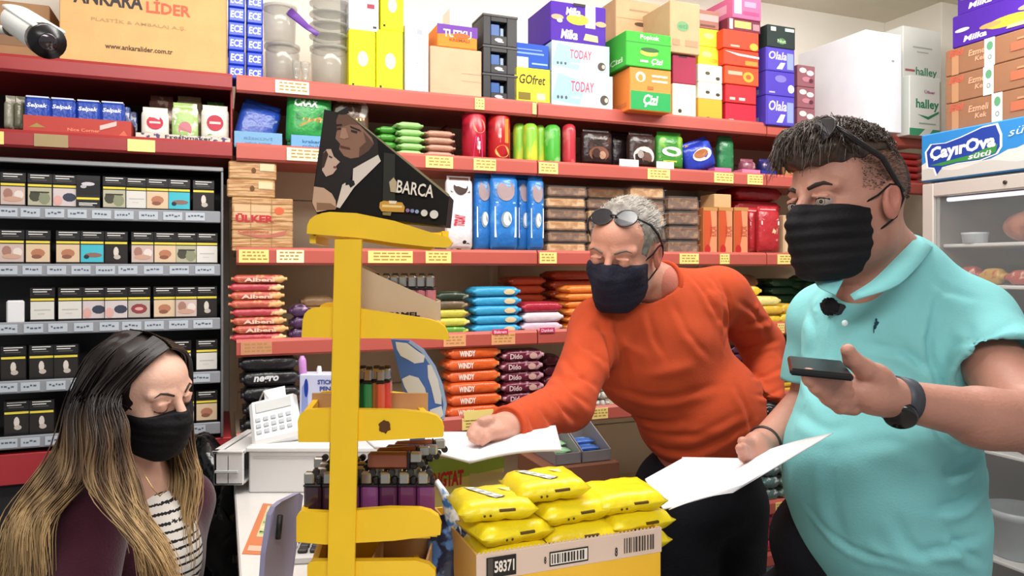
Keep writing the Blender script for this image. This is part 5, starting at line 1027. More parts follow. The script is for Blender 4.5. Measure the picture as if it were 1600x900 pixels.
def bpr(lst, par, name):
    p = prints(lst, bw, bz1-bz0, -.0018, 0, bz0); p.v = [tuple(BF.w(*q)) for q in p.v]; return p.build(name, par, world=True)
bpr([('r', .045, .775, .195, .965, '#1d1a18'), ('r', .052, .785, .078, .955, '#4a443e'), ('t', '58371', .135, .87, .10, .11, '#e6dcd0', .03)], rb, 'number_label')
bpr([('r', .368, .79, .578, .93, '#1d1a18'), ('r', .374, .805, .572, .915, '#e6dcd0'), ('bars', .38, .815, .567, .905, '#1d1a18'), ('t', '8', .345, .86, .012, .07, '#3a342e', .03)], rb, 'barcode')
bpr([('bars', .78, .80, .97, .95, '#4a423c'), ('t', '8', .735, .83, .016, .09, '#3a342e', .03)], rb, 'barcode')
bpr([('t', 'ETİ', .80, .44, .08, .14, '#b4442c', .05, .2, .1), ('t', 'CİN', .84, .26, .15, .22, '#c8472c', .05, .2, .1), ('r', .1, .55, .75, .57, '#d8a024'), ('p', [(.5, .0), (.6, .0), (.7, .3), (.62, .3)], '#f0c850')], bx, 'printed_marks')
ypk = mat('#f0d91e', rough=.3, spec=.5, var=.04, vscale=14, bump=.5, bscale=22, name='yellow_wrap')
pl_ = [('L', 790, 838, 1.0, 1.238, 0), ('L', 788, 806, 1.0, 1.266, 6), ('L', 767, 768, 1.003, 1.296, -6),
       ('M', 905, 838, 1.045, 1.222, 3), ('M', 893, 805, 1.042, 1.250, -3), ('M', 882, 775, 1.045, 1.279, 4), ('M', 850, 742, 1.045, 1.309, -4),
       ('R', 975, 820, 1.078, 1.225, 2), ('R', 980, 795, 1.078, 1.253, 5), ('R', 970, 762, 1.078, 1.283, -5)]
pk0 = None; cnt = {}
nm = {'L': ['bottom pack of the left pile in the carton', 'middle pack of the left pile in the carton', 'topmost pack of the left pile with a white label'], 'M': ['bottom pack of the middle pile in the carton', 'second pack of the middle pile in the carton', 'third pack of the middle pile, bent at the corner', 'highest pack of all, top of the middle pile'], 'R': ['bottom pack of the right pile in the carton', 'middle pack of the right pile in the carton', 'topmost pack of the right pile beside the white papers']}
def ypack():
    w, d, h = .108, .092, .027; R = random.Random(2); mb = MB(); nx, ny = 10, 8
    V = []; F = []
    for s in (1, -1):
        for j in range(ny+1):
            for i in range(nx+1):
                x = -w/2+w*i/nx; y = -d/2+d*j/ny; ex = min(i, nx-i)/nx; ey = min(j, ny-j)/ny
                k = min(1, ex*8)**.4*min(1, ey*9)**.22
                z = h/2+s*h/2*max(k, .04)+R.uniform(-.0012, .0012)*(ex > 0)
                V.append((x, y*(1 if ex > .05 else .96), z))
    N = (nx+1)*(ny+1)
    for j in range(ny):
        for i in range(nx):
            a = j*(nx+1)+i; F.append([a, a+1, a+nx+2, a+nx+1]); F.append([N+a+nx+1, N+a+nx+2, N+a+1, N+a])
    for i in range(nx): F.append([i+1, i, N+i, N+i+1]); a = ny*(nx+1)+i; F.append([a, a+1, N+a+1, N+a])
    for j in range(ny): a = j*(nx+1); F.append([a, a+nx+1, N+a+nx+1, N+a]); a += nx; F.append([a+nx+1, a, N+a, N+a+nx+1])
    return mb.add(V, F, ypk), w, d, h
for S_, px, py, Y, zt1, rz in pl_:
    i = cnt.get(S_, 0); cnt[S_] = i+1; lb = 'bright yellow biscuit pack, '+nm[S_][i]
    lab_ = px in (767, 850)
    c0 = P(px, py, Y)
    loc = (c0.x, c0.y, zt1-.028)
    if pk0 is None:
        mb, w, d, h = ypack(); pk0 = thing('biscuit_pack', lb, 'pack', loc, WA+math.radians(rz), 'yellow biscuit packs'); mb.build('wrapper', pk0, True)
        MB().box(.0, .022, -d/2-.0006, -d/2+.004, h*.5, h*.5+.0035, ink('#5a4416'), .0004).build('torn_slit', pk0)
        m_ = MB(); m_.disc(-.02, h*.36, .0018, .0018, -d/2-.0006, ink('#4a3810'), 8); m_.disc(-.012, h*.36, .0018, .0018, -d/2-.0006, ink('#4a3810'), 8); m_.build('printed_dots', pk0)
    else:
        o = dup(pk0, loc, WA+math.radians(rz), lb); o.rotation_euler = (random.uniform(-.03, .03), random.uniform(-.03, .03), WA+math.radians(rz))
        if lab_:
            z = .0278; m_ = MB()
            def fq(pts, dz, col): m_.add([(x, y, z+dz) for x, y in pts], [list(range(len(pts)))], ink(col))
            fq([(-.033, .030), (-.018, .030), (.014, -.024), (-.001, -.034)], .0004, '#2c2a1c'); 
            fq([(-.031, .028), (-.019, .028), (.012, -.023), (-.001, -.031)], .0006, '#eef0e4')
            for t_ in range(4):
                q = t_/4+.06; a = (-.030+.030*q*1.0, .026-.058*q); fq([(a[0]+.002, a[1]), (a[0]+.011+.002*t_*.3, a[1]), (a[0]+.013, a[1]-.008), (a[0]+.005, a[1]-.008)], .0008, '#aeb4b0')
            fq([(.012, .02), (.03, .016), (.026, -.004)], .0004, '#f4ee9a'); m_.build('white_label', o)
# blue-white sweets bag beside the carton
mb = MB(); R_ = random.Random(8)
g = thing('sweets_bag', 'crumpled clear bag of blue and white wrappers beside the yellow carton', 'bag', (P(712, 0, 1.04).x, 1.04, CZT), 0)
base = P(712, 840, 1.05)
mb.ell((base.x-.012, 1.05, CZT+.075), (.033, .03, .075), foil('#1c2440', '#5a8ad0', 30, .55), 18, 14)
mb.v = [(x+R_.uniform(-.004, .004), y+R_.uniform(-.004, .004), z) for x, y, z in mb.v]; mb.build('wrapper', g, True, world=True)
mb = MB(); t0 = P(695, 762, 1.05); mb.tube([t0+Vector((-.012, 0, .01)), t0+Vector((0, 0, -.01)), t0+Vector((.010, 0, -.045)), t0+Vector((.020, 0, -.09))], [.006, .010, .017, .022], foil('#e8ecf0', '#3a78c0', 34, .56), 12, .6); mb.build('twisted_top', g, True, world=True)
# blue cow-spot board
YB = 1.17; cow = [(611, 530), (641, 532), (662, 546), (680, 572), (692, 602), (698, 632), (694, 655), (676, 672), (664, 680), (662, 898), (640, 898), (640, 640), (628, 600)]
cb_ = thing('blue_display_board', 'blue leaf-shaped display board with white cow spots behind the rack', 'display', (P(652, 0, YB).x, YB, CZT), 0)
pp_ = pxpoly(cow, YB); MB().prism([(x, max(z, CZT)) for x, z in pp_], YB, YB+.004, mat('#4a78d0', rough=.4, name='blue_board')).build('board', cb_, world=True)
m_ = MB()
for j, (pts, c_) in enumerate((([(641, 532), (662, 546), (680, 572), (692, 602), (698, 632), (694, 655), (690, 655), (693, 632), (687, 603), (675, 575), (658, 550), (638, 535)], '#a8c4ec'),
   ([(618, 534), (636, 536), (652, 548), (664, 556), (662, 566), (648, 568), (638, 562), (626, 556), (620, 545)], '#e8eef6'), ([(668, 570), (674, 570), (684, 592), (690, 618), (690, 632), (680, 630), (674, 605), (669, 590)], '#e8eef6'), ([(628, 592), (640, 586), (654, 590), (664, 606), (668, 622), (652, 626), (640, 618), (632, 604)], '#e8eef6'), ([(672, 640), (690, 634), (693, 648), (682, 660), (672, 655)], '#e8eef6'))):
    m_.poly(pxpoly(pts, YB), YB-.0004-.0002*j, ink(c_))
m_.build('printed_spots', cb_, world=True)
# small items by the fifth shelf, in front of the board
o = MB().box(P(690, 0, 1.5).x, P(716, 0, 1.5).x, 1.5, 1.54, P(0, 600, 1.5).z, P(0, 586, 1.5).z, plast('#5a98d0')).build('blue_clip_box'); bpy.data.objects.remove(o)
o = MB().pillow(.09, .05, .03, foil('#2a2c6a', '#dfe3ee', 30), 'x', seed=4).build('blue_wrapped_sweets', None, True); o.location = P(735, 668, 1.86); o.location.z = P(0, 668, 1.86).z; bpy.data.objects.remove(o)
# papers held in the hands
pm = mat('#f1f1f5', rough=.6, var=.01, name='white_paper')
def leaf(c, th=.004, sag=0, n=10, curl=(0, 0)):
    """c = near-left, near-right, far-right, far-left corners"""
    V = []
    for s in (0, 1):
        for j in range(n+1):
            for i in range(n+1):
                a, b_ = i/n, j/n; p = c[0]*(1-a)*(1-b_)+c[1]*a*(1-b_)+c[2]*a*b_+c[3]*(1-a)*b_
                p = p+Vector((0, 0, sag*math.sin(PI*a)+curl[0]*(1-a)**3+curl[1]*a**3-(th if s == 0 else 0))); V.append(tuple(p))
    F = []; N = (n+1)**2
    for j in range(n):
        for i in range(n):
            a = j*(n+1)+i; F.append([N+a, N+a+1, N+a+n+2, N+a+n+1]); F.append([a+n+1, a+n+2, a+1, a])
    for i in range(n): F.append([i, i+1, N+i+1, N+i]); a = n*(n+1)+i; F.append([a+1, a, N+a, N+a+1]); a = i*(n+1); F.append([a+n+1, a, N+a, N+a+n+1]); a = i*(n+1)+n; F.append([a, a+n+1, N+a+n+1, N+a])
    return V, F
pa = thing('paper_sheaf', 'white sheaf of papers held out by the grey-haired man over the counter', 'papers', P(740, 700, 1.3), 0)
V, F = leaf([P(585, 697, 1.22), P(733, 719, 1.15), P(778, 676, 1.40), P(570, 684, 1.42)], .005, .006); MB().add(V, F, pm).build('left_page', pa, True, world=True, fix=False)
V, F = leaf([P(733, 719, 1.15), P(877, 700, 1.20), P(868, 664, 1.42), P(772, 676, 1.40)], .006, .006); MB().add(V, F, pm).build('right_page', pa, True, world=True, fix=False)
pa2 = thing('paper_sheaf', 'white open sheaf of papers held by the man in the turquoise polo', 'papers', P(1120, 745, 1.2), 0)
V, F = leaf([P(1036, 794, 1.10), P(1143, 764, 1.12), P(1171, 716, 1.34), P(1066, 714, 1.42)], .003, .0); MB().add([tuple(P(1010, 746, 1.24)) if False else v for v in V], F, pm).build('left_page', pa2, True, world=True, fix=False)
V, F = leaf([P(1036, 794, 1.10), P(1036.5, 793, 1.10), P(1068, 715, 1.42), P(1008, 748, 1.25)], .003, .0); MB().add(V, F, pm).build('left_page', pa2, True, world=True, fix=False)
for k in range(5):
    V, F = leaf([P(1045+6*k, 796-3*k, 1.095), P(1145+4*k, 769-3*k, 1.09), P(1302-2*k, 676+k, 1.16+.01*k), P(1172+2*k, 713+k, 1.36)], .0012, .004-.001*k); MB().add(V, F, pm).build('page', pa2, True, world=True, fix=False)
# security camera, top left
sc = thing('security_camera', 'white bullet security camera at the top left corner', 'camera', P(50, 50, 1.18), 0)
A_, B_ = P(22, 30, 1.26), P(74, 65, 1.12); wp = plast('#d9dad6', .35)
MB().tube([A_, A_.lerp(B_, .1), A_.lerp(B_, .95)], [.020, .024, .024], wp, 20).build('camera_body', sc, True, world=True)
d_ = (B_-A_).normalized()
MB().tube([A_.lerp(B_, .90), B_+d_*.004], [.0255, .0255], plast('#161417', .25), 22).build('black_rim', sc, True, world=True)
MB().tube([B_+d_*.003, B_+d_*.006], [.014, .012], mat('#2a2026', rough=.1, spec=1), 20).build('lens', sc, True, world=True)
up = Vector((.25, 0, 1)).normalized()
MB().tube([A_+up*.018, B_+up*.018-d_*.004], [.022, .022], plast('#e4e4e0', .35), 16, .3, None).build('sun_shield', sc, True, world=True)
MB().tube([A_+Vector((.01, .01, -.01)), P(15, 48, 1.30), P(-15, 45, 1.38), P(-60, 35, 1.52), P(-90, 30, 1.70)], .008, wp, 10).build('bracket', sc, True, world=True)
MB().ell(tuple(P(17, 45, 1.30)), (.013, .013, .013), plast('#3a3638')).build('pivot_joint', sc, True, world=True)
# black bags in a bin between the woman and the counter
bn = thing('waste_bin', 'black bin with crumpled black plastic bag beside the counter', 'bin', P(308, 800, 1.77), 0)
bc_ = P(308, 800, 1.77); bg = mat('#0d0d10', rough=.22, spec=.6, bump=1.0, bscale=16, name='black_bag')
MB().lathe([(.085, 0), (.09, .01), (.108, .80), (.105, .80), (.09, .78)], plast('#1a1a1d', .4), 24, (bc_.x, bc_.y)).build('bin_body', bn, True, world=True)
mb = MB(); mb.ell((bc_.x, bc_.y, .99), (.125, .11, .21), bg, 40, 26); R_ = random.Random(3)
mb.v = [(x+.012*math.sin(z*60+x*40)+R_.uniform(-.004, .004), y+.012*math.sin(x*70+z*30)+R_.uniform(-.004, .004), z+.01*math.sin(x*60+y*50)) for x, y, z in mb.v]; mb.build('plastic_bag', bn, True, world=True)
# ---------------- people (smooth distance fields meshed with surface nets) ----------------
f32 = np.float32
def smin(a, b, k):
    h = np.clip(.5+.5*(b-a)/k, 0, 1); return b*(1-h)+a*h-k*h*(1-h)
def smax(a, b, k): return -smin(-a, -b, k)
def ell(p, c, r):
    x, y, z = (p[i]-c[i] for i in range(3))
    k0 = np.sqrt((x/r[0])**2+(y/r[1])**2+(z/r[2])**2); k1 = np.sqrt((x/r[0]**2)**2+(y/r[1]**2)**2+(z/r[2]**2)**2)+1e-9
    return k0*(k0-1)/k1
def cap(p, a, b, ra, rb):
    ba = [b[i]-a[i] for i in range(3)]; L = sum(q*q for q in ba)+1e-12
    pa = [p[i]-a[i] for i in range(3)]
    h = np.clip((pa[0]*ba[0]+pa[1]*ba[1]+pa[2]*ba[2])/L, 0, 1)
    return np.sqrt((pa[0]-h*ba[0])**2+(pa[1]-h*ba[1])**2+(pa[2]-h*ba[2])**2)-(ra+(rb-ra)*h)
def sph(p, c, r): return np.sqrt((p[0]-c[0])**2+(p[1]-c[1])**2+(p[2]-c[2])**2)-r
def rot_ell(p, c, r, M3):     # ellipsoid with its own axes (rows of M3 = local axes)
    q = [p[i]-c[i] for i in range(3)]
    l = [M3[k][0]*q[0]+M3[k][1]*q[1]+M3[k][2]*q[2] for k in range(3)]
    return ell(l, (0, 0, 0), r)
def snet(fn, lo, hi, h):
    lo = np.array(lo, dtype=float); n = (np.ceil((np.array(hi)-lo)/h)).astype(int)+1
    g = [(lo[i]+h*np.arange(n[i])).astype(f32) for i in range(3)]
    X, Y, Z = np.meshgrid(*g, indexing='ij'); F = fn((X, Y, Z)).astype(f32); del X, Y, Z
    F[0] = F[-1] = 1; F[:, 0] = F[:, -1] = 1; F[:, :, 0] = F[:, :, -1] = 1
    S = F < 0
    def sub(A, o): return A[o[0]:A.shape[0]-1+o[0], o[1]:A.shape[1]-1+o[1], o[2]:A.shape[2]-1+o[2]]
    cor = [(i, j, k) for i in (0, 1) for j in (0, 1) for k in (0, 1)]
    cnt = np.zeros(tuple(s-1 for s in S.shape), dtype=np.int8)
    for o in cor: cnt += sub(S, o)
    act = (cnt > 0) & (cnt < 8); ii, jj, kk = np.nonzero(act); N = len(ii)
    idx = -np.ones(act.shape, dtype=np.int64); idx[act] = np.arange(N)
    acc = np.zeros((N, 3)); ce = np.zeros(N)
    for o in cor:
        for a in range(3):
            if o[a]: continue
            p = list(o); p[a] = 1
            f0 = F[ii+o[0], jj+o[1], kk+o[2]]; f1 = F[ii+p[0], jj+p[1], kk+p[2]]
            m = (f0 < 0) != (f1 < 0); t = np.where(m, f0/np.where(m, f0-f1, 1), 0)
            pos = np.tile(np.array(o, float), (N, 1)); pos[:, a] += t; acc[m] += pos[m]; ce[m] += 1
    V = lo+h*(np.stack([ii, jj, kk], 1)+acc/ce[:, None]); Q = []
    for a in range(3):
        b, c = (a+1) % 3, (a+2) % 3
        s0 = [slice(1, -1)]*3; s0[a] = slice(0, -1); s1 = [slice(1, -1)]*3; s1[a] = slice(1, None)
        A0 = S[tuple(s0)]; A1 = S[tuple(s1)]; m = A0 != A1; e = np.nonzero(m); inside = A0[e]
        P0 = np.stack(e, 1)+1; P0[:, a] -= 1
        def cell(db, dc):
            q = P0.copy(); q[:, b] -= 1-db; q[:, c] -= 1-dc; return idx[q[:, 0], q[:, 1], q[:, 2]]
        q = np.stack([cell(0, 0), cell(1, 0), cell(1, 1), cell(0, 1)], 1)
        q[~inside] = q[~inside][:, ::-1]; Q.append(q)
    Q = np.concatenate(Q); Q = Q[(Q >= 0).all(1)]
    return V, Q
def npmesh(name, parts, mats_, col=None, parent=None, mi=None, smooth=True):
    """parts: list of (V,Q) arrays in world space; parent at identity rotation"""
    off = np.array(parent.location) if parent is not None else np.zeros(3)
    Vs = []; Fs = []; b = 0
    for V, Q in parts: Vs.append(V); Fs.append(Q+b); b += len(V)
    V = np.concatenate(Vs); k = Fs[0].shape[1]; Q = np.concatenate(Fs)
    me = bpy.data.meshes.new(name); me.vertices.add(len(V)); me.vertices.foreach_set('co', (V-off).astype(f32).ravel())
    me.loops.add(Q.size); me.loops.foreach_set('vertex_index', Q.ravel().astype(np.int32))
    me.polygons.add(len(Q)); me.polygons.foreach_set('loop_start', np.arange(0, Q.size, k, dtype=np.int32))
    me.polygons.foreach_set('use_smooth', np.ones(len(Q), bool))
    me.update(calc_edges=True)
    for m in (mats_ if isinstance(mats_, list) else [mats_]): me.materials.append(m)
    if mi is not None: me.polygons.foreach_set('material_index', mi.astype(np.int32))
    if col is not None:
        c = col(V); a = me.color_attributes.new('Col', 'FLOAT_COLOR', 'POINT'); a.data.foreach_set('color', c.astype(f32).ravel())
    me.validate(); o = bpy.data.objects.new(name, me); COL.objects.link(o)
    if parent is not None: o.parent = parent
    return o
def basis(fwd, roll=0, pitch_up=0):
    y = Vector(fwd).normalized(); x = y.cross(Vector((0, 0, 1))).normalized(); z = x.cross(y)
    M = Matrix((x, y, z)).transposed()
    return (M @ Matrix.Rotation(roll, 3, 'Y'))
class Head:
    def __init__(s, c, fwd, roll=0, sc=1.0, ears=True, open_eye=False, jaw=1.0):
        s.c = Vector(c); s.M = basis(fwd, roll); s.s = sc; s.ears = ears; s.open = open_eye; s.jaw = jaw
    def W(s, p): return s.c+s.M @ (Vector(p)*s.s)
    def L(s, P_):
        q = [(P_[i]-s.c[i])/s.s for i in range(3)]
        return [s.M[0][k]*q[0]+s.M[1][k]*q[1]+s.M[2][k]*q[2] for k in range(3)]
    def base(s, q):
        j = s.jaw; x = np.abs(q[0]); p = (x, q[1], q[2])
        d = ell(p, (0, -.012, .035), (.075, .094, .086))
        d = smin(d, ell(p, (0, .028, -.035), (.056*j, .064, .078)), .03)
        d = smin(d, ell(p, (0, .045, .048), (.055, .046, .046)), .02)
        d = smin(d, cap(p, (.048*j, .0, -.062), (.016, .072, -.098), .020*j, .020*j), .028)
        d = smin(d, ell(p, (.038, .062, -.020), (.024, .024, .022)), .02)
        d = smin(d, cap(p, (.012, .087, .028), (.048, .073, .030), .009, .008), .014)
        return d
    def sdf(s, P_):
        q = s.L(P_); x = np.abs(q[0]); p = (x, q[1], q[2]); d = s.base(q)
        d = smax(d, -sph(p, (.032, .104, .006), .0165), .012)
        d = smin(d, cap(p, (0, .092, .018), (0, .116, -.022), .0075, .0115), .010)
        d = smin(d, sph(p, (.012, .104, -.028), .0085), .007)
        d = smin(d, sph(p, (.032, .0795, .006), .0150), .004)
        d = smin(d, cap(p, (.020, .094, .016), (.044, .088, .014), .003, .003), .004)
        if s.open:
            e = ell(p, (.033, .095, .0055), (.0125, .012, .0034)); d = smax(d, -e, .0015)
        d = smin(d, cap(p, (.0, .097, -.060), (.018, .090, -.061), .006, .003), .006)
        d = smin(d, cap(p, (.0, .096, -.070), (.016, .090, -.069), .0065, .003), .006)
        if s.ears:
            c_, k_ = math.cos(.25), math.sin(.25)
            e = ell(((x-.079), (p[1]+.010)*c_+(p[2]-.0)*k_, -(p[1]+.010)*k_+(p[2])*c_), (0, 0, 0), (.0085, .019, .032))
            e = smax(e, -ell(p, (.090, -.006, .003), (.010, .0105, .020)), .003)
            d = smin(d, e, .006)
        return d*s.s
    def mask(s, P_, ztop=-.004, pleat=.0012):
        q = s.L(P_); x = np.abs(q[0]); p = (x, q[1], q[2])
        d = s.base(q)-.0045
        d = smin(d, ell(p, (0, .040, -.045), (.050, .088, .050)), .03)
        d = smin(d, cap(p, (0, .098, .008), (0, .116, -.022), .010, .013), .02)
        d = smin(d, ell(p, (0, .045, -.085), (.040, .062, .034)), .03)
        d = d+pleat*np.sin(p[2]*300)*np.clip((.12-np.abs(p[2]+.045))*20, 0, 1)
        top = p[2]-(ztop+.012+(p[1]-.118)*.20*(-1)*-1)
        d = smax(d, top, .004); d = smax(d, .024+(-(p[2]+.03))*.10-p[1], .004); d = smax(d, -.122-p[2], .006)
        return d*s.s
    def box(s, pad=.0): r = .14*s.s+pad; return (s.c-Vector((r, r, r)), s.c+Vector((r, r, r)))
skin_m = lambda nm: mat('#d0a088', rough=.48, spec=.4, attr='Col', bump=.12, bscale=180, var=.04, vscale=30, sss=.15, name=nm)
def lc(c): return np.array(lin(c))
def ball(c, r, fwd, mw, mi_, mp, name, par):
    """an eyeball with iris and pupil facing fwd"""
    b = MB(); b.ell((0, 0, 0), (r, r, r), mw, 20, 14); M4 = Matrix.Translation(c) @ basis(fwd).to_4x4()
    for rr, y, m in ((.0066, .0133, mi_), (.0032, .0144, mp)):
        y = y*r/.0145; b.add([(rr*math.cos(2*PI*i/14), y, rr*math.sin(2*PI*i/14)) for i in range(14)], [list(range(14))], m)
    b.v = [tuple(M4 @ Vector(p)) for p in b.v]; o = b.build(name, par, True, world=True, fix=False); return o
def strands(paths, r0, r1, n=3):
    """many thin tapering tubes: paths (S,K,3)"""
    Pn = np.array(paths); S, K, _ = Pn.shape
    T = np.gradient(Pn, axis=1); T /= np.linalg.norm(T, axis=2, keepdims=True)+1e-9
    ref = np.array([.3, .2, .93]); A = np.cross(T, ref); A /= np.linalg.norm(A, axis=2, keepdims=True)+1e-9; B = np.cross(T, A)
    rad = (r0+(r1-r0)*np.linspace(0, 1, K)**1.5)[None, :, None]
    V = np.stack([Pn+rad*(A*math.cos(2*PI*i/n)+B*math.sin(2*PI*i/n)) for i in range(n)], 2).reshape(-1, 3)
    base = (np.arange(S)[:, None, None]*K+np.arange(K-1)[None, :, None])*n; i = np.arange(n)[None, None, :]; i2 = (i+1) % n
    Q = np.stack([base+i, base+i2, base+n+i2, base+n+i], -1).reshape(-1, 4)
    return V, Q
def rs(pts, K):
    """resample a guide with Catmull-Rom"""
    pts = np.array([tuple(p) for p in pts], float); n = len(pts); ext = np.vstack([2*pts[0]-pts[1], pts, 2*pts[-1]-pts[-2]]); o = []
    for t in np.linspace(0, n-1-1e-6, K):
        i = int(t); u = t-i; a, b, c, d = ext[i:i+4]
        o.append(.5*((2*b)+(c-a)*u+(2*a-5*b+4*c-d)*u*u+(-a+3*b-3*c+d)*u**3))
    return np.array(o)
def hand_sdf(p, wrist, palm_c, palm_r, M3, fingers, k=.008):
    """palm ellipsoid with own axes + fingers: lists of joints with radii"""
    d = rot_ell(p, palm_c, palm_r, M3)
    d = smin(d, cap(p, wrist, palm_c, .026, .022), .02)
    for f in fingers:
        fd = None
        for (a, ra), (b, rb) in zip(f[:-1], f[1:]):
            c = cap(p, a, b, ra, rb); fd = c if fd is None else smin(fd, c, .003)
        d = smin(d, fd, k*.5)
    return d
def bounds(pts, pad): 
    a = np.array([tuple(p) for p in pts]); return a.min(0)-pad, a.max(0)+pad
def straps(hd, par, m, side=(-1, 1)):
    for sx in side:
        mb = MB()
        mb.tube([hd.W((sx*.058, .038, -.006)), hd.W((sx*.074, .014, .008)), hd.W((sx*.083, -.004, .024)), hd.W((sx*.087, -.020, .022)), hd.W((sx*.086, -.026, 0)), hd.W((sx*.080, -.014, -.028)), hd.W((sx*.068, .016, -.050)), hd.W((sx*.056, .036, -.062))], .0018, m, 6)
        mb.build('ear_loop', par, True, world=True)
def glasses(hd, label, zr=.093, yr=.058, tilt=.9, big=.027, gap=.033, tw=1.0):
    g = thing('sunglasses', label, 'sunglasses', hd.W((0, yr, zr)), 0)
    fm = mat('#191719', rough=.25, name='dark_frame'); lm = mat('#242228', rough=.18, spec=.5, alpha=.95, name='dark_lens')
    up = Vector((0, -math.sin(tilt)*.9, math.cos(tilt))).normalized()
    for sx in (-1, 1):
        c = Vector((sx*gap, yr, zr)); ring = []; pl = []
        for i in range(20):
            a = 2*PI*i/20; q = c+Vector((1, 0, 0))*big*math.cos(a)+up*big*.82*math.sin(a)+Vector((0, -.25*abs(math.cos(a))*.012*(1 if sx*math.cos(a) > 0 else 0), 0)); ring.append(hd.W(q)); pl.append(tuple(hd.W(q)))
        mb = MB(); mb.tube(ring+[ring[0]], .0016, fm, 6); mb.build('rim', g, True, world=True)
        nn = (Vector(pl[5])-Vector(pl[0])).cross(Vector(pl[10])-Vector(pl[0])).normalized()*.0008
        V = [tuple(Vector(q)+nn) for q in pl]+[tuple(Vector(q)-nn) for q in pl]
        MB().add(V, [list(range(20)), list(range(39, 19, -1))]+[[i, (i+1) % 20, (i+1) % 20+20, i+20] for i in range(20)], lm).build('lens', g, world=True)
        mb = MB(); mb.tube([hd.W(c+Vector((sx*big, -.004, 0))), hd.W((sx*.076, yr-.03, zr-.02)), hd.W((sx*.086, .01, zr*.55)), hd.W((sx*.087, -.012, .030)), hd.W((sx*.085, -.03, .012))], [.002, .0026*tw, .0026*tw, .0024*tw, .0024], fm, 6, 1.3); mb.build('temple', g, True, world=True)
    mb = MB(); mb.tube([hd.W((-.008, yr+.001, zr+.004)), hd.W((0, yr+.003, zr+.007)), hd.W((.008, yr+.001, zr+.004))], .002, fm, 6); mb.build('bridge', g, True, world=True)
    return g
maskm = mat('#121115', rough=.75, spec=.25, bump=.2, bscale=160, name='black_mask_cloth')
navym = mat('#20202e', rough=.8, spec=.2, bump=.25, bscale=160, name='navy_mask_cloth')
white_eye = mat('#9c908a', rough=.2, name='eye_white'); iris = mat('#1e130e', rough=.2, name='iris'); pupil = mat('#080808', rough=.1, name='pupil')
def front(hd, x, z, off=.0):
    ys = np.linspace(.15, .03, 241); w = [hd.W((x, y, z)) for y in ys]
    f = hd.sdf(tuple(np.array([q[i] for q in w]) for i in range(3))); k = int(np.argmax(f < 0)); return hd.W((x, ys[k]+off, z))
def vnorm(V, Q):
    n = np.cross(V[Q[:, 2]]-V[Q[:, 0]], V[Q[:, 3]]-V[Q[:, 1]]); N = np.zeros_like(V)
    for k in range(4): np.add.at(N, Q[:, k], n)
    return N/(np.linalg.norm(N, axis=1, keepdims=True)+1e-12)
def wrinkle(VQ, fn, lines, y0, y1):
    """press creases into a cloth mesh: lines of (points, width, depth), each laid on the cloth surface"""
    V, Q = VQ; N = vnorm(V, Q); D = np.zeros(len(V))
    for pts, w, dp in lines:
        g = rs([(a, b, 0) for a, b in pts], 9); S_ = np.array([tuple(surf(fn, a, b, y0, y1, 160)) for a, b, _ in g])
        best = np.full(len(V), 9.); tt = np.zeros(len(V)); sd = np.zeros(len(V))
        for i in range(8):
            a, b = S_[i], S_[i+1]; ba = b-a; L = (ba**2).sum()+1e-12
            if L > .01: continue
            h = np.clip(((V-a)@ba)/L, 0, 1); q = V-a-h[:, None]*ba; r = np.sqrt((q**2).sum(1)); m = r < best
            side = np.cross(ba, q)[:, 1]; best[m] = r[m]; tt[m] = (i+h[m])/8; sd[m] = np.sign(side[m])
        tp = np.sin(PI*np.clip(tt, .02, .98))**.7; s = best*sd
        D += tp*dp*(-np.exp(-(s/w)**2)+.75*np.exp(-((s-1.9*w)/(1.3*w))**2))
    return V+N*D[:, None], Q
def surf(fn, px, py, y0, y1, n=300):
    Y = np.linspace(y0, y1, n); x = (px-800)/FPX*Y; z = CZ-(py-HOR)/FPX*Y; f = fn((x, Y, z)); k = int(np.argmax(f < 0)) if (f < 0).any() else n-1
    return Vector((x[k], Y[k], z[k]))
def brow(hd, par, c, sx, th=.0032, z=.030, arch=.005):
    mb = MB(); pts = [(.014, .0965, z-.002), (.026, .0955, z+arch*.6), (.038, .0885, z+arch), (.050, .078, z-.001)]
    mb.tube([front(hd, sx*a, c_) for a, b, c_ in pts], [th*.8, th, th*.8, th*.3], c, 8, .8); mb.build('eyebrow', par, True, world=True)
def lash(hd, par, c, sx, z=.001, closed=True):
    mb = MB(); pts = [(.019, .0930, z+.001), (.026, .0955, z-.0012), (.033, .0962, z-.0018), (.040, .0945, z-.001), (.046, .0905, z+.001)]
    if not closed: pts = [(a, b, .0115-(abs(a-.033)/.013)**2*.004) for a, b, _ in pts]
    mb.tube([front(hd, sx*a, c_, .0004) for a, b, c_ in pts], .0014, c, 6); mb.build('eyelashes', par, True, world=True)
def folds(p, spec):
    """creases: list of (a,b,width,depth) in world space added to a cloth field"""
    d = 0
    for a, b, w, dp in spec:
        c = cap(p, a, b, 0, 0); ba = [b[i]-a[i] for i in range(3)]; L_ = sum(q*q for q in ba)+1e-9
        h = np.clip(((p[0]-a[0])*ba[0]+(p[1]-a[1])*ba[1]+(p[2]-a[2])*ba[2])/L_, 0, 1); d = d+dp*np.exp(-(c/w)**2)*np.sin(PI*np.clip(h, .02, .98))**.6
    return d
def T3(v): return tuple(float(a) for a in v)

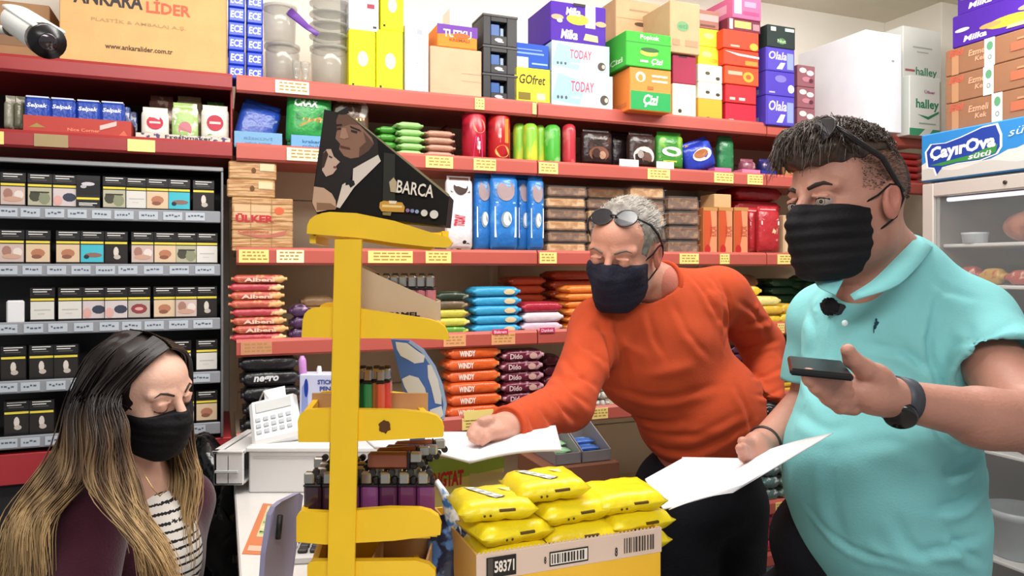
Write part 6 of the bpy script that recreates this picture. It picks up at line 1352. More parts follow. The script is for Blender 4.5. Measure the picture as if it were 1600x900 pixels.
# ======== the grey-haired man in the orange sweater ========
hd1 = Head(P(975, 396, 1.70), (-.48, -.82, -.30), roll=math.radians(-6), sc=.985, jaw=1.04)
man1 = thing('person', 'grey-haired man in an orange sweater leaning over the counter holding papers', 'person', (P(1090, 700, 1.88).x, 1.9, 0), 0)
nb = P(1036, 452, 1.80); pel = P(1092, 655, 1.88); che = P(1040, 520, 1.83)
RS, RE, RW = P(938, 512, 1.76), P(886, 632, 1.56), P(790, 668, 1.335)
LS, LE, LW = P(1132, 462, 1.88), P(1190, 538, 2.02), P(1198, 640, 1.86)
def f_skin1(p):
    d = hd1.sdf(p); d = smin(d, cap(p, T3(hd1.W((0, -.022, -.055))), T3(nb), .056, .060), .03); return d
def col1(V):
    q = hd1.L((V[:, 0], V[:, 1], V[:, 2])); c = np.tile(lc('#c48a74'), (len(V), 1)); 
    red = np.clip(1-((np.abs(q[0])-.045)**2+(q[1]-.07)**2+(q[2]+.015)**2)/.0008, 0, 1)[:, None]; c = c*(1-.35*red)+lc('#b8604c')*.35*red
    st = (np.clip((-q[2]-.01)/.03, 0, 1)*np.clip((q[1]+.02)/.03, 0, 1))[:, None]; c = c*(1-.22*st)+lc('#a09088')*.22*st
    ear = (np.abs(q[0]) > .079)[:, None]; c = np.where(ear, lc('#b86a58'), c)
    return c
parts = [snet(f_skin1, hd1.c-Vector((.15, .15, .20)), hd1.c+Vector((.20, .20, .14)), .0026)]
# right hand on the papers
wr = RW+Vector((.0, 0, 0)); pc = P(768, 671, 1.30)
def fj(l): return [(T3(P(a, b, c)), r) for a, b, c, r in l]
fing = [fj([(757, 664, 1.285, .0095), (742, 668, 1.262, .0085), (735, 678, 1.25, .0075)]), fj([(758, 670, 1.275, .0095), (744, 676, 1.252, .0088), (738, 684, 1.242, .0075)]),
        fj([(762, 676, 1.27, .009), (750, 682, 1.25, .0082), (745, 689, 1.242, .007)]), fj([(768, 680, 1.27, .0082), (758, 686, 1.255, .0075), (753, 691, 1.248, .0065)]),
        fj([(774, 660, 1.30, .011), (764, 657, 1.28, .0095), (752, 659, 1.265, .008)])]
ax = Matrix(((pc-wr).normalized(), (0, 0, 1), (0, 1, 0)))
lx = (pc-wr).normalized(); lz = Vector((0, 0, 1)); ly = lz.cross(lx).normalized(); lz = lx.cross(ly)
f_h = lambda p: smin(hand_sdf(p, T3(wr), T3(pc), (.042, .036, .018), (lx, ly, lz), fing), cap(p, T3(RE.lerp(RW, .6)), T3(wr), .033, .026), .01)
lo, hi = bounds([pc, wr]+[a for f in fing for a, _ in f], .045); parts.append(snet(f_h, lo, hi, .0024))
# left hand behind the hip
wr2 = LW; pc2 = P(1190, 690, 1.80)
fing2 = [fj([(1184, 705, 1.785, .0095), (1176, 718, 1.77, .0088), (1170, 728, 1.765, .008)]), fj([(1190, 708, 1.785, .0095), (1183, 724, 1.77, .0088), (1178, 735, 1.765, .008)]), fj([(1196, 710, 1.79, .009), (1192, 727, 1.78, .0085), (1188, 738, 1.775, .0075)]), fj([(1202, 708, 1.80, .0085), (1200, 722, 1.79, .0078), (1197, 731, 1.785, .007)]), fj([(1180, 680, 1.78, .011), (1172, 690, 1.765, .0095), (1166, 698, 1.76, .008)])]
lx = (pc2-wr2).normalized(); ly = Vector((1, 0, 0)); lz = lx.cross(ly).normalized(); ly = lz.cross(lx)
f_h2 = lambda p: smin(hand_sdf(p, T3(wr2), T3(pc2), (.046, .036, .018), (lx, ly, lz), fing2), cap(p, T3(LE.lerp(LW, .5)), T3(wr2), .034, .027), .01)
lo, hi = bounds([pc2, wr2]+[a for f in fing2 for a, _ in f], .045); parts.append(snet(f_h2, lo, hi, .003))
# inner body joining head, arms and legs (covered by the clothes)
HL, HR = P(1140, 760, 1.93), P(1062, 760, 1.86); HL.z = HR.z = .98
KL, KR = Vector((HL.x+.0, HL.y-.01, .52)), Vector((HR.x-.0, HR.y-.02, .52)); AL, AR = Vector((HL.x+.01, HL.y+.03, .09)), Vector((HR.x-.01, HR.y+.03, .09))
def f_core1(p):
    d = ell(p, T3(che), (.12, .09, .13)); d = smin(d, ell(p, T3(pel), (.125, .095, .13)), .05); d = smin(d, cap(p, T3(nb), T3(che), .05, .08), .04)
    for a, b, r, s in ((nb, LS, .045, .045), (nb, RS, .045, .045), (LS, LE, .042, .036), (LE, LW, .034, .026), (RS, RE, .042, .036), (RE, RW, .034, .026), (pel, HL, .09, .08), (pel, HR, .09, .08), (HL, KL, .07, .05), (HR, KR, .07, .05), (KL, AL, .045, .035), (KR, AR, .045, .035)):
        d = smin(d, cap(p, T3(a), T3(b), r, s), .02)
    return d
lo, hi = bounds([nb, LE, LW, RW, AL, AR, pel], .12); parts.append(snet(f_core1, lo, hi, .012))
npmesh('body', parts, skin_m('skin_ruddy'), col1, man1)
# sweater
def f_sw(p):
    d = ell(p, T3(che+Vector((0, 0, -.01))), (.150, .115, .150)); d = smin(d, ell(p, T3(pel+Vector((-.005, -.03, .025))), (.160, .135, .150)), .07)
    d = smin(d, ell(p, T3(P(1112, 648, 1.88)), (.125, .125, .135)), .05)
    d = smin(d, cap(p, T3(P(1018, 462, 1.80)), T3(P(1115, 462, 1.86)), .060, .074), .05)
    d = smin(d, cap(p, T3(P(1015, 475, 1.80)), T3(RS), .062, .070), .05)
    d = smin(d, ell(p, T3(P(1005, 560, 1.79)), (.120, .095, .13)), .08)
    a = cap(p, T3(LS), T3(LE), .068, .055); a = smin(a, cap(p, T3(LE), T3(LW+Vector((0, 0, .005))), .054, .043), .03)
    a = a-folds(p, [(T3(P(1172, 560+18*i, 1.90)), T3(P(1226, 548+20*i, 1.93)), .009, .004) for i in range(4)]+[(T3(P(1150, 440, 1.80)), T3(P(1178, 520, 1.90)), .010, .005)])
    d = smin(d, a, .022)
    b = cap(p, T3(RS), T3(RE), .066, .052); b = smin(b, cap(p, T3(RE), T3(RW), .052, .036), .03)
    d = smin(d, b, .03)
    # creases
    d = d+.0022*np.sin(p[0]*34+p[2]*20+1.5*np.sin(p[2]*17))*np.sin(p[2]*26-p[0]*11)
    d = d-1.5*folds(p, [(T3(P(870+6*i, 585+16*i, 1.50)), T3(P(925-6*i, 570+18*i, 1.56)), .010, .005*(-1)**i) for i in range(5)]
                +[(T3(P(1195+2*i, 470+30*i, 1.86)), T3(P(1150+4*i, 520+16*i, 1.88)), .009, .006*(-1)**i) for i in range(4)]+[(T3(P(935+14*i, 455+6*i, 1.68)), T3(P(900+20*i, 560+14*i, 1.66)), .011, .005*(-1)**i) for i in range(4)]+[(T3(P(960+10*i, 620+22*i, 1.66)), T3(P(1100+8*i, 640+22*i, 1.68)), .012, .004*(-1)**i) for i in range(4)]
                +[(T3(P(1128-9*i, 430+10*i, 1.76)), T3(P(1150-20*i, 520+8*i, 1.76)), .010, .006) for i in range(3)]
                +[(T3(P(980, 600, 1.66)), T3(P(1090, 570, 1.70)), .016, .004), (T3(P(1010, 660, 1.66)), T3(P(1120, 690, 1.72)), .014, -.005), (T3(P(950, 520, 1.66)), T3(P(1010, 560, 1.68)), .014, .005), (T3(P(1000, 700, 1.68)), T3(P(1150, 660, 1.74)), .012, .004)]
                +[(T3(P(800+14*i, 650-6*i, 1.32+.03*i)), T3(P(812+14*i, 690-8*i, 1.32+.03*i)), .007, .003) for i in range(4)])
    # neck hole, cuffs, hem
    d = smax(d, -cap(p, T3(hd1.W((0, .0, -.05))), T3(nb+Vector((-.006, -.004, .0))), .066, .058), .006)
    return d
lo, hi = bounds([LE, LW, RW, nb, pel, LS], .13)
def f_sw_cut(p):
    d = f_sw(p); w = (RW-RE).normalized(); cut = (p[0]-(RW.x))*w.x+(p[1]-RW.y)*w.y+(p[2]-RW.z)*w.z; near = sph(p, T3(RW), .09)
    d = np.where(near < 0, smax(d, cut+.004, .003), d)
    w = (LW-LE).normalized(); cut = (p[0]-LW.x)*w.x+(p[1]-LW.y)*w.y+(p[2]-LW.z)*w.z; near = sph(p, T3(LW), .075)
    d = np.where(near < 0, smax(d, cut+.006, .003), d)
    hem = 1.098+.02*np.sin(p[0]*6)-p[2]; return smax(d, hem, .02)
om = mat('#b94a2a', rough=.9, spec=.1, sheen=.04, bump=.09, bscale=300, var=.05, vscale=20, name='orange_knit')
SWL = [([(1122, 432), (1140, 480), (1132, 545)], .008, .009), ([(1075, 428), (1105, 465), (1130, 510)], .008, .006), ([(1100, 424), (1122, 452), (1138, 490)], .007, .005), ([(1150, 520), (1175, 505), (1210, 500)], .008, .007), ([(1160, 550), (1185, 540), (1218, 532)], .007, .006),
 ([(1172, 590), (1195, 588), (1222, 575)], .007, .006), ([(1178, 618), (1200, 618), (1224, 606)], .006, .005), ([(1150, 470), (1180, 490), (1200, 530)], .008, .005), ([(938, 500), (952, 560), (938, 630)], .009, .009), ([(958, 515), (975, 560), (985, 610)], .009, .005), ([(948, 600), (1030, 622), (1125, 600)], .010, .005), ([(962, 640), (1020, 660), (1080, 655)], .010, .005), ([(985, 690), (1080, 705), (1172, 660)], .010, .006),
 ([(1000, 668), (1080, 680), (1165, 640)], .009, .004), ([(1012, 482), (1020, 520), (1040, 560)], .008, .004), ([(1050, 470), (1075, 520), (1110, 560)], .009, .004), ([(868, 585), (895, 615), (925, 635)], .008, .007), ([(850, 602), (880, 640), (905, 660)], .008, .007), ([(830, 618), (855, 655), (880, 680)], .008, .006), ([(880, 558), (905, 590), (935, 605)], .008, .006), ([(900, 525), (925, 550), (948, 570)], .008, .005), ([(800, 642), (808, 660), (812, 678)], .006, .004), ([(785, 652), (790, 664), (795, 676)], .005, .004), ([(815, 630), (828, 655), (838, 680)], .007, .005), ([(1150, 600), (1165, 640), (1178, 690)], .009, .006)]
npmesh('orange_sweater', [wrinkle(snet(f_sw_cut, lo, hi, .0048), f_sw_cut, SWL, 1.25, 2.2)], om, None, man1)
pts = []
nc = nb+Vector((-.004, -.004, .006)); nd = (hd1.W((0, 0, -.05))-nb).normalized(); na = nd.cross(Vector((0, 1, 0))).normalized(); nbb = nd.cross(na)
MB().tube([nc+nd*.004+na*.060*math.cos(2*PI*i/32)+nbb*.060*math.sin(2*PI*i/32)+nd*.012*math.cos(2*PI*i/32)*0 for i in range(33)], .006, om, 8).build('collar_rib', man1, True, world=True)
for W_, E_, r_ in ((RW, RE, .036), (LW, LE, .043)):
    d_ = (W_-E_).normalized(); a_ = d_.cross(Vector((0, 0, 1))).normalized(); b_ = d_.cross(a_); c_ = W_-d_*.008
    MB().tube([c_+a_*r_*.97*math.cos(2*PI*i/24)+b_*r_*.97*math.sin(2*PI*i/24) for i in range(25)], .0045, om, 8).build('cuff', man1, True, world=True)
jm1 = mat('#1a1b22', rough=.8, spec=.2, bump=.2, bscale=200, var=.12, vscale=10, name='black_denim')
def f_jeans(p):
    d = ell(p, (pel.x+.0, pel.y+.01, 1.03), (.165, .125, .13))
    L_ = smin(cap(p, T3(HL), T3(KL), .100, .072), cap(p, T3(KL), T3(AL), .070, .056), .03); R__ = smin(cap(p, T3(HR), T3(KR), .098, .070), cap(p, T3(KR), T3(AR), .068, .056), .03)
    d = smin(smin(d, L_, .03), R__, .03) 
    d = d-folds(p, [(T3(P(1125, 800, 1.83)), T3(P(1190, 780, 1.84)), .012, .004), (T3(P(1120, 850, 1.83)), T3(P(1185, 870, 1.84)), .014, .004)])
    return smax(smax(d, p[2]-1.13, .01), .09-p[2], .01)
lo, hi = bounds([HL, HR, AL, AR, Vector((pel.x, pel.y, 1.12))], .18); npmesh('black_jeans', [snet(f_jeans, lo, hi, .009)], jm1, None, man1)
for A_ in (AL, AR):
    f_s = lambda p: smax(smin(ell(p, (A_.x, A_.y-.05, .045), (.048, .13, .045)), ell(p, (A_.x, A_.y+.02, .07), (.045, .06, .07)), .03), .004-p[2], .004)
    lo, hi = bounds([A_+Vector((0, -.06, 0)), Vector((A_.x, A_.y, 0))], .16); npmesh('shoe', [snet(f_s, lo, hi, .006)], mat('#15130f', rough=.4, name='black_leather'), None, man1)
npmesh('face_mask', [snet(lambda p: hd1.mask(p, pleat=.0004), *hd1.box(), .0026)], navym, None, man1); straps(hd1, man1, navym)
hairg = mat('#8d8880', rough=.6, col2='#5e5650', vscale=50, soft=.15, name='grey_hair')
def f_hair1(p):
    q = hd1.L(p); x = np.abs(q[0]); d = ell((x, q[1], q[2]), (0, -.016, .038), (.081, .097, .090))
    line = q[1]-(.072-1.8*np.abs(x-.0)*.35)-(q[2]-.085)*-.35; d = smax(d, line, .012); d = smax(d, -(q[2]+.035+(q[1]*.6)), .01); d = smax(d, -ell((x, q[1], q[2]), (.082, .002, -.002), (.03, .028, .045)), .008)
    return (d+.0012*np.sin(q[0]*260+q[1]*60)+.0012*np.sin(q[1]*210))*hd1.s
npmesh('grey_hair', [snet(f_hair1, *hd1.box(), .003)], hairg, None, man1)
rg = np.random.RandomState(4); S = []
for i in range(1300):
    a = rg.uniform(-PI, PI); b = rg.uniform(.05, 1.35); v = np.array([math.cos(a)*math.cos(b), math.sin(a)*math.cos(b), math.sin(b)])
    r0 = np.array([.080, .095, .088])*v+np.array([0, -.016, .038])
    if r0[1] > .055: continue
    t = np.array([rg.normal()*.004, -.012+rg.normal()*.003, .002]) if r0[2] > .06 else np.array([0, -.008, -.012])
    n_ = v/np.linalg.norm(v); pth = [tuple(hd1.W(Vector(tuple(r0+t*k+n_*(.002*k-.0012*k*k+.001))))) for k in (0, .6, 1.1, 1.6)]; S.append(pth)
npmesh('hair_strands', [strands(S, .0009, .0003)], mat('#a8a39b', rough=.5, name='silver_hair'), None, man1)
bm_ = mat('#6d625a', rough=.8, name='grey_brow')
for sx in (-1, 1): brow(hd1, man1, bm_, sx, .0036); lash(hd1, man1, mat('#5a3a30', rough=.6), sx, 0)
glasses(hd1, 'dark sunglasses pushed up on the grey hair', .102, .060, .9, .026, .029)
def watch(c, axis, r, label_, par, m, face=None, w=.010, fr_=.019):
    axis = axis.normalized(); a = axis.cross(Vector((0, 0, 1))).normalized(); b = axis.cross(a); mb = MB(); n = 28; V = []; F = []
    for i in range(n):
        q = 2*PI*i/n; dr = a*math.cos(q)+b*math.sin(q)
        for (s_, rr) in ((-w, r), (w, r), (w, r+.003), (-w, r+.003)): V.append(tuple(c+axis*s_+dr*rr))
    for i in range(n):
        for k in range(4): F.append([i*4+k, i*4+(k+1) % 4, ((i+1) % n)*4+(k+1) % 4, ((i+1) % n)*4+k])
    mb.add(V, F, m); o = mb.build('wristwatch', par, True, world=True)
    if face is not None:
        f = face.normalized(); mb = MB(); mb.tube([c+f*(r-.002), c+f*(r+.006), c+f*(r+.009)], [fr_, fr_, fr_*.85], mat('#17171c', rough=.15, spec=.8), 24); mb.build('watch_face', o, True, world=True)
watch(LW+(LW-LE).normalized()*.010, LW-LE, .031, '', man1, mat('#1b1a1c', rough=.4), Vector((-.2, -1, .2)), .010, .016)

# ======== the young man in the turquoise polo ========
hd2 = Head(P(1326, 322, 1.28), (-.93, -.36, -.06), roll=math.radians(3), sc=1.03, open_eye=True, jaw=1.08)
man2 = thing('person', 'dark-haired bearded man in a turquoise polo looking left and holding a phone', 'person', (P(1385, 800, 1.32).x, 1.36, 0), 0)
nb2 = P(1400, 428, 1.36); ch2 = P(1395, 545, 1.36); be2 = P(1372, 735, 1.33)
LS2, LE2, LW2 = P(1512, 515, 1.31), P(1628, 668, 1.08), P(1402, 624, 1.0)
RS2, RE2, RW2 = P(1292, 500, 1.50), P(1262, 630, 1.56), P(1196, 690, 1.40)
def f_skin2(p):
    d = hd2.sdf(p); d = smin(d, cap(p, T3(hd2.W((0, -.026, -.055))), T3(nb2), .062, .070), .035); d = smin(d, cap(p, T3(nb2), T3(P(1350, 455, 1.32)), .055, .05), .03); return d
def col2(V):
    q = hd2.L((V[:, 0], V[:, 1], V[:, 2])); c = np.tile(lc('#b98574'), (len(V), 1)); x = np.abs(q[0])
    fade = (np.clip((q[2]-.015+np.clip(-q[1], 0, 1)*.5)/.03, 0, 1)*np.clip((.045-q[1])/.02, 0, 1))[:, None]; hd_ = (q[0]**2+q[1]**2+q[2]**2 < .016)[:, None]
    c = np.where(hd_, c*(1-.62*fade)+lc('#4a3830')*.62*fade, c)
    st = (np.clip((-q[2]-.012)/.03, 0, 1)*np.clip((q[1]+.03)/.03, 0, 1)*(q[2] > -.135))[:, None]; c = c*(1-.45*st)+lc('#6b4a3e')*.45*st
    ear = ((x > .080) & (q[2] < .04) & (q[2] > -.04) & (q[1] > -.04) & (q[1] < .02) & (q[2]**2 < .002))[:, None]; c = np.where(ear, lc('#b87666'), c); return c
parts = [snet(f_skin2, hd2.c-Vector((.17, .17, .24)), hd2.c+Vector((.20, .20, .15)), .0026)]
# forearm and hand with the phone
pc = P(1352, 606, .965)
fing = [fj([(1318, 598, .945, .0105), (1288, 592, .925, .0098), (1262, 585, .915, .0085)]), fj([(1320, 612, .950, .0108), (1290, 606, .930, .010), (1264, 594, .918, .0085)]), fj([(1326, 626, .958, .0105), (1298, 622, .938, .0098), (1274, 606, .922, .0085)]),
        fj([(1334, 638, .968, .0098), (1312, 636, .952, .009), (1290, 622, .935, .0078)]), fj([(1378, 596, .968, .016), (1350, 576, .95, .0135), (1332, 562, .94, .0115), (1325, 548, .935, .009)])]
lx = (P(1318, 604, .95)-LW2).normalized(); up_ = Vector((.1, -.45, 1)).normalized(); ly = up_.cross(lx).normalized(); lz = lx.cross(ly)
pal = LW2.lerp(P(1318, 604, .95), .50)
def f_arm2(p):
    d = rot_ell(p, T3(LE2.lerp(LW2, .28)), (.085, .040, .041), ((LW2-LE2).normalized(), Vector((0, 0, 1)).cross((LW2-LE2).normalized()).normalized(), Vector((0, 0, 1))))
    d = smin(d, cap(p, T3(LE2), T3(LE2.lerp(LW2, .45)), .041, .0385), .015); d = smin(d, cap(p, T3(LE2.lerp(LW2, .4)), T3(LW2), .0385, .0265), .015); d = smin(d, cap(p, T3(LE2), T3(LE2.lerp(LS2, .6)), .043, .052), .02)
    h = hand_sdf(p, T3(LW2), T3(pal), (.046, .030, .024), (lx, ly, lz), fing); h = smin(h, cap(p, T3(LW2.lerp(pal, .4)), T3(P(1368, 590, .965)), .021, .017), .012)
    return smin(d, h, .012)
lo, hi = bounds([LE2, LW2, LE2.lerp(LS2, .6)]+[a for f in fing for a, _ in f], .055); parts.append(snet(f_arm2, lo, hi, .0026))
pc3 = P(1180, 706, 1.32)
fing3 = [fj([(1172, 706, 1.29, .0098), (1162, 702, 1.26, .009), (1156, 700, 1.24, .0078)]), fj([(1174, 712, 1.29, .0098), (1164, 709, 1.262, .009), (1158, 706, 1.245, .0078)]), fj([(1178, 718, 1.30, .0095), (1168, 717, 1.272, .0088), (1160, 714, 1.255, .0075)]), fj([(1182, 723, 1.31, .0088), (1173, 723, 1.285, .008), (1166, 720, 1.27, .007)]), fj([(1178, 698, 1.315, .012), (1168, 692, 1.29, .0105), (1160, 690, 1.27, .0088)])]
lx = (pc3-RW2).normalized(); ly = Vector((0, 0, 1)).cross(lx).normalized(); lz = lx.cross(ly)
def f_arm3(p): return smin(cap(p, T3(RE2), T3(RW2), .043, .028), hand_sdf(p, T3(RW2), T3(pc3), (.044, .022, .036), (lx, ly, lz), fing3), .012)
lo, hi = bounds([RE2, RW2]+[a for f in fing3 for a, _ in f], .055); parts.append(snet(f_arm3, lo, hi, .003))
H2L, H2R = Vector((be2.x+.10, be2.y+.05, .90)), Vector((be2.x-.08, be2.y+.13, .90)); K2L, K2R = H2L+Vector((0, 0, -.43)), H2R+Vector((0, 0, -.43)); A2L, A2R = H2L+Vector((0, .02, -.81)), H2R+Vector((0, .02, -.81))
def f_core2(p):
    d = ell(p, T3(ch2), (.13, .10, .15)); d = smin(d, ell(p, T3(be2), (.13, .12, .16)), .05)
    for a, b, r, s in ((nb2, ch2, .06, .09), (nb2, LS2, .05, .05), (nb2, RS2, .05, .05), (RS2, RE2, .045, .04), (LS2, LE2, .045, .04), (be2, H2L, .09, .08), (be2, H2R, .09, .08), (H2L, K2L, .075, .055), (H2R, K2R, .075, .055), (K2L, A2L, .05, .04), (K2R, A2R, .05, .04)): d = smin(d, cap(p, T3(a), T3(b), r, s), .02)
    return d
lo, hi = bounds([nb2, LS2, RE2, A2L, A2R, be2, LE2], .12); parts.append(snet(f_core2, lo, hi, .013))
npmesh('body', parts, skin_m('skin_tan'), col2, man2)
SH2 = LS2.lerp(LE2, .52)
def f_polo(p):
    d = ell(p, T3(ch2+Vector((.005, .0, .0))), (.168, .135, .17)); d = smin(d, ell(p, T3(be2), (.165, .165, .185)), .07)
    d = smin(d, ell(p, T3(be2+Vector((.03, .0, -.13))), (.150, .145, .15)), .06)
    d = smin(d, cap(p, T3(nb2+Vector((.0, .0, -.03))), T3(LS2), .066, .084), .05); d = smin(d, cap(p, T3(nb2+Vector((-.01, 0, -.03))), T3(RS2), .062, .076), .05)
    d = smin(d, cap(p, T3(nb2+Vector((-.0, -.01, .0))), T3(ch2), .075, .10), .04)
    s = cap(p, T3(LS2), T3(SH2), .082, .080); w = (LE2-LS2).normalized(); cut = (p[0]-SH2.x)*w.x+(p[1]-SH2.y)*w.y+(p[2]-SH2.z)*w.z
    s = smax(s, cut, .003); s = smax(s, -cap(p, T3(SH2-w*.02), T3(SH2+w*.2), .070, .072), .004)
    d = smin(d, smax(cap(p, T3(RS2), T3(RE2), .072, .062), -(p[2]-RE2.z-.05), .004), .02)
    d = smin(d, s, .022)
    d = d+.0024*np.sin(p[0]*30-p[2]*22+1.3*np.sin(p[2]*19))*np.sin(p[2]*24+p[0]*14)
    d = d-1.5*folds(p, [(T3(P(1455, 480, 1.15)), T3(P(1470, 600, 1.15)), .010, -.010), (T3(P(1440, 560, 1.16)), T3(P(1330, 545, 1.20)), .012, .005), (T3(P(1300, 640, 1.16)), T3(P(1420, 700, 1.16)), .014, .005), (T3(P(1470, 560, 1.13)), T3(P(1590, 545, 1.14)), .010, .004), (T3(P(1480, 590, 1.13)), T3(P(1600, 575, 1.14)), .008, .004), (T3(P(1500, 800, 1.20)), T3(P(1540, 730, 1.28)), .012, .008), (T3(P(1480, 850, 1.20)), T3(P(1535, 810, 1.28)), .012, .008), (T3(P(1440, 880, 1.20)), T3(P(1530, 860, 1.26)), .010, -.006),
        (T3(P(1290, 840, 1.2)), T3(P(1420, 880, 1.18)), .012, .004), (T3(P(1260, 480, 1.24)), T3(P(1300, 520, 1.20)), .012, .005), (T3(P(1380, 430, 1.25)), T3(P(1340, 560, 1.20)), .008, -.003)])
    d = smax(d, -cap(p, T3(hd2.W((0, 0, -.06))), T3(nb2+Vector((-.004, -.004, .0))), .068, .064), .006)
    d = smax(d, -cap(p, T3(P(1318, 445, 1.22)), T3(P(1310, 470, 1.16)), .024, .004), .006)
    return smax(d, 1.048-.03*np.sin((p[0]-.55)*7)-p[2], .008)
lo, hi = bounds([nb2, LS2, SH2, RS2, RE2+Vector((0, 0, .05)), be2, Vector((be2.x, be2.y, 1.03))], .20)
aq = mat('#86ced2', rough=.88, spec=.1, sheen=.04, bump=.12, bscale=340, var=.03, vscale=12, name='turquoise_pique')
POL = [([(1472, 450), (1450, 520), (1462, 590), (1482, 628)], .007, .010), ([(1340, 535), (1410, 550), (1470, 600)], .008, .006), ([(1385, 515), (1430, 560), (1465, 580)], .008, .005), ([(1482, 606), (1540, 590), (1600, 588)], .004, .003), ([(1482, 598), (1540, 582), (1598, 578)], .004, .002), ([(1505, 500), (1535, 550), (1545, 590)], .009, .004), ([(1480, 540), (1540, 530), (1590, 500)], .010, .004),
 ([(1303, 478), (1300, 520), (1298, 562)], .004, .0025), ([(1340, 478), (1338, 520), (1336, 562)], .004, .0025), ([(1298, 562), (1316, 566), (1336, 562)], .004, .0025), ([(1475, 745), (1505, 730), (1535, 700)], .009, .009), ([(1460, 795), (1500, 785), (1538, 755)], .009, .008), ([(1480, 830), (1505, 860), (1538, 880)], .008, .007), ([(1430, 865), (1480, 855), (1535, 835)], .008, .006), ([(1305, 690), (1300, 770), (1320, 850)], .012, .006), ([(1330, 700), (1400, 690), (1450, 730)], .011, .005), ([(1258, 785), (1330, 855), (1450, 888)], .006, .004), ([(1250, 560), (1268, 600), (1300, 640)], .010, .006), ([(1262, 480), (1275, 520), (1262, 570)], .010, .005), ([(1400, 800), (1420, 850), (1470, 885)], .010, .005), ([(1240, 640), (1290, 670), (1330, 665)], .010, .005), ([(1440, 640), (1480, 690), (1535, 690)], .010, .006), ([(1450, 430), (1480, 455), (1530, 470)], .010, .004)]
npmesh('turquoise_polo', [wrinkle(snet(f_polo, lo, hi, .0048), f_polo, POL, 0.98, 1.8)], aq, None, man2)
# collar : folded strip round the neck, open at the front
def strip(pts_top, pts_bot, th, m, name, par):
    n = len(pts_top); V = []; 
    for a, b in zip(pts_top, pts_bot): V += [tuple(a), tuple(b)]
    nr = []
    for i in range(n):
        t = (pts_top[min(i+1, n-1)]-pts_top[max(i-1, 0)]); q = t.cross(pts_bot[i]-pts_top[i]).normalized()*th; nr += [q, q]
    V2 = V+[tuple(Vector(v)+q) for v, q in zip(V, nr)]; N = 2*n; F = []
    for i in range(n-1):
        a, b, c, d = 2*i, 2*i+1, 2*i+3, 2*i+2; F += [[a, b, c, d], [N+d, N+c, N+b, N+a], [a, d, N+d, N+a], [b, N+b, N+c, c]]
    F += [[0, N, N+1, 1], [2*n-2, 2*n-1, N+2*n-1, N+2*n-2]]
    return MB().add(V2, F, m).build(name, par, True, world=True)
ct_ = [0, P(1328, 460, 1.195), P(1364, 437, 1.19), P(1400, 402, 1.21), P(1425, 377, 1.26), P(1434, 368, 1.35), P(1400, 376, 1.43), P(1345, 396, 1.42), P(1303, 420, 1.34)]
cbt = [0, P(1334, 468, 1.18), P(1396, 448, 1.165), P(1430, 420, 1.18), P(1452, 393, 1.25), P(1456, 382, 1.37), P(1405, 394, 1.46), P(1335, 416, 1.45), P(1290, 436, 1.36)]
top_ = [Vector(v) for v in rs(ct_[1:], 24)]; bot_ = [Vector(v) for v in rs(cbt[1:], 24)]; strip(top_, bot_, .003, aq, 'collar', man2)
strip([Vector(v) for v in rs([P(1322, 430, 1.24), P(1306, 428, 1.26), P(1296, 428, 1.32)], 8)], [Vector(v) for v in rs([P(1306, 462, 1.205), P(1280, 450, 1.235), P(1274, 440, 1.31)], 8)], .003, aq, 'collar', man2)
f_pl = [P(1318, 470, 1.175), P(1322, 500, 1.168), P(1322, 530, 1.168)]
m_ = MB(); 
for q in (P(1320, 505, 1.163),): m_.ell(T3(q), (.005, .002, .005), plast('#cfe6e6'), 12, 8)
m_.build('button', man2, True, world=True)
def f_tr(p):
    d = ell(p, (be2.x+.01, be2.y+.07, .98), (.165, .14, .12)); d = smin(d, ell(p, (be2.x-.02, be2.y+.06, 1.08), (.150, .13, .12)), .03)
    for a, b, r, s in ((H2L, K2L, .10, .075), (H2R, K2R, .11, .075), (K2L, A2L, .072, .06), (K2R, A2R, .072, .06)): d = smin(d, cap(p, T3(a), T3(b), r, s), .03)
    return smax(smax(d, p[2]-1.17, .01), .09-p[2], .01)
lo, hi = bounds([H2L, H2R, A2L, A2R, Vector((be2.x, be2.y, 1.17))], .19); npmesh('black_trousers', [snet(f_tr, lo, hi, .010)], jm1, None, man2)
for A_ in (A2L, A2R):
    f_s = lambda p: smax(smin(ell(p, (A_.x-.03, A_.y-.04, .045), (.08, .12, .045)), ell(p, (A_.x, A_.y+.02, .07), (.045, .06, .07)), .03), .004-p[2], .004)
    lo, hi = bounds([A_+Vector((0, -.06, 0)), Vector((A_.x, A_.y, 0))], .16); npmesh('shoe', [snet(f_s, lo, hi, .006)], mat('#15130f', rough=.4, name='black_leather'), None, man2)
npmesh('face_mask', [snet(lambda p: hd2.mask(p, pleat=.0014), *hd2.box(), .0026)], maskm, None, man2); straps(hd2, man2, maskm)
hb = mat('#2b201b', rough=.42, col2='#4a3a30', vscale=60, soft=.15, name='dark_hair'); hb2 = mat('#41332b', rough=.4, name='brown_strands')
def f_hair2(p):
    q = hd2.L(p); x = np.abs(q[0]); d = ell((x, q[1], q[2]), (0, -.002, .058), (.070, .100, .078)); d = smin(d, ell((x, q[1], q[2]), (0, .074, .096), (.056, .036, .026)), .03)
    d = smax(d, -(q[2]-.064+(q[1]-.05)*.25*(q[1] < .05)), .012); d = smax(d, x-.070, .01)
    return (d+.003*np.sin(q[0]*150+q[1]*40)*np.sin(q[1]*90)+.0015*np.sin(q[2]*200+q[0]*120))*hd2.s
npmesh('dark_hair', [snet(f_hair2, *hd2.box(.02), .003)], hb, None, man2)
S = []
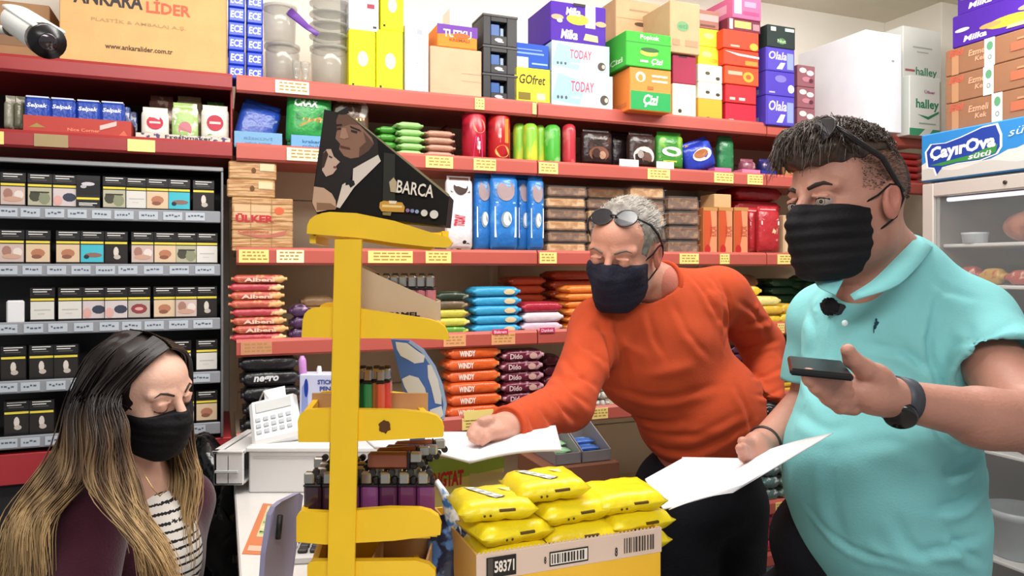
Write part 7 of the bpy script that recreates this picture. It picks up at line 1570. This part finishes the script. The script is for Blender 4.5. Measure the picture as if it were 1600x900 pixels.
for i in range(2200):
    x0 = rg.uniform(-.066, .066); y0 = rg.uniform(-.06, .09); rr = 1-(x0/.072)**2-((y0+.002)/.104)**2
    if rr <= 0: continue
    z0 = .058+.078*math.sqrt(rr); fr_ = np.clip((y0+.02)/.1, 0, 1); L = .012+.045*fr_*rg.uniform(.6, 1.1); cu = rg.uniform(.6, 1.5); sd = rg.normal()*.25
    pt = []
    for k in range(6):
        t = k/5; pt.append(tuple(hd2.W(Vector((x0+sd*L*t+.006*math.sin(t*8+i)*t, y0+L*t*.8+.004*math.cos(t*9+i)*t, z0+.004+L*.45*math.sin(PI*t*.9)-cu*L*.45*t**2.2*fr_+.002*rg.normal())))))
    S.append(pt)
npmesh('hair_strands', [strands(S, .0011, .0004)], hb2, None, man2)
# stubble of the faded sides
S = []
for i in range(6000):
    a = rg.uniform(-PI, PI); b = rg.uniform(-.35, .85); v = np.array([math.cos(a)*math.cos(b), math.sin(a)*math.cos(b), math.sin(b)]); r0 = np.array([.0755, .0945, .0865])*v+np.array([0, -.012, .035])
    if r0[1] > .035 or (r0[1] > -.035 and r0[2] < .018 and abs(r0[0]) > .04): continue
    n_ = v; S.append([tuple(hd2.W(Vector(tuple(r0+n_*k+np.array([0, -.001, -.001])*k*400)))) for k in (0, .0015, .003)])
npmesh('short_hair', [strands(S, .0004, .0002)], hb2, None, man2)
bk2 = mat('#2a1c16', rough=.7, name='dark_brow')
for sx in (-1, 1):
    brow(hd2, man2, bk2, sx, .0052, .031, .004); lash(hd2, man2, bk2, sx, 0, False)
    ball(hd2.W((sx*.032, .0800, .006)), .0150*hd2.s, hd2.M @ Vector((-.30, 1, -.05)), white_eye, iris, pupil, 'eye', man2)
glasses(hd2, 'dark sunglasses pushed up into the dark-haired man\'s hair', .119, .088, .42, .027, .043, 1.5)
watch(LW2+(LE2-LW2).normalized()*.004, LW2-LE2, .0285, '', man2, mat('#3a3e48', rough=.5, name='watch_strap'), Vector((-.35, -.75, -.55)), .012, .021)
watch(RW2+(RW2-RE2).normalized()*.005, RW2-RE2, .030, '', man2, mat('#2a2426', rough=.5, name='bracelet'), None, .003)
bpy.data.objects[-1] if False else None
# embroidered mark
lg = P(1368, 506, 1.0)
ph = thing('smartphone', 'black smartphone held flat in the dark-haired man\'s hand', 'phone', P(1278, 573, .93), 0)
c_ = P(1281, 581, .925); ux = Vector((.94, -.33, -.06)).normalized(); uy = Vector((.335, 1, .0)); uy = (uy-ux*uy.dot(ux)).normalized(); uz = ux.cross(uy)
M4 = Matrix.Translation(c_) @ Matrix((ux, uy, uz)).transposed().to_4x4()
tbx('phone_body', -.036, .036, -.03, .115, -.004, .004, mat('#121216', rough=.25, name='phone_black'), ph, .003, M4); tbx('screen', -.033, .033, -.026, .111, .004, .0045, mat('#121318', rough=.3, spec=.35, name='phone_glass'), ph, .0003, M4)
# ======== the woman ========
hd3 = Head(P(222, 614, 1.37), (.90, -.30, -.24), roll=math.radians(8), sc=.89, ears=True, jaw=.93)
wom = thing('person', 'woman with long dark-to-blond hair and black mask in a burgundy top', 'person', (P(190, 850, 1.34).x, 1.36, 0), 0)
nb3 = P(200, 738, 1.42); ch3 = P(192, 860, 1.44); sR, sL = P(142, 805, 1.30), P(284, 785, 1.54)
def f_skin3(p):
    d = hd3.sdf(p); d = smin(d, cap(p, T3(hd3.W((0, -.026, -.055))), T3(nb3), .046, .050), .03)
    d = smin(d, ell(p, T3(ch3+Vector((.0, 0, .01))), (.13, .095, .13)), .05); d = smin(d, cap(p, T3(nb3), T3(sR), .045, .050), .04); d = smin(d, cap(p, T3(nb3), T3(sL), .045, .050), .04)
    return d
def col3(V):
    q = hd3.L((V[:, 0], V[:, 1], V[:, 2])); c = np.tile(lc('#dcb09c'), (len(V), 1))
    li = ((np.abs(np.abs(q[0])-.033) < .014) & (np.abs(q[2]-.006) < .012) & (q[1] > .07))[:, None]; c = np.where(li, lc('#cc9c8a'), c); return c
lo, hi = bounds([hd3.c+Vector((0, 0, .03)), ch3+Vector((0, 0, -.04)), sR, sL], .13); parts = [snet(f_skin3, lo, hi, .0032)]
pe3 = Vector((ch3.x-.02, ch3.y+.03, .79)); eR, wR_ = Vector((ch3.x-.06, 1.13, 1.10)), Vector((ch3.x+.17, 1.07, 1.075)); eL, wL_ = Vector((ch3.x+.13, 1.48, 1.08)), Vector((ch3.x+.25, 1.27, 1.075))
wL_ = P(300, 905, 1.20); wL_.z = 1.075; eL = P(240, 1010, 1.38); wR_ = P(240, 940, 1.10); wR_.z = 1.04; eR = P(110, 1030, 1.18)
kR, kL = Vector((pe3.x+.36, 1.24, .77)), Vector((pe3.x+.32, 1.50, .77)); kR, kL = Vector((pe3.x+.17, 1.12, .77)), Vector((pe3.x+.19, 1.27, .77)); aR, aL = Vector((pe3.x+.10, 1.10, .36)), Vector((pe3.x+.10, 1.27, .36))
def f_core3(p):
    d = ell(p, T3(ch3), (.12, .085, .13)); d = smin(d, ell(p, T3(pe3), (.15, .14, .10)), .06)
    for a, b, r, s in ((ch3, pe3, .10, .11), (sR, eR, .042, .034), (eR, wR_, .033, .023), (sL, eL, .042, .034), (eL, wL_, .033, .023), (pe3, kR, .085, .055), (pe3, kL, .085, .055), (kR, aR, .05, .038), (kL, aL, .05, .038)): d = smin(d, cap(p, T3(a), T3(b), r, s), .02)
    for w_, e_, sg in ((wL_, eL, 1), (wR_, eR, 1)):
        dr = (w_-e_).normalized(); dr.z = 0; dr.normalize(); sd = Vector((-dr.y, dr.x, 0)); pc_ = w_+dr*.05
        h = rot_ell(p, T3(pc_), (.045, .036, .015), (dr, sd, Vector((0, 0, 1))))
        for k in range(4):
            a = pc_+dr*.03+sd*(k-1.5)*.019; b = a+dr*(.03-.003*abs(k-1.3))+Vector((0, 0, .004)); c = b+dr*.03+Vector((0, 0, -.008)); h = smin(h, smin(cap(p, T3(a), T3(b), .0085, .0078), cap(p, T3(b), T3(c), .0078, .0065), .003), .004)
        a = pc_-sd*.02; b = a-sd*.025+dr*.02; h = smin(h, cap(p, T3(a), T3(b+dr*.015), .011, .008), .006); d = smin(d, h, .01)
    return d
lo, hi = bounds([ch3, pe3, kR, kL, aR, aL, wL_, wR_, eL, eR, sR], .13); parts.append(snet(f_core3, lo, hi, .0065))
npmesh('body', parts, skin_m('skin_fair'), col3, wom)
bu = mat('#3f1526', rough=.85, spec=.15, sheen=.3, bump=.2, bscale=240, var=.06, vscale=14, name='burgundy_knit')
def f_top3(p):
    d = ell(p, T3(ch3+Vector((0, 0, -.02))), (.150, .115, .17)); d = smin(d, cap(p, T3(ch3), T3(pe3+Vector((0, 0, .05))), .12, .13), .05)
    d = smin(d, cap(p, T3(nb3+Vector((-.02, 0, -.045))), T3(sR), .045, .068), .04); d = smin(d, cap(p, T3(nb3+Vector((0, .02, -.05))), T3(sL), .045, .062), .04)
    d = smin(d, smin(cap(p, T3(sR), T3(eR), .066, .052), cap(p, T3(eR), T3(wR_-(wR_-eR).normalized()*.05), .050, .036), .02), .02); d = smin(d, smin(cap(p, T3(sL), T3(eL), .062, .050), cap(p, T3(eL), T3(wL_-(wL_-eL).normalized()*.05), .048, .036), .02), .02)
    d = d-folds(p, [(T3(P(150, 800, 1.15)), T3(P(205, 890, 1.22)), .012, -.005), (T3(P(110, 830, 1.15)), T3(P(130, 900, 1.15)), .012, .004)])
    d = smax(d, -cap(p, T3(nb3+Vector((0, 0, .02))), T3(nb3+Vector((.055, -.05, -.05))), .085, .06), .008)
    d = smax(d, -cap(p, T3(P(262, 800, 1.25)), T3(P(285, 960, 1.20)), .030, .045), .006)
    return smax(d, .72-p[2], .01)
lo, hi = bounds([nb3, sR, sL, eR, eL, wL_, pe3], .14); npmesh('burgundy_top', [snet(f_top3, lo, hi, .0055)], bu, None, wom)
stx = mat('#e8e4de', rough=.85, name='white_jersey')
def f_sh3(p): return smax(ell(p, T3(ch3+Vector((.012, -.012, -.01))), (.143, .103, .155)), -(1.45-0*p[2])+p[2]+.17, .006)
V, Q = snet(f_sh3, *bounds([ch3], .19), .0045); zc_ = V[Q].mean(1)[:, 2]; mi = ((zc_*1000) % 16 < 4.5).astype(int)
npmesh('striped_shirt', [(V, Q)], [stx, mat('#1c1a20', rough=.85, name='black_stripe')], None, wom, mi)
def f_je3(p):
    d = ell(p, T3(pe3), (.17, .155, .115))
    for a, b, r, s in ((pe3+Vector((.05, -.09, 0)), kR, .09, .07), (pe3+Vector((.05, .09, 0)), kL, .09, .07), (kR, aR, .066, .05), (kL, aL, .066, .05)): d = smin(d, cap(p, T3(a), T3(b), r, s), .025)
    return smax(d, p[2]-.88, .01)
npmesh('dark_jeans', [snet(f_je3, *bounds([pe3, kR, kL, aR, aL], .18), .009)], jm1, None, wom)
for A_ in (aR, aL):
    f_s = lambda p: smax(smin(ell(p, (A_.x+.05, A_.y, .325), (.125, .045, .042)), ell(p, (A_.x, A_.y, .345), (.055, .043, .06)), .03), .293-p[2], .004)
    npmesh('shoe', [snet(f_s, *bounds([A_+Vector((.06, 0, 0)), A_], .16), .006)], mat('#d8d4d0', rough=.5, name='white_shoe'), None, wom)
npmesh('face_mask', [snet(lambda p: hd3.mask(p, ztop=-.014, pleat=.0008), *hd3.box(), .0026)], maskm, None, wom); straps(hd3, wom, maskm)
bk3 = mat('#2c1d18', rough=.7, name='brow_dark')
for sx in (-1, 1): brow(hd3, wom, bk3, sx, .0030, .031, .006); lash(hd3, wom, bk3, sx, -.001)
MB().tube([P(222, 735, 1.20), P(240, 765, 1.19), P(250, 775, 1.20), P(262, 762, 1.24), P(262, 742, 1.30)], .001, mat('#b89a6a', rough=.3, metal=.8, name='thin_chain'), 6).build('necklace', wom, True, world=True)
# hair: dark crown, long strands turning blond towards the tips
def haircol(V):
    z = V[:, 2]; t = np.clip((1.36-z)/.20, 0, 1); n_ = np.sin(V[:, 0]*170+V[:, 1]*130)*.5+.5; t = np.clip(t+(n_-.5)*.35*np.clip(t*4, 0, 1), 0, 1)[:, None]
    a, b, c = lc('#1f1614'), lc('#6b5138'), lc('#c2a272'); return np.where(t < .5, a+(b-a)*t*2, b+(c-b)*(t*2-1))
hm = mat('#3a2a22', rough=.42, spec=.5, attr='Col', name='ombre_hair')
def f_cap3(p):
    q = hd3.L(p); x = q[0]; ax_ = np.abs(x)
    d = ell((ax_, q[1], q[2]), (0, -.020, .034), (.081, .097, .092)); d = smin(d, ell((ax_, q[1], q[2]), (.0, -.055, -.04), (.074, .060, .085)), .04)
    face = ell((ax_, q[1], q[2]), (0, .105, -.035), (.068, .085, .125)); d = smax(d, -face, .01)
    d = smax(d, -ell((ax_, q[1], q[2]), (0, .02, .134), (.0022, .12, .008)), .002)
    return (d+.0016*np.sin(q[0]*190+q[2]*70))*hd3.s
cp = snet(f_cap3, *hd3.box(.03), .003)
def Wq(x, y, z): return tuple(hd3.W((x, y, z)))
G = []   # guides: near side (towards the camera), back, far side
# face-framing lock on the near side falling over the shoulder
def PH(a, b, c): return P(a, b, c+.075)
near = [
 [Wq(.004, .062, .118), Wq(.050, .055, .095), Wq(.088, .030, .030), PH(188, 662, 1.175), PH(192, 720, 1.16), PH(226, 790, 1.14), PH(256, 856, 1.125), PH(280, 930, 1.11)],
 [Wq(.004, .045, .128), Wq(.058, .035, .095), Wq(.096, .005, .020), PH(168, 675, 1.165), PH(172, 735, 1.15), PH(206, 800, 1.13), PH(236, 866, 1.115), PH(256, 940, 1.11)],
 [Wq(.004, .02, .133), Wq(.064, .010, .092), Wq(.101, -.020, .010), PH(150, 685, 1.17), PH(150, 745, 1.15), PH(182, 795, 1.13), PH(214, 850, 1.11), PH(238, 940, 1.10)],
 [Wq(.004, -.01, .132), Wq(.064, -.025, .090), Wq(.100, -.045, .0), PH(128, 690, 1.18), PH(118, 750, 1.14), PH(88, 800, 1.12), PH(70, 860, 1.11), PH(62, 940, 1.10)],
 [Wq(.003, -.05, .125), Wq(.055, -.065, .085), Wq(.088, -.085, -.01), PH(108, 700, 1.22), PH(85, 760, 1.18), PH(48, 810, 1.16), PH(25, 870, 1.15), PH(15, 940, 1.15)],
 [Wq(.002, -.08, .11), Wq(.035, -.105, .06), Wq(.05, -.115, -.03), PH(98, 700, 1.30), PH(62, 765, 1.27), PH(22, 820, 1.25), PH(-5, 880, 1.25), PH(-15, 940, 1.25)],
 [Wq(0, -.10, .09), Wq(.0, -.122, .03), Wq(.0, -.125, -.05), PH(100, 720, 1.38), PH(75, 780, 1.38), PH(50, 850, 1.38), PH(40, 900, 1.38), PH(35, 950, 1.38)]]
far = [
 [Wq(-.004, .062, .118), Wq(-.050, .058, .092), Wq(-.080, .045, .03), PH(292, 690, 1.37), PH(302, 745, 1.36), PH(306, 800, 1.35), PH(296, 850, 1.34), PH(290, 905, 1.33)],
 [Wq(-.004, .04, .128), Wq(-.060, .035, .092), Wq(-.090, .010, .02), PH(278, 700, 1.39), PH(288, 755, 1.38), PH(290, 805, 1.37), PH(284, 860, 1.36), PH(276, 910, 1.35)],
 [Wq(-.004, .00, .133), Wq(-.064, .0, .09), Wq(-.092, -.02, .01), PH(262, 700, 1.42), PH(262, 760, 1.38), PH(270, 815, 1.36), PH(266, 870, 1.35), PH(262, 915, 1.34)],
 [Wq(-.003, -.05, .125), Wq(-.055, -.065, .085), Wq(-.080, -.075, -.01), PH(235, 700, 1.44), PH(230, 780, 1.44), PH(235, 840, 1.42), PH(236, 890, 1.41), PH(236, 930, 1.40)]]
K = 26; S = []; 
for guides, cnt_ in ((near[:3], 620), (near[3:], 1000), (far, 420)):
    g = [rs(q, K) for q in guides]
    for i in range(cnt_):
        j = rg.uniform(0, len(g)-1.001); a = int(j); u = j-a; base_ = g[a]*(1-u)+g[a+1]*u
        t = np.linspace(0, 1, K)[:, None]; off = rg.normal(size=3)*np.array([.006, .008, .004]); wv = rg.normal()*.5+j*1.3; am = rg.uniform(.006, .012)
        wave = np.stack([np.sin(t[:, 0]*15+wv), np.cos(t[:, 0]*11+wv), 0*t[:, 0]], 1)*am*np.clip(t*2.2-.6, 0, 1)
        pth = base_+off*np.clip(t*2.5, .10, 1)+wave; q0 = 1 if rg.rand() < .5 else 1
        e = int(K*rg.uniform(.86, 1)); pth = pth if e >= K else rs(pth[:e], K); S.append(pth)
hs = strands(S, .0019, .0006)
npmesh('long_hair', [cp, hs], hm, haircol, wom)
# stool under her
stl = thing('bar_stool', 'dark bar stool under the seated woman', 'stool', (pe3.x, pe3.y, 0), 0)
sz = pe3.z-.115
MB().lathe([(.16, sz-.045), (.175, sz-.03), (.175, sz-.012), (.16, sz), (.02, sz+.002)], mat('#2a2526', rough=.6), 28, (pe3.x, pe3.y)).build('seat', stl, True, world=True)
for i in range(4):
    a = PI/4+PI/2*i; mb = MB(); mb.tube([(pe3.x+.11*math.cos(a), pe3.y+.11*math.sin(a), sz-.04), (pe3.x+.2*math.cos(a), pe3.y+.2*math.sin(a), 0)], .014, mat('#3a3436', rough=.4, metal=.6), 10); mb.build('leg', stl, True, world=True)
MB().tube([(pe3.x+.17*math.cos(2*PI*i/28), pe3.y+.17*math.sin(2*PI*i/28), .27) for i in range(29)], .009, mat('#3a3436', rough=.4, metal=.6), 8).build('foot_ring', stl, True, world=True)
# clip-on microphone of the young man
mc = surf(f_polo, 1302, 482, 1.0, 1.5); mcr = thing('clip_microphone', 'black furry clip-on microphone on the turquoise placket', 'microphone', mc, 0)
R_ = random.Random(6); mb = MB(); mb.ell(T3(mc+Vector((-.012, -.012, .004))), (.015, .013, .015), mat('#15141a', rough=.95, name='black_fur'), 26, 18)
mb.v = [(x+R_.uniform(-.002, .002), y+R_.uniform(-.002, .002), z+R_.uniform(-.002, .002)) for x, y, z in mb.v]; mb.build('fur_windshield', mcr, True, world=True)
M4 = Matrix.Translation(mc+Vector((.012, -.012, -.004))) @ Matrix.Rotation(.35, 4, 'Y')
tbx('transmitter', -.014, .016, -.006, .006, -.010, .011, mat('#1a1a20', rough=.35), mcr, .003, M4)
lgp = surf(f_polo, 1369, 508, 1.0, 1.5); m_ = MB(); nk = ink('#1a3a52')
for dx, dz, rx, rz_ in ((0, .003, .0045, .004), (-.003, -.003, .003, .004), (.003, -.006, .002, .005), (-.001, .009, .002, .003), (.006, .004, .003, .0015), (-.005, -.009, .001, .005)): m_.disc(lgp.x+dx, lgp.z+dz, rx, rz_, lgp.y-.0022, nk, 10)
o = m_.build('embroidered_mark', man2, world=True)
